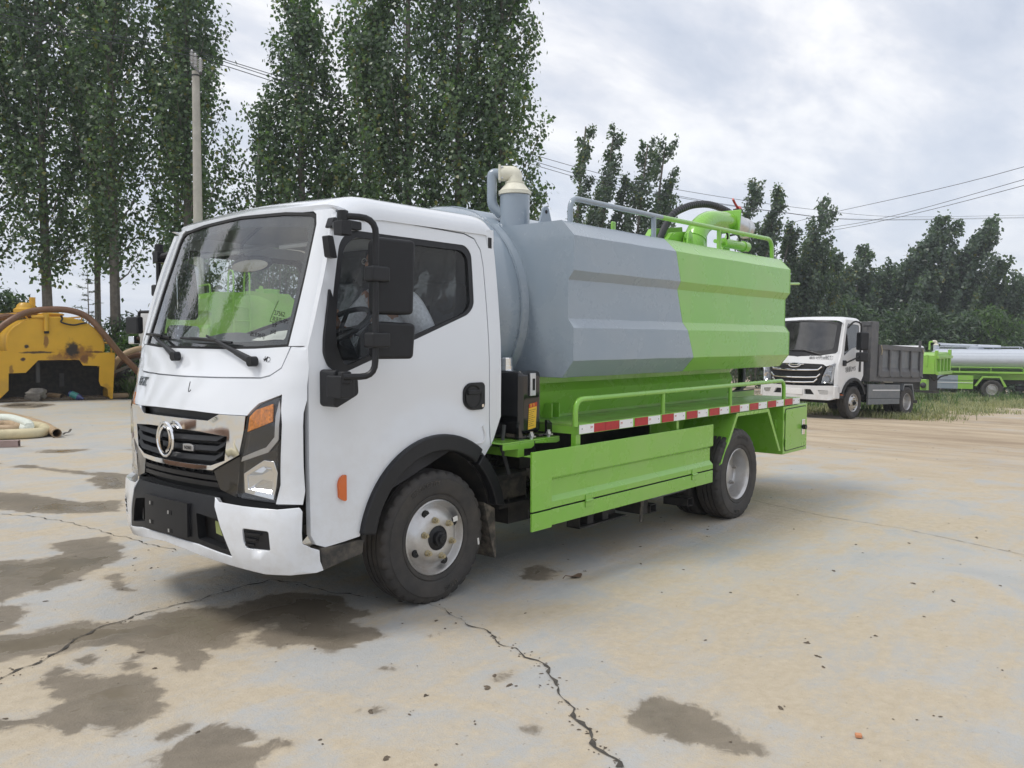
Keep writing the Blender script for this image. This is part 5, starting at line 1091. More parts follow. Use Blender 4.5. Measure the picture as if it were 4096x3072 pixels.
# ================================================================ old yellow tank and the things round it
YG, YA = (5.0, 17.9, 0), math.atan2(-.22, .975)
YT = root('yellow_tank', YG, 'old rusty yellow steel tank body standing on the ground without its truck', 'tank', YA)
def rusty():
    m = mat('rusty_yellow', (.66, .37, .022), .45, var=.07, vscale=2.5); t = m.node_tree; bs = t.nodes['Principled BSDF']; co = N(t, 'ShaderNodeTexCoord')
    src = bs.inputs['Base Color'].links[0].from_socket
    def spot(c, r, w_, col, src, nz=6.):
        sb = N(t, 'ShaderNodeVectorMath', operation='SUBTRACT'); sb.inputs[1].default_value = c; t.links.new(co.outputs['Object'], sb.inputs[0])
        sc_ = N(t, 'ShaderNodeVectorMath', operation='MULTIPLY'); sc_.inputs[1].default_value = (1 / r[0], .3, 1 / r[1]); t.links.new(sb.outputs[0], sc_.inputs[0])
        ln = N(t, 'ShaderNodeVectorMath', operation='LENGTH'); t.links.new(sc_.outputs[0], ln.inputs[0])
        n = N(t, 'ShaderNodeTexNoise', i={'Scale': nz, 'Detail': 8., 'Roughness': .7}); t.links.new(co.outputs['Object'], n.inputs['Vector'])
        a = N(t, 'ShaderNodeMath', operation='MULTIPLY_ADD', i={1: 2.2, 2: -1.1}); t.links.new(n.outputs['Fac'], a.inputs[0])
        d = N(t, 'ShaderNodeMath', operation='ADD'); t.links.new(ln.outputs['Value'], d.inputs[0]); t.links.new(a.outputs[0], d.inputs[1])
        mr = N(t, 'ShaderNodeMapRange', i={1: 1., 2: .55, 3: 0., 4: w_}); t.links.new(d.outputs[0], mr.inputs[0])
        x = N(t, 'ShaderNodeMix', data_type='RGBA'); x.inputs[7].default_value = (*col, 1); t.links.new(mr.outputs[0], x.inputs[0]); t.links.new(src, x.inputs[6]); return x.outputs[2]
    for c, r, w_, col in (((.45, 0, 1.12), (.42, .22), .8, (.20, .07, .02)), ((.34, 0, 1.22), (.17, .26), .95, (.015, .012, .012)), ((.05, 0, 1.02), (.32, .10), .7, (.22, .09, .03)), ((.60, 0, .98), (.12, .12), .8, (.16, .06, .02)), ((-.22, 0, 1.42), (.06, .18), .8, (.18, .07, .02)), ((-.42, 0, 1.16), (.4, .035), .95, (.05, .03, .02)), ((-.62, 0, 1.30), (.06, .05), 1., (.03, .02, .015)), ((-.70, 0, 1.0), (.06, .05), 1., (.06, .03, .02)), ((.85, 0, 1.16), (.25, .03), .9, (.12, .05, .02)), ((-.95, 0, .75), (.05, .12), .7, (.15, .07, .02)), ((-1.1, 0, .35), (.2, .25), .35, (.3, .2, .05)), ((1.05, 0, .2), (.15, .2), .4, (.25, .12, .03))):
        src = spot(c, r, w_, col, src)
    t.links.new(src, bs.inputs['Base Color']); return m
M['rusty'] = rusty()
prof = [(1.06, 1.12), (1.06, 1.385), (1.0, 1.55), (.89, 1.71), (.65, 1.89), (.35, 1.985), (.014, 2.01), (-.35, 1.985), (-.65, 1.91), (-.885, 1.76), (-1.0, 1.58), (-1.03, 1.43), (-1.03, 1.12)]
prof = rnd(prof, .12, 3)
tkp = prof + [(-.5, .97), (.5, .97)]
b = B(); b.prism(tkp, 1, .03, 3.6); b.make('tank', 'rusty', YT, bevel=.03, ang=30)
front = [(-1.45, .0), (-1.28, .0), (-1.013, .283), (-1.003, .676), (-.656, .685), (-.392, .972), (.479, .970), (.561, .836), (.92, .815), (.905, .44), (.945, .33), (1.045, .29), (1.095, .24), (1.107, .072), (1.16, .0), (1.206, .0), (1.279, 1.136), (.62, 1.15), (.40, 1.12), (-.30, 1.20), (-1.45, 1.20)]
b = B(); tri = geometry.delaunay_2d_cdt([Vector(p) for p in front], [(i, (i + 1) % len(front)) for i in range(len(front))], [], 0, 1e-5)
b.sheet(front, [], lambda u, z, off: Vector((u, off, z)), .03, .3); b.make('front_plate', 'rusty', YT, ang=20)
b = B(); b.prism([(1.19, .02), (1.206, .02), (1.279, 1.136), (1.265, 1.136)], 1, .03, 3.4); b.prism([(-1.45, .02), (-1.43, .02), (-1.43, 1.2), (-1.45, 1.2)], 1, .03, 3.4); b.hexa([(.93, .0, .81), (1.2, .0, .81), (1.2, .3, .78), (.93, .3, .78)], [(.93, .0, .815), (1.2, .0, .815), (1.2, .3, .80), (.93, .3, .80)]); b.make('fender', 'rusty', YT)
B().box((-1.4, 1.0, .0), (1.18, 3.4, .92)).make('underframe_shade_block', 'dark', YT)  # solid dark block standing in for the black shade under the tank
b = B(); b.box((-.41, .25, .44), (-.33, .32, .98)); b.make('support_leg', 'iron', YT); b = B(); b.box((.17, .8, .3), (.27, .85, .62)); b.make('hanger_bracket', 'iron', YT)
b = B(); b.lathe([(.26, 1.94), (.26, 2.04), (.29, 2.05), (.29, 2.08), (.2, 2.10), (.01, 2.11)], (.0, .7, 0), 'z', 26); b.make('manhole_hatch', 'yellow', YT)
b = B(); b.tube([(-.208, -.02, 2.06), (-.208, -.02, 1.66)], .055, 14); b.tube([(-.208, -.02, 2.0), (-.5, .05, 1.99)], .04, 8); b.box((-.27, -.06, 1.98), (-.15, .04, 2.08)); b.make('outlet_pipe', 'yellow', YT)
B().tube([(-.208, -.02, 1.66), (-.208, -.02, 1.60)], .052, 14).make('pipe_mouth', 'gap', YT)
b = B(); b.tube(path([(-1.2, .5, 1.86), (-1.12, .5, 2.04), (-.62, .5, 2.08), (-.51, .5, 1.93)], .03), .02, 7); b.tube([(-.85, .5, 2.06), (-.8, .5, 1.92)], .017, 6); b.make('top_rail', 'yellow', YT)
b = B(); b.tube(path([(.3, .5, 1.98), (.66, .5, 2.02), (.60, .5, 1.88)], .02), .018, 7); b.make('top_rail', 'yellow', YT)
b = B(); b.tube(path([(1.03, .2, 1.385), (1.235, .2, 1.375), (1.24, .2, 1.13)], .05), .022, 8); b.make('grab_handle', 'yellow', YT)
b = B(); b.lathe([(.26, 2.10), (.26, 2.2), (.2, 2.24), (.18, 2.30), (.12, 2.36), (.01, 2.37)], (-.46, 1.4, 0), 'z', 18); b.tube([(-.30, 1.4, 2.1), (-.30, 1.4, 2.50)], .07, 10); b.make('vacuum_valve', 'yellow', YT)
B().tube(spline([(.10, -.02, 2.03), (.13, -.03, 1.95), (.10, -.03, 1.88), (.22, -.03, 1.83), (.38, -.03, 1.81), (.52, -.03, 1.84), (.66, -.02, 1.87)]), .022, 6).make('rubber_strap', 'plastic', YT)
YM = Matrix.Translation(YG) @ Matrix.Rotation(YA, 4, 'Z')
def yl(x, y, z): return YM @ Vector((x, y, z))
b = B(); hp = [(-1.55, .0, 1.0), (-1.4, -.05, 1.40), (-1.15, -.06, 1.72), (-.86, -.04, 1.95), (-.5, .1, 2.12), (.0, .15, 2.18), (.40, .12, 2.14), (.72, .05, 1.98), (1.02, -.03, 1.61), (1.37, -.05, 1.13), (1.65, -.06, .82), (2.0, -.1, .40), (2.3, -.15, .1)]
b.tube(spline([yl(*p) for p in hp], 8), .074, 12); b.make('suction_hose', 'hosebrown', None, label='long brown suction hose draped right over the rusty yellow tank', cat='hose')
b = B(); b.tube(spline([yl(-1.6, .6, 1.65), yl(-1.3, .5, 1.88), yl(-1.05, .5, 1.98), yl(-.7, .6, 2.03), yl(-.3, .8, 2.06)], 8), .08, 10); b.make('suction_hose', 'hosebrown', None, label='short dark hose lying on the left shoulder of the yellow tank', cat='hose')
b = B(); b.sphere((0, 0, 0), 1, 12, 8, (.22, .2, .15))
for v in b.bm.verts: v.co = yl(-.44, .15, .14) + v.co * (1 + .25 * sin(v.co.x * 31 + v.co.z * 17 + v.co.y * 23)) + Vector((0, 0, .05 * max(0, v.co.x * 5)))
b.make('mud_boulder', 'stone', None, ang=20, label='grey lump of dried mud under the yellow tank below its leg', cat='stone')
bt = B(); bt.lathe([(.002, 0), (.075, 0), (.08, .02), (.08, .22), (.07, .26), (.03, .32), (.028, .36), (.002, .36)], (0, 0, 0), 'x', 20)
Rb = Matrix.Rotation(YA + RD(-35), 3, 'Z') @ Matrix.Rotation(RD(22), 3, 'Y')
for v in bt.bm.verts: v.co = yl(.42, .1, .09) + Rb @ (v.co - Vector((.18, 0, 0)))
bo = bt.make('plastic_bottle', mat('blue_plastic', (.03, .04, .16), .2, coat=.5), None, label='crumpled blue and green plastic bottle lying under the yellow tank', cat='bottle')
bt = B(); bt.lathe([(.0805, .04), (.0825, .05), (.0825, .20), (.0805, .21)], (0, 0, 0), 'x', 20)
for v in bt.bm.verts: v.co = yl(.42, .1, .09) + Rb @ (v.co - Vector((.18, 0, 0)))
bt.make('bottle_label', mat('teal_label', (.04, .22, .20), .4, var=.6, vscale=30), bo)
b = B(); b.tube([yl(-.05, .9, .08), yl(.14, .25, .075)], .075, 16, cap=False); b.tube([yl(-.05, .9, .08), yl(.14, .25, .075)], .066, 16, cap=False); b.make('pipe_offcut', 'hosetan', None, label='short tan pipe with open end under the yellow tank beside the bottle', cat='pipe')
b = B(); b.box((-1.3, .1, .003), (1.1, 1.0, .05)); 
for k in range(60): x, y = random.uniform(-1.1, 1.0), random.uniform(.0, .8); b.box((x, y, .0), (x + random.uniform(.03, .18), y + random.uniform(.02, .06), random.uniform(.03, .09)), Matrix.Rotation(random.uniform(-1, 1), 3, 'Z'))
for v in b.bm.verts: v.co = YM @ v.co
b.make('rubble', 'soilclod', None, label='dark litter and rubble heaped under the yellow tank', cat='rubble', kind='stuff')
# scrap to the right of the yellow tank
b = B(); b.tube(spline([yl(1.25, .25, .065), yl(1.5, .22, .065), yl(1.8, .25, .065), yl(2.2, .35, .065)], 8), .065, 12); b.make('pipe_section', 'hosetan', None, label='tan hose end lying at the foot of the yellow tank on its right', cat='hose')
for k, (a, c_, wd, lab) in enumerate((((1.62, .3, 0), (1.78, .5, .52), .14, 'short grey plank leaning upright beside the yellow tank'), ((1.30, .4, .62), (1.72, .3, .82), .07, 'thin grey board end jutting from the scrap heap'), ((1.4, .6, .30), (2.1, .8, .60), .12, 'dark board lying low across the scrap heap'), ((1.3, .7, .78), (2.2, .5, 1.1), .10, 'top board of the scrap heap under the coiled hoses'))):
    A_, B_ = yl(*a), yl(*c_); d = (B_ - A_).normalized(); s_ = d.cross(Vector((-.65, -.76, .1))).normalized() * wd * .5; t_ = d.cross(s_).normalized() * .018
    b = B(); b.hexa([A_ - s_ - t_, A_ + s_ - t_, A_ + s_ + t_, A_ - s_ + t_], [B_ - s_ - t_, B_ + s_ - t_, B_ + s_ + t_, B_ - s_ + t_]); b.make('plank', 'wood', None, bevel=.004, label=lab, cat='plank')
for k, (pts, m, lab) in enumerate((([(1.25, .5, .55), (1.42, .4, .95), (1.75, .35, 1.18), (2.2, .4, 1.22), (2.6, .5, .9)], 'hosetan', 'upper tan hose arching over the scrap heap by the cab'), ([(1.3, .7, .4), (1.5, .6, .85), (1.85, .55, 1.06), (2.3, .6, 1.0)], 'hosebrown', 'lower brown hose arching over the scrap heap by the cab'))):
    b = B(); b.tube(spline([yl(*p) for p in pts], 8), .075, 12); b.make('suction_hose', m, None, label=lab, cat='hose')
b = B(); b.sphere((0, 0, 0), 1, 16, 9, (.6, .5, .55))
for v in b.bm.verts: v.co = yl(2.05, 1.0, .35) + v.co * (1 + .15 * sin(v.co.x * 11 + v.co.z * 9))
b.make('scrap_heap', 'dark', None, ang=20, label='dark heap of scrap between the yellow tank and the white cab', cat='scrap heap')
# hoses lying on the yard, left
hoses = [('hosewhite', [(1.80, 12.45, .15), (1.90, 12.33, .16), (1.97, 12.06, .16), (1.91, 11.53, .16), (1.78, 10.85, .17), (1.66, 10.45, .16), (1.72, 10.72, .10), (1.84, 11.3, .08), (1.93, 11.76, .08)], .066, 'white hose of the coil, its innermost bright loop'),
 ('hosecream', [(.6, 10.35, .075), (1.0, 10.36, .075), (1.25, 10.36, .075), (1.49, 10.26, .075), (1.70, 10.24, .075), (1.87, 10.41, .075), (1.97, 10.70, .075), (2.06, 11.08, .075), (2.07, 11.43, .07), (2.0, 11.8, .07)], .078, 'cream hose forming the outer loop of the coil on the yard'),
 ('hosetan', [(2.62, 15.0, .07), (2.54, 14.4, .07), (2.48, 13.93, .07), (2.43, 13.14, .07), (2.32, 12.17, .07), (2.17, 11.21, .07), (1.98, 10.45, .07), (1.88, 10.02, .07)], .07, 'tan hose with an open end pointing at the camera'),
 ('hosetan', [(1.60, 12.1, .08), (1.74, 12.02, .08), (1.87, 11.95, .08), (1.89, 11.7, .08), (1.81, 11.28, .08), (1.70, 11.10, .08), (1.53, 11.22, .08), (1.35, 11.4, .08)], .062, 'thin brown hose bent double inside the cream coil')]
for m, pts, r, lab in hoses:
    b = B(); sp = spline(pts, 10); op = 'open end' in lab; b.tube(sp, r, 14, cap=not op)
    if op: b.tube(sp[-12:], r * .86, 14, cap=False); b.tube([Vector(sp[-1]) - Vector((.0, -.001, 0)), Vector(sp[-1])], r, 14, cap=False, rs=[r * .86, r])
    b.make('suction_hose', m, None, label=lab, cat='hose', group='hoses lying on the yard')
b = B(); b.tube([(1.82, 12.47, .15), (1.72, 12.6, .15)], .09, 12); b.make('hose_coupling', 'iron', None, label='rusty coupling at the left end of the hose coil', cat='coupling')
b = B(); R = Matrix.Rotation(RD(-16), 3, 'Z')
b.box((.10, 9.40, .0), (1.12, 9.50, .006), R); b.box((.10, 9.40, .085), (1.12, 9.50, .091), R, (.61, 9.45, .0455))
b = B()
for (y0, y1, z0, z1) in ((0, .11, .004, .012), (0, .11, .085, .092), (0, .007, .012, .085), (.103, .11, .012, .085)): b.box((0, y0, z0), (1.05, y1, z1))
for v in b.bm.verts: v.co = Vector((.22, 9.86, 0)) + Matrix.Rotation(RD(-36), 3, 'Z') @ v.co
b.make('metal_profile', mat('pinkish_primer', (.33, .24, .22), .7, var=.15, dirt=((.2, .15, .1), .5, 8.)), None, label='square metal tube with open end lying in front of the hose coil', cat='metal tube')
# ================================================================ utility pole and lines
px_, py_ = 7.20, 15.30
UP = root('utility_pole', (px_, py_, 0), 'round concrete utility pole with three ribbed insulators rising behind the white cab', 'utility pole')
SHIFT[0] = Vector((px_, py_, 0))
B().lathe([(.135, -.1), (.125, 1.5), (.10, 5.0), (.083, 7.72), (.0, 7.74)], (px_, py_, 0), 'z', 22).make('pole', 'concretep', UP)
b = B(); b.lathe([(.088, 7.60), (.092, 7.60), (.092, 7.64), (.088, 7.64)], (px_, py_, 0), 'z', 20)
ca = Vector((-.35, -.55, -.0)).normalized(); A_ = Vector((px_, py_, 7.80)) + Vector((.05, .25, .14)); B_ = Vector((px_, py_, 7.70)) + Vector((-.22, -.62, -.20))
b.tube([A_, B_], .045, 4); b.make('crossarm', 'iron', UP)
ins = [A_ + Vector((0, 0, .0)), A_.lerp(B_, .40), A_.lerp(B_, .95)]
for q in ins:
    b = B(); pr_ = [(.02, 0), (.035, .05)]
    for k in range(6): z = .08 + k * .042; pr_ += [(.03, z - .010), (.062, z), (.03, z + .014)]
    pr_ += [(.02, .34), (.002, .35)]
    b.lathe(pr_, tuple(q), 'z', 14); b.make('insulator', 'porcelain', UP)
SHIFT[0] = Vector((0, 0, 0))
def sag(a, c, s_, n=16): return [Vector(a).lerp(Vector(c), t) - Vector((0, 0, 4 * s_ * t * (1 - t))) for t in np.linspace(0, 1, n)]
for q, lab in zip(ins, ('right', 'middle', 'left')):
    t0 = q + Vector((0, 0, .35)); B().tube(sag(t0 + Vector((-26, 5.0, .6)), t0, .4), .008, 5).make('power_line', 'wire', None, label='cable running left from the ' + lab + ' insulator of the concrete pole', cat='power line', group='overhead power lines')
LP = [[(7.25, 15.55, 8.29), (21.0, 14.8, 7.67), (27.1, 13.8, 7.5), (38.5, 12.85, 7.98), (52.1, 12.4, 9.08), (73.1, 9.5, 11.28)],
      [(7.15, 15.2, 8.12), (21.0, 14.8, 7.44), (27.0, 13.9, 7.28), (35.4, 13.35, 7.57), (48.7, 13.3, 8.63), (73.1, 9.5, 11.12)],
      [(7.0, 14.75, 7.87), (21.0, 14.8, 7.32), (27.0, 13.9, 7.22), (35.4, 13.3, 7.54), (48.7, 13.3, 8.59), (73.1, 9.5, 11.06)],
      [(20.6, -6.5, 7.6), (26.81, 1.73, 6.83), (32.99, 9.92, 6.88), (39.0, 15.26, 7.3), (47, 22, 8)], [(20.6, -6.3, 7.0), (26.79, 1.72, 6.44), (34.57, 8.6, 6.65), (39.1, 15.11, 6.92), (47, 22, 7.6)], [(20.6, -6.3, 6.8), (26.79, 1.71, 6.26), (34.1, 8.6, 6.46), (39.09, 15.1, 6.71), (47, 22, 7.4)]]
for pts, lab in zip(LP, ('topmost of the three cables running right from the concrete pole', 'middle one of the three cables running right from the concrete pole', 'lowest of the three cables running right from the concrete pole', 'upper of the three cables rising to the right edge over the tanker', 'middle one of the three cables rising to the right edge over the tanker', 'lowest of the three cables rising to the right edge over the tanker')):
    B().tube(spline(pts, 8), .010, 5).make('power_line', 'wire', None, label=lab, cat='power line', group='overhead power lines')

# hoses heaped out of the frame in front of the cab, seen only as a reflection in its chrome
for k, (m, pts, r) in enumerate((('hosecream', [(-7, 3.2, .08), (-5.2, 4.2, .08), (-4.0, 5.4, .08), (-4.4, 6.6, .09), (-5.8, 6.4, .10), (-6.2, 5.2, .1), (-5.0, 4.6, .18)], .085), ('hosetan', [(-6.5, 8.5, .08), (-4.6, 7.6, .08), (-3.4, 6.8, .08), (-3.2, 5.6, .08), (-4.2, 4.8, .16), (-5.6, 5.4, .17), (-5.0, 6.6, .18)], .085), ('hosebrown', [(-8.5, 5, .1), (-7, 6, .1), (-5.6, 7.6, .1), (-6.4, 8.8, .1), (-8, 8.6, .1)], .10), ('hosebrown', [(-3.9, 3.4, .08), (-3.2, 4.2, .08), (-2.9, 5.2, .08), (-3.3, 6.1, .08)], .07))):
    B().tube(spline(pts, 8), r, 10).make('suction_hose', m, None, label='suction hose in the heap out of the frame before the white cab', cat='hose', group='hoses heaped out of the frame')
WET = {'A': [(-1.814, 1.308), (-1.704, 1.232), (-1.493, 1.202), (-1.399, 1.095), (-1.313, 0.996), (-1.216, 0.995), (-1.131, 1.013), (-0.907, 0.936), (-0.846, 0.805), (-0.566, 0.833), (-0.418, 0.799), (-0.362, 0.633), (-0.258, 0.513), (-0.349, 0.358), (-0.335, 0.158), (-0.386, 0.099), (-0.506, 0.123), (-0.544, 0.003), (-0.501, -0.073), (-0.567, -0.177), (-0.686, -0.187), (-0.772, -0.206), (-0.871, -0.184), (-0.896, -0.086), (-0.874, -0.019), (-0.956, 0.052), (-1.028, 0.021), (-1.051, 0.138), (-1.044, 0.248), (-0.983, 0.302), (-0.814, 0.314), (-0.788, 0.393), (-0.911, 0.373), (-1.018, 0.392), (-1.111, 0.302), (-1.21, 0.299), (-1.258, 0.33), (-1.302, 0.203), (-1.387, 0.133), (-1.461, 0.137), (-1.468, 0.267), (-1.42, 0.296), (-1.433, 0.442), (-1.523, 0.415), (-1.575, 0.309), (-1.615, 0.355), (-1.585, 0.486), (-1.433, 0.578), (-1.512, 0.716), (-1.612, 0.784), (-1.742, 0.798), (-1.856, 0.841), (-1.954, 0.891), (-2.052, 1.025), (-1.927, 1.437)], 'B': [(-2.248, 0.254), (-2.133, 0.212), (-2.073, 0.174), (-1.965, 0.209), (-1.956, 0.37), (-1.949, 0.508), (-1.8, 0.65), (-1.78, 0.505), (-1.712, 0.387), (-1.645, 0.291), (-1.587, 0.283), (-1.584, 0.124), (-1.594, 0.025), (-1.653, -0.049), (-1.704, -0.157), (-1.808, -0.225), (-1.896, -0.241), (-1.941, -0.246), (-1.924, -0.15), (-1.985, -0.094), (-2.034, -0.11), (-2.091, 0.014), (-2.141, 0.1), (-2.281, 0.148)], 'C': [(-2.04, -0.614), (-1.915, -0.492), (-1.827, -0.488), (-1.684, -0.428), (-1.605, -0.459), (-1.591, -0.564), (-1.595, -0.632), (-1.652, -0.69), (-1.608, -0.741), (-1.533, -0.717), (-1.515, -0.821), (-1.568, -0.867), (-1.596, -0.795), (-1.682, -0.811), (-1.763, -0.935)], 'C2': [(-1.831, -0.344), (-1.704, -0.345), (-1.657, -0.399), (-1.732, -0.431), (-1.82, -0.442), (-1.863, -0.406)], 'D': [(-1.454, 2.994), (-1.295, 2.857), (-1.154, 2.741), (-0.951, 2.739), (-0.883, 3.107), (-0.705, 3.116), (-0.59, 3.039), (-0.518, 3.013), (-0.585, 2.613), (-0.697, 2.355), (-0.942, 2.196), (-1.132, 2.014), (-1.357, 1.909), (-1.436, 2.0), (-1.54, 1.916), (-1.622, 1.881), (-1.748, 2.026)], 'D2': [(-1.762, 1.979), (-1.652, 1.791), (-1.57, 1.696), (-1.606, 1.5), (-1.715, 1.35), (-1.814, 1.308), (-1.927, 1.437)], 'E': [(-0.572, 5.984), (-0.335, 5.716), (-0.157, 5.29), (-0.091, 4.62), (0.245, 4.41), (0.0, 3.884), (-0.336, 4.117), (-0.554, 4.423), (-0.652, 4.774), (-0.864, 5.015)], 'E2': [(0.519, 5.874), (0.884, 5.787), (0.839, 5.292), (0.551, 4.99), (0.371, 4.997)], 'F': [(1.008, 9.046), (1.216, 8.67), (2.176, 8.044), (2.037, 7.758), (1.068, 8.282), (0.877, 8.836)], 'G': [(0.152, 8.066), (0.546, 7.455), (0.595, 6.911), (0.683, 6.502), (1.102, 5.833), (0.895, 5.406), (0.593, 6.404), (0.447, 7.182), (0.049, 7.735)], 'P': [(-0.376, -1.587), (-0.286, -1.635), (-0.264, -1.717), (-0.248, -1.754), (-0.283, -1.874), (-0.319, -1.935), (-0.341, -2.008), (-0.387, -2.08), (-0.437, -2.142), (-0.478, -2.152), (-0.543, -2.105), (-0.573, -2.042), (-0.56, -1.955), (-0.577, -1.891), (-0.575, -1.816), (-0.613, -1.773), (-0.587, -1.691), (-0.538, -1.648), (-0.464, -1.63)], 's1': [(0.684, 0.015), (0.894, 0.086), (1.021, 0.062), (0.962, -0.129), (0.795, -0.197), (0.666, -0.132)], 's2': [(-0.562, -0.952), (-0.482, -0.979), (-0.533, -1.029), (-0.583, -0.992)], 's3': [(-0.987, 1.964), (-0.907, 1.951), (-1.032, 1.536), (-1.104, 1.584)], 's4': [(-0.406, -0.337), (-0.348, -0.369), (-0.368, -0.406), (-0.422, -0.379)], 's5': [(-1.198, -0.79), (-1.125, -0.787), (-1.119, -0.864), (-1.185, -0.858)], 's6': [(-0.839, -0.499), (-0.791, -0.554), (-0.849, -0.588), (-0.859, -0.537)], 's7': [(-1.716, 0.637), (-1.656, 0.633), (-1.703, 0.571), (-1.727, 0.599)], 's8': [(-0.887, -1.361), (-0.836, -1.388), (-0.888, -1.424), (-0.917, -1.399)], 'Y1': [(3.617, 17.496), (3.884, 17.944), (4.381, 17.666), (4.709, 16.327), (5.439, 16.284), (5.788, 15.912), (5.593, 15.502), (4.674, 15.664), (3.987, 16.288), (3.46, 15.462), (3.386, 16.166), (3.281, 16.494)], 'Y2': [(2.707, 15.389), (3.066, 15.096), (3.302, 14.463), (2.862, 13.87), (2.814, 14.093), (2.508, 14.776)]}
CRACKS = {'crack1': [(-0.036, 0.03), (-0.135, -0.358), (-0.205, -0.644), (-0.2, -0.589), (-0.251, -0.717), (-0.262, -0.807), (-0.318, -0.916), (-0.332, -1.017), (-0.352, -1.084), (-0.413, -1.167), (-0.471, -1.225), (-0.53, -1.296), (-0.611, -1.389), (-0.675, -1.456), (-0.723, -1.551), (-0.766, -1.611), (-0.818, -1.686), (-0.849, -1.751), (-0.874, -1.805), (-0.952, -1.871)], 'joint': [(4.327, 0.381), (4.11, -0.054), (3.854, -0.777), (3.799, -1.398), (3.707, -1.662), (3.473, -2.34), (3.351, -2.77)], 'crack2': [(-2.097, 0.623), (-2.032, 0.66), (-1.964, 0.698), (-1.882, 0.744), (-1.742, 0.798), (-1.601, 0.914), (-1.469, 1.014), (-1.239, 1.05), (-0.997, 1.069), (-0.831, 1.07), (-0.583, 1.092), (-0.347, 1.115), (-0.299, 0.875), (-0.265, 0.589), (-0.187, 0.333)], 'crack3': [(-0.724, 4.557), (-0.552, 4.133), (-0.468, 3.607), (-0.457, 3.228), (-0.424, 2.85), (-0.398, 2.451), (-0.374, 2.175)]}
CLODS = [(1.079, -0.262), (2.222, -1.955), (2.153, -1.49), (1.291, -1.18), (0.6, -1.963), (0.756, -1.867), (2.509, -2.364), (1.987, -2.221), (2.107, -2.084), (3.824, -1.983), (3.304, -1.628), (1.09, -2.083), (2.489, -0.401), (-0.039, -2.05), (0.265, -2.559), (-0.687, -1.004), (-0.595, -1.082), (-0.922, -0.882), (-1.167, -0.809), (-0.562, -0.959), (-1.386, -1.155), (-1.466, -0.879), (-0.974, -1.204), (-1.518, 0.275), (-0.7, 1.919), (-0.679, 2.244), (3.676, 13.157), (3.785, 14.611), (2.941, 11.744), (2.987, 11.409)]
# ================================================================ ground
def gzv(x):
    s = x - 4.5; return np.where(s < 0, 0, np.where(s < 3, -.036 * s * s / 6, -.036 * (s - 1.5)))
def axis(a, b, st, lo, hi):
    q = list(np.arange(a, b + 1e-6, st)); d = st; x = a
    while x > lo: d *= 1.13; x -= d; q.insert(0, x)
    d = st; x = b
    while x < hi: d *= 1.13; x += d; q.append(x)
    return np.array(q)
gx = axis(-3.2, 3.4, .022, -200, 300); gy = axis(-3.2, 3.4, .022, -200, 300)
GX, GY = np.meshgrid(gx, gy, indexing='ij'); nx, ny = GX.shape
def psd(poly, X, Y):
    """signed distance to polygon, negative inside"""
    P = np.array(poly); d2 = np.full(X.shape, 1e9); ins = np.zeros(X.shape, bool); n = len(P)
    for i in range(n):
        a, b = P[i - 1], P[i]; e = b - a; wx, wy = X - a[0], Y - a[1]
        t = np.clip((wx * e[0] + wy * e[1]) / (e @ e + 1e-12), 0, 1); d2 = np.minimum(d2, (wx - t * e[0]) ** 2 + (wy - t * e[1]) ** 2)
        c = (a[1] > Y) != (b[1] > Y)
        with np.errstate(divide='ignore', invalid='ignore'): ins ^= c & (X < (b[0] - a[0]) * (Y - a[1]) / (b[1] - a[1] + 1e-15) + a[0])
    return np.where(ins, -1, 1) * np.sqrt(d2)
sd_ = np.full(GX.shape, 1.0)
for nme, poly in WET.items():
    P = np.array(poly); m = .6
    I = np.where((gx > P[:, 0].min() - m) & (gx < P[:, 0].max() + m))[0]; Jj = np.where((gy > P[:, 1].min() - m) & (gy < P[:, 1].max() + m))[0]
    if len(I) == 0 or len(Jj) == 0: continue
    sl = np.ix_(I, Jj); sd_[sl] = np.minimum(sd_[sl], psd(poly, GX[sl], GY[sl]))
sd_ = np.clip(sd_, -.5, .5)
Z = gzv(GX) + 0.0
co = np.stack([GX, GY, Z], -1).reshape(-1, 3).astype(np.float32)
ii = (np.arange(nx - 1)[:, None] * ny + np.arange(ny - 1)[None, :]).ravel()
qd = np.stack([ii, ii + ny, ii + ny + 1, ii + 1], 1)
def npmesh(name, co, faces, nper):
    me = D.meshes.new(name); me.vertices.add(len(co)); me.vertices.foreach_set('co', np.ascontiguousarray(co, dtype=np.float32).ravel())
    nf = len(faces); me.loops.add(nf * nper); me.loops.foreach_set('vertex_index', np.ascontiguousarray(faces, dtype=np.int32).ravel())
    me.polygons.add(nf); me.polygons.foreach_set('loop_start', np.arange(0, nf * nper, nper, dtype=np.int32)); me.update(calc_edges=True); return me
me = npmesh('ground', co, qd, 4); at = me.attributes.new('wet', 'FLOAT', 'POINT'); at.data.foreach_set('value', sd_.ravel().astype(np.float32))
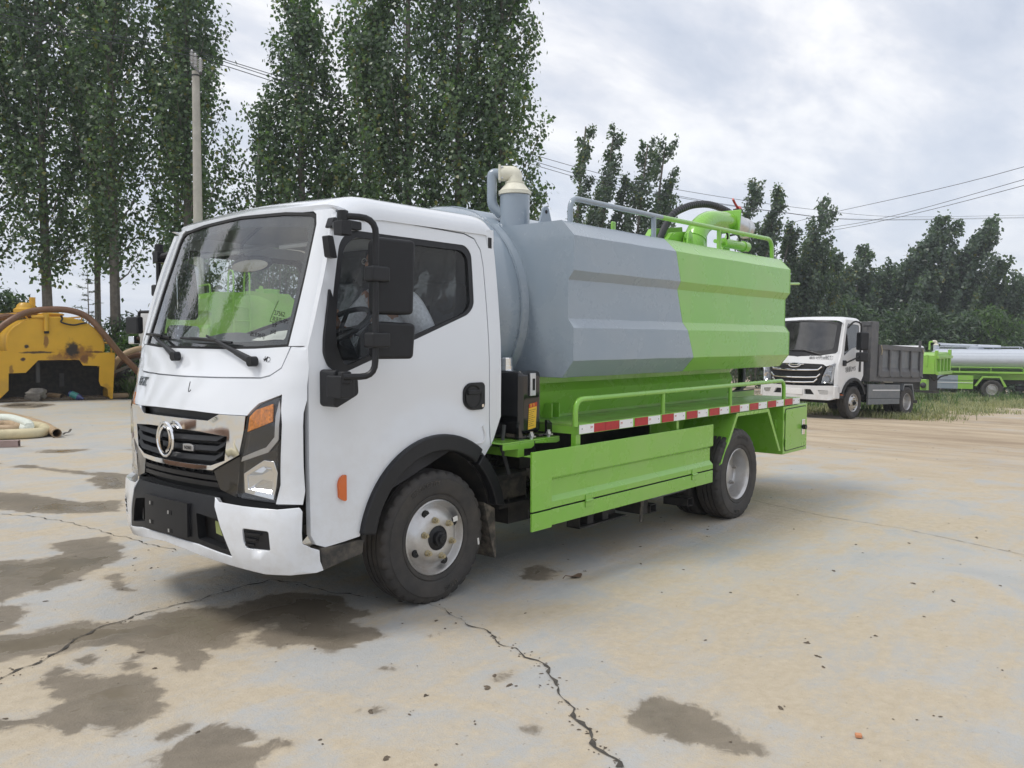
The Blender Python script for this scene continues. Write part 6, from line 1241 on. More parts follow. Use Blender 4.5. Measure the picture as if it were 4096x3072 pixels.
def groundmat():
    m = D.materials.new('yard_concrete'); m.use_nodes = True; t = m.node_tree; bs = t.nodes['Principled BSDF']; L = t.links.new
    co = N(t, 'ShaderNodeTexCoord').outputs['Object']
    def noise(scale, detail=6., rough=.6, dist=0., rot=0, sc=(1, 1, 1)):
        mp_ = N(t, 'ShaderNodeMapping'); mp_.inputs['Rotation'].default_value = (0, 0, RD(rot)); mp_.inputs['Scale'].default_value = sc; L(co, mp_.inputs[0])
        n = N(t, 'ShaderNodeTexNoise', i={'Scale': scale, 'Detail': detail, 'Roughness': rough, 'Distortion': dist}); L(mp_.outputs[0], n.inputs['Vector']); return n.outputs['Fac']
    def mr(src, a, b, c=0., d=1.):
        n = N(t, 'ShaderNodeMapRange', i={1: a, 2: b, 3: c, 4: d}); L(src, n.inputs[0]); return n.outputs[0]
    def mth(op, a, b):
        n = N(t, 'ShaderNodeMath', operation=op)
        for k, q in enumerate((a, b)):
            if isinstance(q, (int, float)): n.inputs[k].default_value = q
            else: L(q, n.inputs[k])
        return n.outputs[0]
    def mix(f, a, b):
        n = N(t, 'ShaderNodeMix', data_type='RGBA')
        if isinstance(f, float): n.inputs[0].default_value = f
        else: L(f, n.inputs[0])
        for k, q in ((6, a), (7, b)):
            if isinstance(q, tuple): n.inputs[k].default_value = (*q, 1)
            else: L(q, n.inputs[k])
        return n.outputs[2]
    big = noise(.38, 5, .6, .6); mid = noise(1.7, 8, .62, .8); fine = noise(16, 8, .7); grit = noise(120, 3, .6); streak = noise(1.1, 7, .65, .4, -28, (1., 4.5, 1)); strk2 = noise(2.2, 6, .6, .3, 20, (.8, 5, 1))
    conc = mix(mr(mid, .35, .65), (.395, .40, .39), (.48, .475, .455))
    sand = mix(mr(fine, .35, .7), (.445, .368, .255), (.54, .462, .342))
    cov = mth('ADD', mth('MULTIPLY', mr(big, .36, .62), .55), mth('MULTIPLY', mr(mid, .38, .66), .65)); cov = mth('ADD', cov, mth('MULTIPLY', mr(streak, .40, .68), .35)); cov = mth('SUBTRACT', cov, .34)
    g2 = noise(48, 5, .75); cov = mth('ADD', cov, mth('ADD', mth('MULTIPLY', mth('SUBTRACT', fine, .5), .75), mth('MULTIPLY', mth('SUBTRACT', g2, .5), .75)))
    cov = mth('MULTIPLY', mr(cov, .05, .62), .92)
    col = mix(cov, conc, sand)
    col = mix(mth('MULTIPLY', mr(strk2, .56, .74), .30), col, (.40, .395, .385))
    sx = N(t, 'ShaderNodeSeparateXYZ'); L(co, sx.inputs[0])
    # bare soil farther into the yard: brownish, rutted
    soil = mix(mr(noise(1.2, 9, .7, .5, 0, (1, .25, 1)), .35, .68), (.53, .43, .30), (.29, .215, .14))
    sl = mr(mth('ADD', sx.outputs[0], mth('MULTIPLY', mid, 8.)), 10., 16.); sl = mth('MULTIPLY', sl, mr(big, .30, .52, .35, 1.)); col = mix(sl, col, soil)
    spk = mr(noise(34, 2, .5), .70, .76); col = mix(mth('MULTIPLY', spk, .55), col, (.23, .19, .14))
    spk2 = mr(noise(7.5, 8, .78, .3, 10), .64, .72); col = mix(mth('MULTIPLY', spk2, .55), col, (.33, .265, .18))
    trk = mth('MULTIPLY', mr(noise(9, 6, .7, 0, 18, (.35, 3.2, 1)), .56, .70), mr(noise(.7, 3, .5), .5, .62)); col = mix(mth('MULTIPLY', trk, .42), col, (.40, .33, .235))
    col = mix(mth('MULTIPLY', mr(grit, .3, .7), .16), col, (.36, .33, .29))
    wa = N(t, 'ShaderNodeAttribute', attribute_name='wet').outputs['Fac']
    wn = mth('ADD', mth('MULTIPLY', mth('SUBTRACT', noise(7, 9, .68, .7), .5), .24), mth('MULTIPLY', mth('SUBTRACT', noise(2.4, 5, .6), .5), .20))
    wsd = mth('ADD', wa, wn); wet = mr(wsd, .012, -.022); deep = mr(wsd, -.05, -.20)
    wcol = mix(mr(mid, .35, .65), (.155, .130, .096), (.235, .198, .150)); wcol = mix(mth('MULTIPLY', mr(fine, .45, .7), .35), wcol, (.28, .24, .185)); wcol = mix(mth('MULTIPLY', deep, .55), wcol, (.15, .125, .09))
    rim = mth('MULTIPLY', mr(wsd, .06, .012), .28); col = mix(rim, col, (.40, .33, .24))
    col = mix(mth('MULTIPLY', wet, .94), col, wcol); L(col, bs.inputs['Base Color'])
    pud = mth('MULTIPLY', mr(wsd, -.07, -.13), mr(noise(1.6, 3, .5), .47, .53))
    ro = mix(wet, (.9, .9, .9), (.55, .55, .55)); ro = mix(mth('MULTIPLY', pud, .85), ro, (.06, .06, .06)); L(ro, bs.inputs['Roughness'])
    bs.inputs['Specular IOR Level'].default_value = .35
    hgt = mth('ADD', mth('MULTIPLY', fine, .9), mth('MULTIPLY', grit, .35)); hgt = mth('ADD', hgt, mth('MULTIPLY', mid, 1.2)); hgt = mth('ADD', hgt, mth('MULTIPLY', strk2, .6))
    bp_ = N(t, 'ShaderNodeBump', i={'Distance': .012}); L(mr(pud, 0., 1., .8, .06), bp_.inputs['Strength']); L(hgt, bp_.inputs['Height']); L(bp_.outputs[0], bs.inputs['Normal'])
    return m
me.materials.append(groundmat()); me.polygons.foreach_set('use_smooth', [True] * len(me.polygons))
GR = D.objects.new('ground', me); COL.objects.link(GR); GR['kind'] = 'structure'; GR['label'] = 'concrete yard dusted with pale sand and wet stains'
def strip(name, pts, w0, w1, jag, parent, m='crack', seed=1):
    r_ = random.Random(seed); P = []
    for a, b in zip(pts, pts[1:]):
        n = max(2, int(math.hypot(b[0] - a[0], b[1] - a[1]) / (.05 if name == 'slab_joint' else .028)))
        for k in range(n): P.append(Vector((a[0] + (b[0] - a[0]) * k / n, a[1] + (b[1] - a[1]) * k / n)))
    b = B(); pr_ = None
    for i in range(1, len(P) - 1):
        d = (P[i + 1] - P[i - 1]).normalized(); n_ = Vector((-d.y, d.x)); j = r_.uniform(-jag, jag); f = i / len(P); w_ = (w0 + (w1 - w0) * f) * r_.choice((.3, .5, .8, 1., 1.2, 1.5, 2.4 if name == 'crack' else 1.)) / 2
        j += jag * 1.6 * (sin(i * .9 + seed) + sin(i * .37 + 2 * seed)); c = P[i] + n_ * j; z = gz(c.x) + .004; cur = (b.v((*(c + n_ * w_), z)), b.v((*(c - n_ * w_), z)))
        if pr_: b._f([pr_[0], pr_[1], cur[1], cur[0]])
        pr_ = cur
    o = b.make(name, m, parent); return o
strip('crack', CRACKS['crack1'], .002, .013, .006, GR, seed=3); strip('crack', CRACKS['crack2'], .008, .008, .006, GR, seed=4); strip('crack', CRACKS['crack3'], .006, .006, .006, GR, seed=5)
strip('slab_joint', CRACKS['joint'], .005, .005, .001, GR, seed=6)
# mud clods, leaves, chips scattered on the slab
b = B(); r_ = random.Random(5)
spots = [(x, y, r_.uniform(.005, .013)) for x, y in CLODS for _ in range(2)]
for nm_, sp_ in (('crack1', .03), ('crack2', .03)):
    for p_, q_ in zip(CRACKS[nm_], CRACKS[nm_][1:]):
        for _ in range(5): t = r_.random(); spots.append((p_[0] + (q_[0] - p_[0]) * t + r_.gauss(0, sp_), p_[1] + (q_[1] - p_[1]) * t + r_.gauss(0, sp_), r_.uniform(.002, .007)))
for _ in range(900):
    t = r_.random(); x = r_.uniform(-2.6, 15); y = r_.uniform(-3.2, 9) if x > 4 else r_.uniform(-3, 3)
    spots.append((x, y, r_.choice((.0025, .003, .004, .005, .007, .010)) * r_.uniform(.7, 1.3)))
for x, y, r in spots:
    x += r_.uniform(-.02, .02); y += r_.uniform(-.02, .02); n = 6; a0 = r_.uniform(0, 6); st = r_.uniform(.5, 1.9); z = gz(x)
    ring = [b.v((x + r * st * cos(a0) * cos(k) - r * sin(a0) * sin(k) * .8 + r_.uniform(-.3, .3) * r, y + r * st * sin(a0) * cos(k) + r * cos(a0) * sin(k) * .8 + r_.uniform(-.3, .3) * r, z + .002)) for k in np.linspace(0, 2 * pi, n, endpoint=False)]
    tp = b.v((x + r_.uniform(-.2, .2) * r, y, z + .002 + r * r_.uniform(.2, .55)))
    for k in range(n): b._f([ring[k], ring[(k + 1) % n], tp])
b.make('mud_crumbs', 'soilclod', None, smooth=False, label='mud crumbs, bits of leaf and grit strewn over the concrete', kind='stuff')
b = B(); 
for k in range(420):
    x = r_.uniform(12, 30); y = r_.uniform(-6, 6.5); l = r_.uniform(.08, .3); a = r_.uniform(-.8, .8) + 1.2; z = gz(x) + .004; dx, dy = l * cos(a), l * sin(a)
    b._f([b.v((x, y, z)), b.v((x + .012, y + .008, z)), b.v((x + dx + .012, y + dy, z + .012)), b.v((x + dx, y + dy, z + .012))])
b.make('straw_litter', mat('straw', (.22, .17, .10), .9, var=.4), None, smooth=False, label='flattened straw and twigs on the sandy ground by the dump truck', kind='stuff')
b = B(); b.box((-.126, -2.401, .003), (-.104, -2.377, .016), Matrix.Rotation(.5, 3, 'Z')); BRK = b
# ================================================================ vegetation
def leafmat(name, dark, mid, palest, trans=.38, rough=.36):
    m = D.materials.new(name); m.use_nodes = True; t = m.node_tree; t.nodes.clear(); L = t.links.new
    o = N(t, 'ShaderNodeOutputMaterial'); a = N(t, 'ShaderNodeAttribute', attribute_name='tone')
    r = ramp(t, [(0., dark), (.5, mid), (.92, palest), (.985, palest), (1., (.15, .15, .03))]); L(a.outputs['Fac'], r.inputs[0])  # tone picks each leaf's own colour, darkest to palest
    b = N(t, 'ShaderNodeBsdfPrincipled', i={'Roughness': rough}); b.inputs['Specular IOR Level'].default_value = .55; L(r.outputs[0], b.inputs['Base Color'])
    tr = N(t, 'ShaderNodeBsdfTranslucent'); g = N(t, 'ShaderNodeMix', data_type='RGBA', blend_type='MULTIPLY'); g.inputs[0].default_value = 1.; g.inputs[7].default_value = (1.5, 1.9, .6, 1); L(r.outputs[0], g.inputs[6]); L(g.outputs[2], tr.inputs[0])
    x = N(t, 'ShaderNodeMixShader'); x.inputs[0].default_value = trans; L(b.outputs[0], x.inputs[1]); L(tr.outputs[0], x.inputs[2]); L(x.outputs[0], o.inputs[0]); return m
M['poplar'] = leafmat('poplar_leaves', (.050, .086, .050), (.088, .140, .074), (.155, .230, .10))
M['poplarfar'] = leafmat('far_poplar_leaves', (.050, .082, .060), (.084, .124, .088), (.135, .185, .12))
M['shrub'] = leafmat('shrub_leaves', (.028, .060, .018), (.055, .105, .030), (.11, .19, .05))
M['belt'] = leafmat('dark_shrub_leaves', (.034, .062, .040), (.060, .100, .058), (.105, .155, .08))
M['willow'] = leafmat('feathery_leaves', (.05, .085, .04), (.085, .135, .065), (.13, .19, .085))
M['grass'] = leafmat('grass_blades', (.13, .15, .07), (.21, .23, .11), (.36, .34, .20), .2, .6)
def leaves(name, P, nrm, size, m, parent, r, tone=None, asp=.9, long=1.15):
    """P positions, nrm leaf normals; each leaf two triangles folded along its midrib"""
    n = len(P); nrm = nrm / (np.linalg.norm(nrm, axis=1, keepdims=True) + 1e-9)
    t = r.normal(size=(n, 3)); t[:, 2] -= .6; t -= nrm * np.sum(t * nrm, 1, keepdims=True); t /= np.linalg.norm(t, axis=1, keepdims=True) + 1e-9; s = np.cross(nrm, t)
    L = size * r.uniform(.65, 1.3, (n, 1)); W = L * asp * .5
    a = P; c = P + t * L * long; q = P + t * L * .42 + nrm * L * .12; b1 = q + s * W - nrm * L * .10; b2 = q - s * W - nrm * L * .10
    co = np.stack([a, b1, c, b2], 1).reshape(-1, 3); k = np.arange(n) * 4
    f = np.concatenate([np.stack([k, k + 1, k + 2], 1), np.stack([k, k + 2, k + 3], 1)])
    me = npmesh(name, co, f, 3); at = me.attributes.new('tone', 'FLOAT', 'POINT')
    tn = r.uniform(0, 1, n) ** 1.4 * .97 if tone is None else np.clip(tone, 0, 1); at.data.foreach_set('value', np.repeat(tn, 4).astype(np.float32))
    me.materials.append(M[m]); o = D.objects.new(name, me); COL.objects.link(o); o.parent = parent; return o
def poplar(name, loc, H, base, R, seed, label, group, nb=70, per=190, leaf=.10, wind=(0, 0), m='poplar', trunk=.16, top=.62, spread=.10, young=0.):
    r = np.random.default_rng(seed); rt = root(name, loc, label, 'tree', 0, group); lx, ly = r.uniform(-.25, .25, 2)
    def axis_(z): f = z / H; return np.array([lx * f + wind[0] * f ** 2.2, ly * f + wind[1] * f ** 2.2, z])
    b = B(); pts = [tuple(axis_(z)) for z in np.linspace(-.3, H * .96, 14)]; b.tube(pts, trunk, 9, rs=list(np.linspace(trunk, .035, 14)))
    PP, NN, TT = [], [], []
    for i in range(nb):
        h = base + (H - base) * (i + r.uniform(0, 1)) / nb * .93; f = (h - base) / (H - base)
        prof = min(1, .45 + 1.9 * f) * (1 - f) ** top if f < 1 else .05; reach = R * prof * r.uniform(.65, 1.2) + .22
        az = r.uniform(0, 2 * pi); rise = reach * r.uniform(1.25, 2.3); p0 = axis_(h); ln = math.hypot(reach, rise)
        d = np.array([cos(az) * reach, sin(az) * reach, rise]); n = int(per * (.35 + .65 * ln / (R * 2.2)) * r.uniform(.7, 1.3)); tt = r.uniform(.12, 1, n) ** .8
        cur = np.stack([d[0] * tt ** .75, d[1] * tt ** .75, d[2] * tt ** 1.25], 1); cur[:, 0] += wind[0] * .28 * tt ** 2; cur[:, 1] += wind[1] * .28 * tt ** 2
        sg = spread * (1.6 - tt)[:, None] + .035; off = r.normal(size=(n, 3)) * sg * (1 + .0 * f); off[:, 2] *= 1.3
        p = p0 + cur + off; PP.append(p); nn = r.normal(size=(n, 3)) * .8 + np.array([cos(az), sin(az), .35]); NN.append(nn)
        bt_ = r.uniform(-.26, .26) + .30 * max(0, .42 - f); TT.append(np.clip(r.uniform(0, 1, n) ** 1.5 * .9 + bt_ + .1 * young + (r.uniform(0, 1, n) < .012) * 1., 0, 1))
        if ln > .5 and i % 2 == 0: b.tube([tuple(p0 + np.array([d[0] * t ** .75, d[1] * t ** .75, d[2] * t ** 1.25]) + np.array([wind[0], wind[1], 0]) * .28 * t * t) for t in (0, .3, .6, .9)], .02, 4, rs=[.028 * trunk / .16, .02 * trunk / .16, .012, .005])
    b.make('trunk', 'bark', rt)
    leaves('crown', np.concatenate(PP), np.concatenate(NN), leaf, m, rt, r, np.concatenate(TT)); return rt
def bush(name, loc, size, seed, label, group, m='shrub', n=4500, leaf=.085, clumps=26, cat='shrub', stems=True, asp=.55, droop=0., long=1.5):
    r = np.random.default_rng(seed); rt = root(name, loc, label, cat, 0, group); w_, dpt, h = size; PP, NN, TT = [], [], []; b = B()
    for i in range(clumps):
        th = r.uniform(0, 2 * pi); q = r.uniform(0, 1) ** .5; z = h * r.uniform(.12, .92); k = math.sqrt(max(.08, 1 - (z / h) ** 2.2)); c = np.array([w_ / 2 * q * k * cos(th), dpt / 2 * q * k * sin(th), z]); rad = r.uniform(.16, .34) * min(w_, h) * .8
        m_ = int(n / clumps * r.uniform(.6, 1.4)); v = r.normal(size=(m_, 3)); v /= np.linalg.norm(v, axis=1, keepdims=True); rr_ = rad * r.uniform(.25, 1.05, (m_, 1)) ** .6; p = c + v * rr_ * np.array([1, 1, .75])
        p[:, 2] -= droop * np.abs(v[:, 0] * rr_[:, 0]); p[:, 2] = np.maximum(p[:, 2], .03); PP.append(p); NN.append(v + r.normal(size=(m_, 3)) * .7 + np.array([0, 0, .5])); TT.append(np.clip(r.uniform(0, 1, m_) ** 1.3 * .9 + r.uniform(-.18, .18), 0, .97))
        if stems: b.tube([(c[0] * .15, c[1] * .15, -.05), (c[0] * .6, c[1] * .6, z * .5), tuple(c)], .02, 4, rs=[.03, .02, .006])
    if stems: b.make('stem', 'bark', rt)
    leaves('foliage', np.concatenate(PP), np.concatenate(NN), leaf, m, rt, r, np.concatenate(TT), asp, long); return rt
LG, RG = 'poplars along the left side of the yard', 'wind-bent poplars beyond the dump truck'
def at_(k): # place on the back row; k = fraction from left (0) to right (1) of the row seen in the photo
    return (5.3 + 10.2 * k, 23.5 - 11.9 * k, 0)
LT = [(-.24, 13.8, 2.4, 1.2, 'poplar half cut off by the left edge of the photo'), (.0, 13.5, 3.0, 1.25, 'leafy poplar above the left end of the yellow tank'), (.115, 14.0, 2.9, 1.15, 'poplar with bare trunk standing right behind the vacuum valve of the yellow tank'),
      (.235, 14.2, 3.0, 1.20, 'poplar with pale visible trunk between the yellow tank and the concrete pole'), (.365, 13.2, 1.4, 1.15, 'dense dark poplar directly behind the concrete pole'),
      (.575, 11.2, 1.2, 1.05, 'narrow pointed poplar standing free with sky on both sides'), (.675, 11.0, .9, 1.15, 'bright green poplar above the driver side of the cab roof'),
      (.76, 14.5, 1.0, 1.35, 'tallest broad poplar, cut by the top of the photo'), (.85, 14.0, 1.0, 1.30, 'broad dark poplar behind the ivory vent elbow'), (.935, 13.2, .8, 1.05, 'last poplar of the tall row, against open sky on its right')]
for i, (k, H, bs_, R, lab) in enumerate(LT):
    poplar('poplar_tree', at_(k), H, bs_, R * 1.2, 100 + i, lab, LG, nb=118, per=165, leaf=.108, spread=.13, top=.6, young=(1. if i == 6 else 0))
poplar('poplar_tree', (at_(.475)[0], at_(.475)[1] - .2, 0), 8.0, 1.0, .75, 120, 'small young poplar between the dark poplar and the narrow pointed one', LG, nb=50, per=130, leaf=.09)
poplar('poplar_tree', (at_(.19)[0] + 1.5, at_(.19)[1] + 3.0, 0), 13, 3.2, 1.0, 121, 'thin poplar standing farther back with its trunk bare at the bottom', LG, nb=60, per=150, leaf=.10, trunk=.11)
poplar('poplar_tree', (at_(.34)[0] + 1.2, at_(.34)[1] + 2.2, 0), 13, 2.6, 1.0, 122, 'thin poplar farther back just left of the concrete pole', LG, nb=60, per=150, leaf=.10, trunk=.12)
# poplars beyond the left edge of the frame (mirrored in the windscreen)
for i, (x, y) in enumerate(((1.2, 25.5), (-2.2, 26.5), (-5.5, 25.5), (-9, 24), (-12.5, 22))):
    src = [o for o in D.objects if o.name.startswith('poplar_tree')][i % 5]; c = copy_tree(src); c.location = (x, y, 0); c.rotation_euler = (0, 0, 1.3 * i + .7); c['label'] = 'poplar just beyond the left edge of the photo'
WN = (.65, -.76)
RT = [(29.7, 20.3, 11.8, .52, 'thin poplar spire next to the tall row, its separate tuft highest'), (30.5, 19.4, 11.8, .67, 'second poplar spire counted from the tall row'), (31.7, 19.3, 9.4, .78, 'lower poplar wedged between the second and third spires'), (31.5, 18.2, 10.9, .86, 'third poplar spire counted from the tall row'), (33.1, 17.9, 11.3, .93, 'fourth bushy poplar spire, left of the black corrugated hose'), (31.7, 20.9, 9.1, .9, 'low poplar filling the gap beside the tall row'), (33.6, 18.6, 8.7, .9, 'low poplar at the foot of the fourth spire'),
      (38.6, 15.9, 10.0, .52, 'slim bent poplar behind the red valve handle'), (39.4, 15.0, 9.7, .52, 'slim bent poplar just right of the suction valve'), (39.9, 15.8, 8.0, .86, 'low poplar between the two slim bent ones'), (40.8, 14.8, 7.7, .75, 'short poplar shoot leaning right of the slim bent pair'), (42.8, 14.0, 8.9, .99, 'bent poplar over the rear end of the green tank'), (42.5, 14.2, 6.9, 1.1, 'bushy lower neighbour of the poplar over the tank rear'), (44.1, 13.8, 6.0, .9, 'drooping low poplar right of the tank rear end'),
      (53.8, 16.3, 5.9, 1.2, 'low poplar above the left half of the dump truck cab'), (54.4, 15.7, 7.5, 1.07, 'single pointed poplar above the dump truck cab'), (55.9, 15.3, 5.7, 1.49, 'round low poplar right of the pointed one'), (57.8, 14.7, 6.3, 1.38, 'low poplar above the dump truck headboard'), (58.4, 14.0, 5.8, 1.38, 'low poplar at the left foot of the big bent trees'), (57.0, 12.8, 8.1, 1.6, 'leftmost crown of the first big bent tree clump'), (57.5, 12.2, 9.7, 2.0, 'highest crown of the first big bent tree clump'), (58.2, 11.4, 9.3, 1.87, 'right crown of the first big bent tree clump'), (60.9, 11.1, 7.1, 1.66, 'low crown in the dip between the two big clumps'), (59.2, 10.1, 8.7, 1.73, 'left crown of the second big bent tree clump'), (59.8, 9.5, 9.5, 1.87, 'highest crown of the second big bent tree clump'), (61.4, 9.0, 7.0, 1.49, 'right shoulder of the second big bent tree clump'), (61.7, 8.4, 4.5, 1.36, 'lowest crown right of the second big clump'), (63.6, 7.8, 5.2, 2.21, 'poplar at the right edge above the silver tanker')]
for i, (x, y, ztop, R, lab) in enumerate(RT):
    F_ = math.hypot(x + 3.4, y + 3.4) / 45; z0 = gz(x); big = 19 <= i <= 25; wv = (.75 + .2 * (i % 3) + .5 * big) * F_
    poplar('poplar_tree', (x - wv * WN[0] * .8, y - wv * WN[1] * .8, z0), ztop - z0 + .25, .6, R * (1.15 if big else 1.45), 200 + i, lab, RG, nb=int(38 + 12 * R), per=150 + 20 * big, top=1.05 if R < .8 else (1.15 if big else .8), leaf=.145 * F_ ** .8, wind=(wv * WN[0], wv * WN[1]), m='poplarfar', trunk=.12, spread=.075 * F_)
# hedge of dark bushes behind the dump truck and the tanker
BG = 'dark bushes behind the parked trucks'
BL = [(45.4, 19.8, 4.2, 'dark bush half hidden by the rear end of the green tank'), (47.1, 17.8, 4.2, 'feathery bush above the left corner of the dump truck windscreen'), (48.0, 16.8, 4.2, 'feathery bush above the middle of the dump truck windscreen'), (48.9, 15.7, 4.1, 'dark bush above the right corner of the dump truck windscreen'), (49.7, 14.8, 3.9, 'dark bush behind the dump truck door'), (50.4, 14.0, 3.9, 'bush just right of the dump truck headboard'), (51.1, 13.1, 3.8, 'bush above the front quarter of the dump bed'), (51.9, 12.2, 3.9, 'bush above the middle of the dump bed'), (52.6, 11.4, 3.9, 'bush above the rear corner of the dump bed'), (53.3, 10.5, 3.7, 'paler round bush above the green hopper'), (54.1, 9.6, 3.7, 'dark bush behind the tanker vent'), (54.8, 8.8, 3.5, 'broad dark bush behind the front of the tanker rail'), (55.5, 7.9, 3.4, 'bush behind the middle of the tanker rail'), (56.4, 6.8, 3.0, 'bush at the right edge behind the tanker'), (30.1, 19.5, 7.0, 'bush under the first two poplar spires'), (31.2, 18.2, 6.9, 'bush under the third poplar spire'), (32.2, 17.0, 6.9, 'bush under the fourth poplar spire'), (33.1, 15.9, 6.0, 'bush behind the black corrugated hose')]
for i, (x, y, zt_, lab) in enumerate(BL):
    F_ = math.hypot(x + 3.4, y + 3.4) / 45; z0 = gz(x); w_ = 3.6 * F_
    bush('hedge_bush', (x, y, z0 - .1), (w_ * (.8 + .3 * (i % 3 == 0)), w_ * .7, (zt_ - z0) * (1., .78, .9, .7)[i % 4] + .3), 300 + i, lab, BG, 'shrub' if i in (5, 9, 12) else ('willow' if i in (1, 2, 7) else 'belt'), n=4200, leaf=.17 * F_, clumps=34, asp=.45)
# bushes behind the yellow tank and the cab, left
SG = 'green bushes behind the yellow tank'
for i, (x, y, w_, h, m_, lab) in enumerate(((4.7, 20.6, 2.8, 2.75, 'belt', 'feathery dark bush at the left edge above the yellow tank'), (7.4, 18.9, 2.6, 1.75, 'shrub', 'leafy green bush between the yellow tank and the cab'), (8.9, 17.6, 2.2, 1.9, 'shrub', 'leafy green bush close behind the front view mirror'), (8.0, 20.8, 2.6, 2.2, 'belt', 'dark bush under the pale trunked poplar'), (10.6, 17.0, 3.4, 3.2, 'belt', 'bush behind the all green tank truck'), (5.2, 23.6, 3.2, 1.7, 'shrub', 'low bush behind the yellow tank hatch'), (12.4, 16.2, 3.6, 3.4, 'belt', 'broad bush behind the windscreen mirror view'), (14.0, 13.6, 3.2, 3.0, 'belt', 'bush behind the cab roof'))):
    bush('bush', (x, y, 0), (w_, w_ * .7, h), 400 + i, lab, SG, m_, n=3800, leaf=.09 if m_ == 'shrub' else .10, clumps=26, asp=.6)
bush('willow_tree', (9.9, 16.2, 0), (3.6, 2.6, 5.2), 450, 'feathery pale green willow rising just over the cab roof', None, 'willow', n=7000, leaf=.13, clumps=40, cat='tree', asp=.16, droop=.4, long=1.4)
bush('willow_tree', (12.6, 14.2, 0), (3.4, 2.4, 4.4), 452, 'feathery willow behind the all green tank truck', None, 'willow', n=6000, leaf=.13, clumps=36, cat='tree', asp=.16, droop=.4, long=1.4)
def sapling(loc, H, seed, label):
    r = np.random.default_rng(seed); rt = root('sapling', loc, label, 'tree'); b = B(); b.tube([(0, 0, 0), (.02, .01, H * .5), (0, 0, H)], .03, 6, rs=[.035, .02, .006]); PP = []; NN = []
    for k in range(26):
        z = H * (.12 + .85 * k / 26); a = k * 2.4; l = .75 * (1 - z / H) + .12; e = np.array([cos(a) * l, sin(a) * l, .05]); b.tube([(0, 0, z), (e[0], e[1], z + .04)], .006, 4)
        t_ = r.uniform(.2, 1, 46); p = np.array([0, 0, z]) + e * t_[:, None] + r.normal(size=(46, 3)) * np.array([.05, .05, .012]); PP.append(p); NN.append(np.tile([0, 0, 1.], (46, 1)) + r.normal(size=(46, 3)) * .25)
    b.make('trunk', 'bark', rt); leaves('foliage', np.concatenate(PP), np.concatenate(NN), .075, 'belt', rt, r, None, .4, 1.3)
sapling((6.9, 20.6, 0), 3.4, 1, 'small feathery sapling between the two bare poplar trunks'); sapling((4.1, 22.4, 0), 3.2, 2, 'small feathery sapling behind the left end of the yellow tank')
# far low woods on the horizon
r = np.random.default_rng(77); n = 26000; ang = r.uniform(RD(-12), RD(112), n); dist = r.uniform(95, 130, n); hh = (3.2 + 1.8 * np.sin(ang * 21) + 1.2 * np.sin(ang * 47 + 1)) * r.uniform(0, 1, n) ** .7
P = np.stack([dist * np.cos(ang), dist * np.sin(ang), hh + gzv(dist * np.cos(ang)) * .0 - 1.0], 1)
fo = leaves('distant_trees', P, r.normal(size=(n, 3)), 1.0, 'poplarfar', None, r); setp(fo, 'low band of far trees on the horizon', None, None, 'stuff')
# grass
r = np.random.default_rng(5); n = 80000
gxp = r.uniform(19.0, 50, n); gyp = 1.2 + (gxp - 19) * .02 + r.uniform(0, 1, n) ** 1.0 * 9.0; keep = np.ones(n, bool)
edge = 2.6 + .7 * np.sin(gxp * .9) + .5 * np.sin(gxp * 2.3); keep &= gyp > edge + r.uniform(-.6, .3, n); pat = np.sin(gxp * 1.7 + 1.3 * np.sin(gyp * 1.1)) * np.sin(gyp * 2.3 + np.sin(gxp * .8)) + .5 * np.sin(gxp * 5.1) * np.sin(gyp * 4.3); keep &= pat > r.uniform(-1.3, .55, n); gxp, gyp = gxp[keep], gyp[keep]
def blades(name, X, Y, hmin, hmax, wd, label, m='grass'):
    n = len(X); Zg = gzv(X); a = r.uniform(0, 2 * pi, n); h = r.uniform(hmin, hmax, n); ln = h * r.uniform(.3, 1.6, n); b0 = np.stack([X, Y, Zg], 1); sd = np.stack([-np.sin(a), np.cos(a), 0 * a], 1) * wd; mid_ = b0 + np.stack([np.cos(a) * ln * .35, np.sin(a) * ln * .35, h * .65], 1); tp = b0 + np.stack([np.cos(a) * ln, np.sin(a) * ln, h], 1)
    co = np.stack([b0 - sd, b0 + sd, mid_ + sd * .7, mid_ - sd * .7, tp], 1).reshape(-1, 3); k = np.arange(n) * 5; f = np.concatenate([np.stack([k, k + 1, k + 2], 1), np.stack([k, k + 2, k + 3], 1), np.stack([k + 3, k + 2, k + 4], 1)])
    me = npmesh(name, co, f, 3); at = me.attributes.new('tone', 'FLOAT', 'POINT'); at.data.foreach_set('value', np.repeat(r.uniform(0, .97, n), 5).astype(np.float32)); me.materials.append(M[m]); o = D.objects.new(name, me); COL.objects.link(o); return setp(o, label, None, None, 'stuff')
blades('grass', gxp, gyp, .04, .20, .009, 'grass growing beside and behind the dump truck')
n = 5000; blades('weeds', r.uniform(6.6, 9, n), 19.0 - (r.uniform(0, 1, n)) * 1.6 - 0 * r.uniform(0, 1, n), .2, .6, .012, 'weeds growing through the scrap beside the yellow tank', 'shrub')
# small single things on the yard
x_, y_ = .80, -2.14
BRK.make('brick_chip', 'brick', None, bevel=.003, label='small orange chip of brick on the bare concrete at the lower right', cat='brick chip')

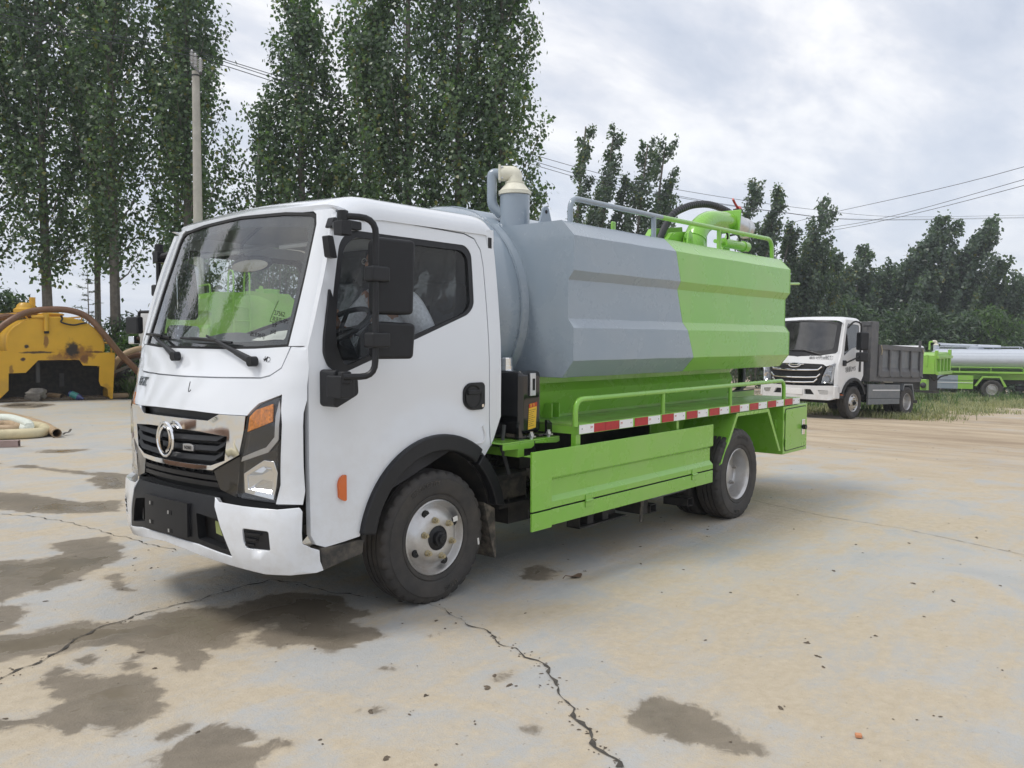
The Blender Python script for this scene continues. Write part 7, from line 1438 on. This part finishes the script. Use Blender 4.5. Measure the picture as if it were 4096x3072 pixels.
for i, (x, y) in enumerate(((-1.5, 21.5), (-4.5, 20.5), (-7.5, 19), (-10.5, 17), (-13.5, 14.5), (-16, 11))):  # unseen bush row, added for a dark band in the chrome reflection
    bush('hedge_bush', (x, y, 0), (4.2, 3.0, 2.6 + .5 * (i % 2)), 600 + i, 'unseen dark bush added beyond the left edge to darken the chrome reflections', 'added bushes beyond the left edge', 'belt', n=3000, leaf=.15, clumps=24)

b = B(); P0 = (.944, -.300); n_ = 8
q = [b.v((P0[0] + .05 * cos(a) * (1 + .2 * sin(3 * a)), P0[1] + .03 * sin(a), .006 + .012 * abs(cos(a)))) for a in np.linspace(0, 2 * pi, n_, endpoint=False)]; cv = b.v((*P0, .003))
for k in range(n_): b._f([q[k], q[(k + 1) % n_], cv])
b.tube([(P0[0] - .045, P0[1] + .0, .016), (P0[0] - .10, P0[1] + .015, .03), (P0[0] - .13, P0[1] + .01, .02)], .003, 5)
b.make('dead_leaf', 'deadleaf', None, fix=False, label='curled brown dead leaf on the concrete below the green side skirt', cat='leaf')
b = B(); rows = []
for i in range(8): t_ = i / 7; rows.append([b.v((2.05 + .16 * t_, 10.22 + .10 * t_ + w__, .02 + .07 * t_ ** 2 + .015 * sin(6 * t_))) for w__ in (-.03, 0, .03)])
for p, q in zip(rows, rows[1:]):
    for k in range(2): b._f([p[k], p[k + 1], q[k + 1], q[k]])
o = b.make('rubber_scrap', 'mudflap', None, label='curled strip of grey rubber by the open end of the tan hose', cat='scrap'); o.modifiers.new('t', 'SOLIDIFY').thickness = .008

n = 2600; cx_ = r.uniform(20, 46, 60); cy_ = r.uniform(3.6, 8.5, 60); k_ = r.integers(0, 60, n); blades('tall_weeds', cx_[k_] + r.normal(size=n) * .25, cy_[k_] + r.normal(size=n) * .25, .15, .55, .012, 'taller weed tufts in the grass by the dump truck', 'shrub')

# a little summer haze over the whole yard
b = B(); b.box((-215, -215, -14), (310, 310, 24)); m = D.materials.new('haze_air'); m.use_nodes = True; t = m.node_tree; t.nodes.clear(); o_ = N(t, 'ShaderNodeOutputMaterial'); v_ = N(t, 'ShaderNodeVolumePrincipled', i={'Density': .0012, 'Anisotropy': .2}); v_.inputs['Color'].default_value = (.90, .94, 1, 1); t.links.new(v_.outputs[0], o_.inputs['Volume'])
b.make('haze', m, None, smooth=False, kind='stuff', label='thin pale haze in the air')
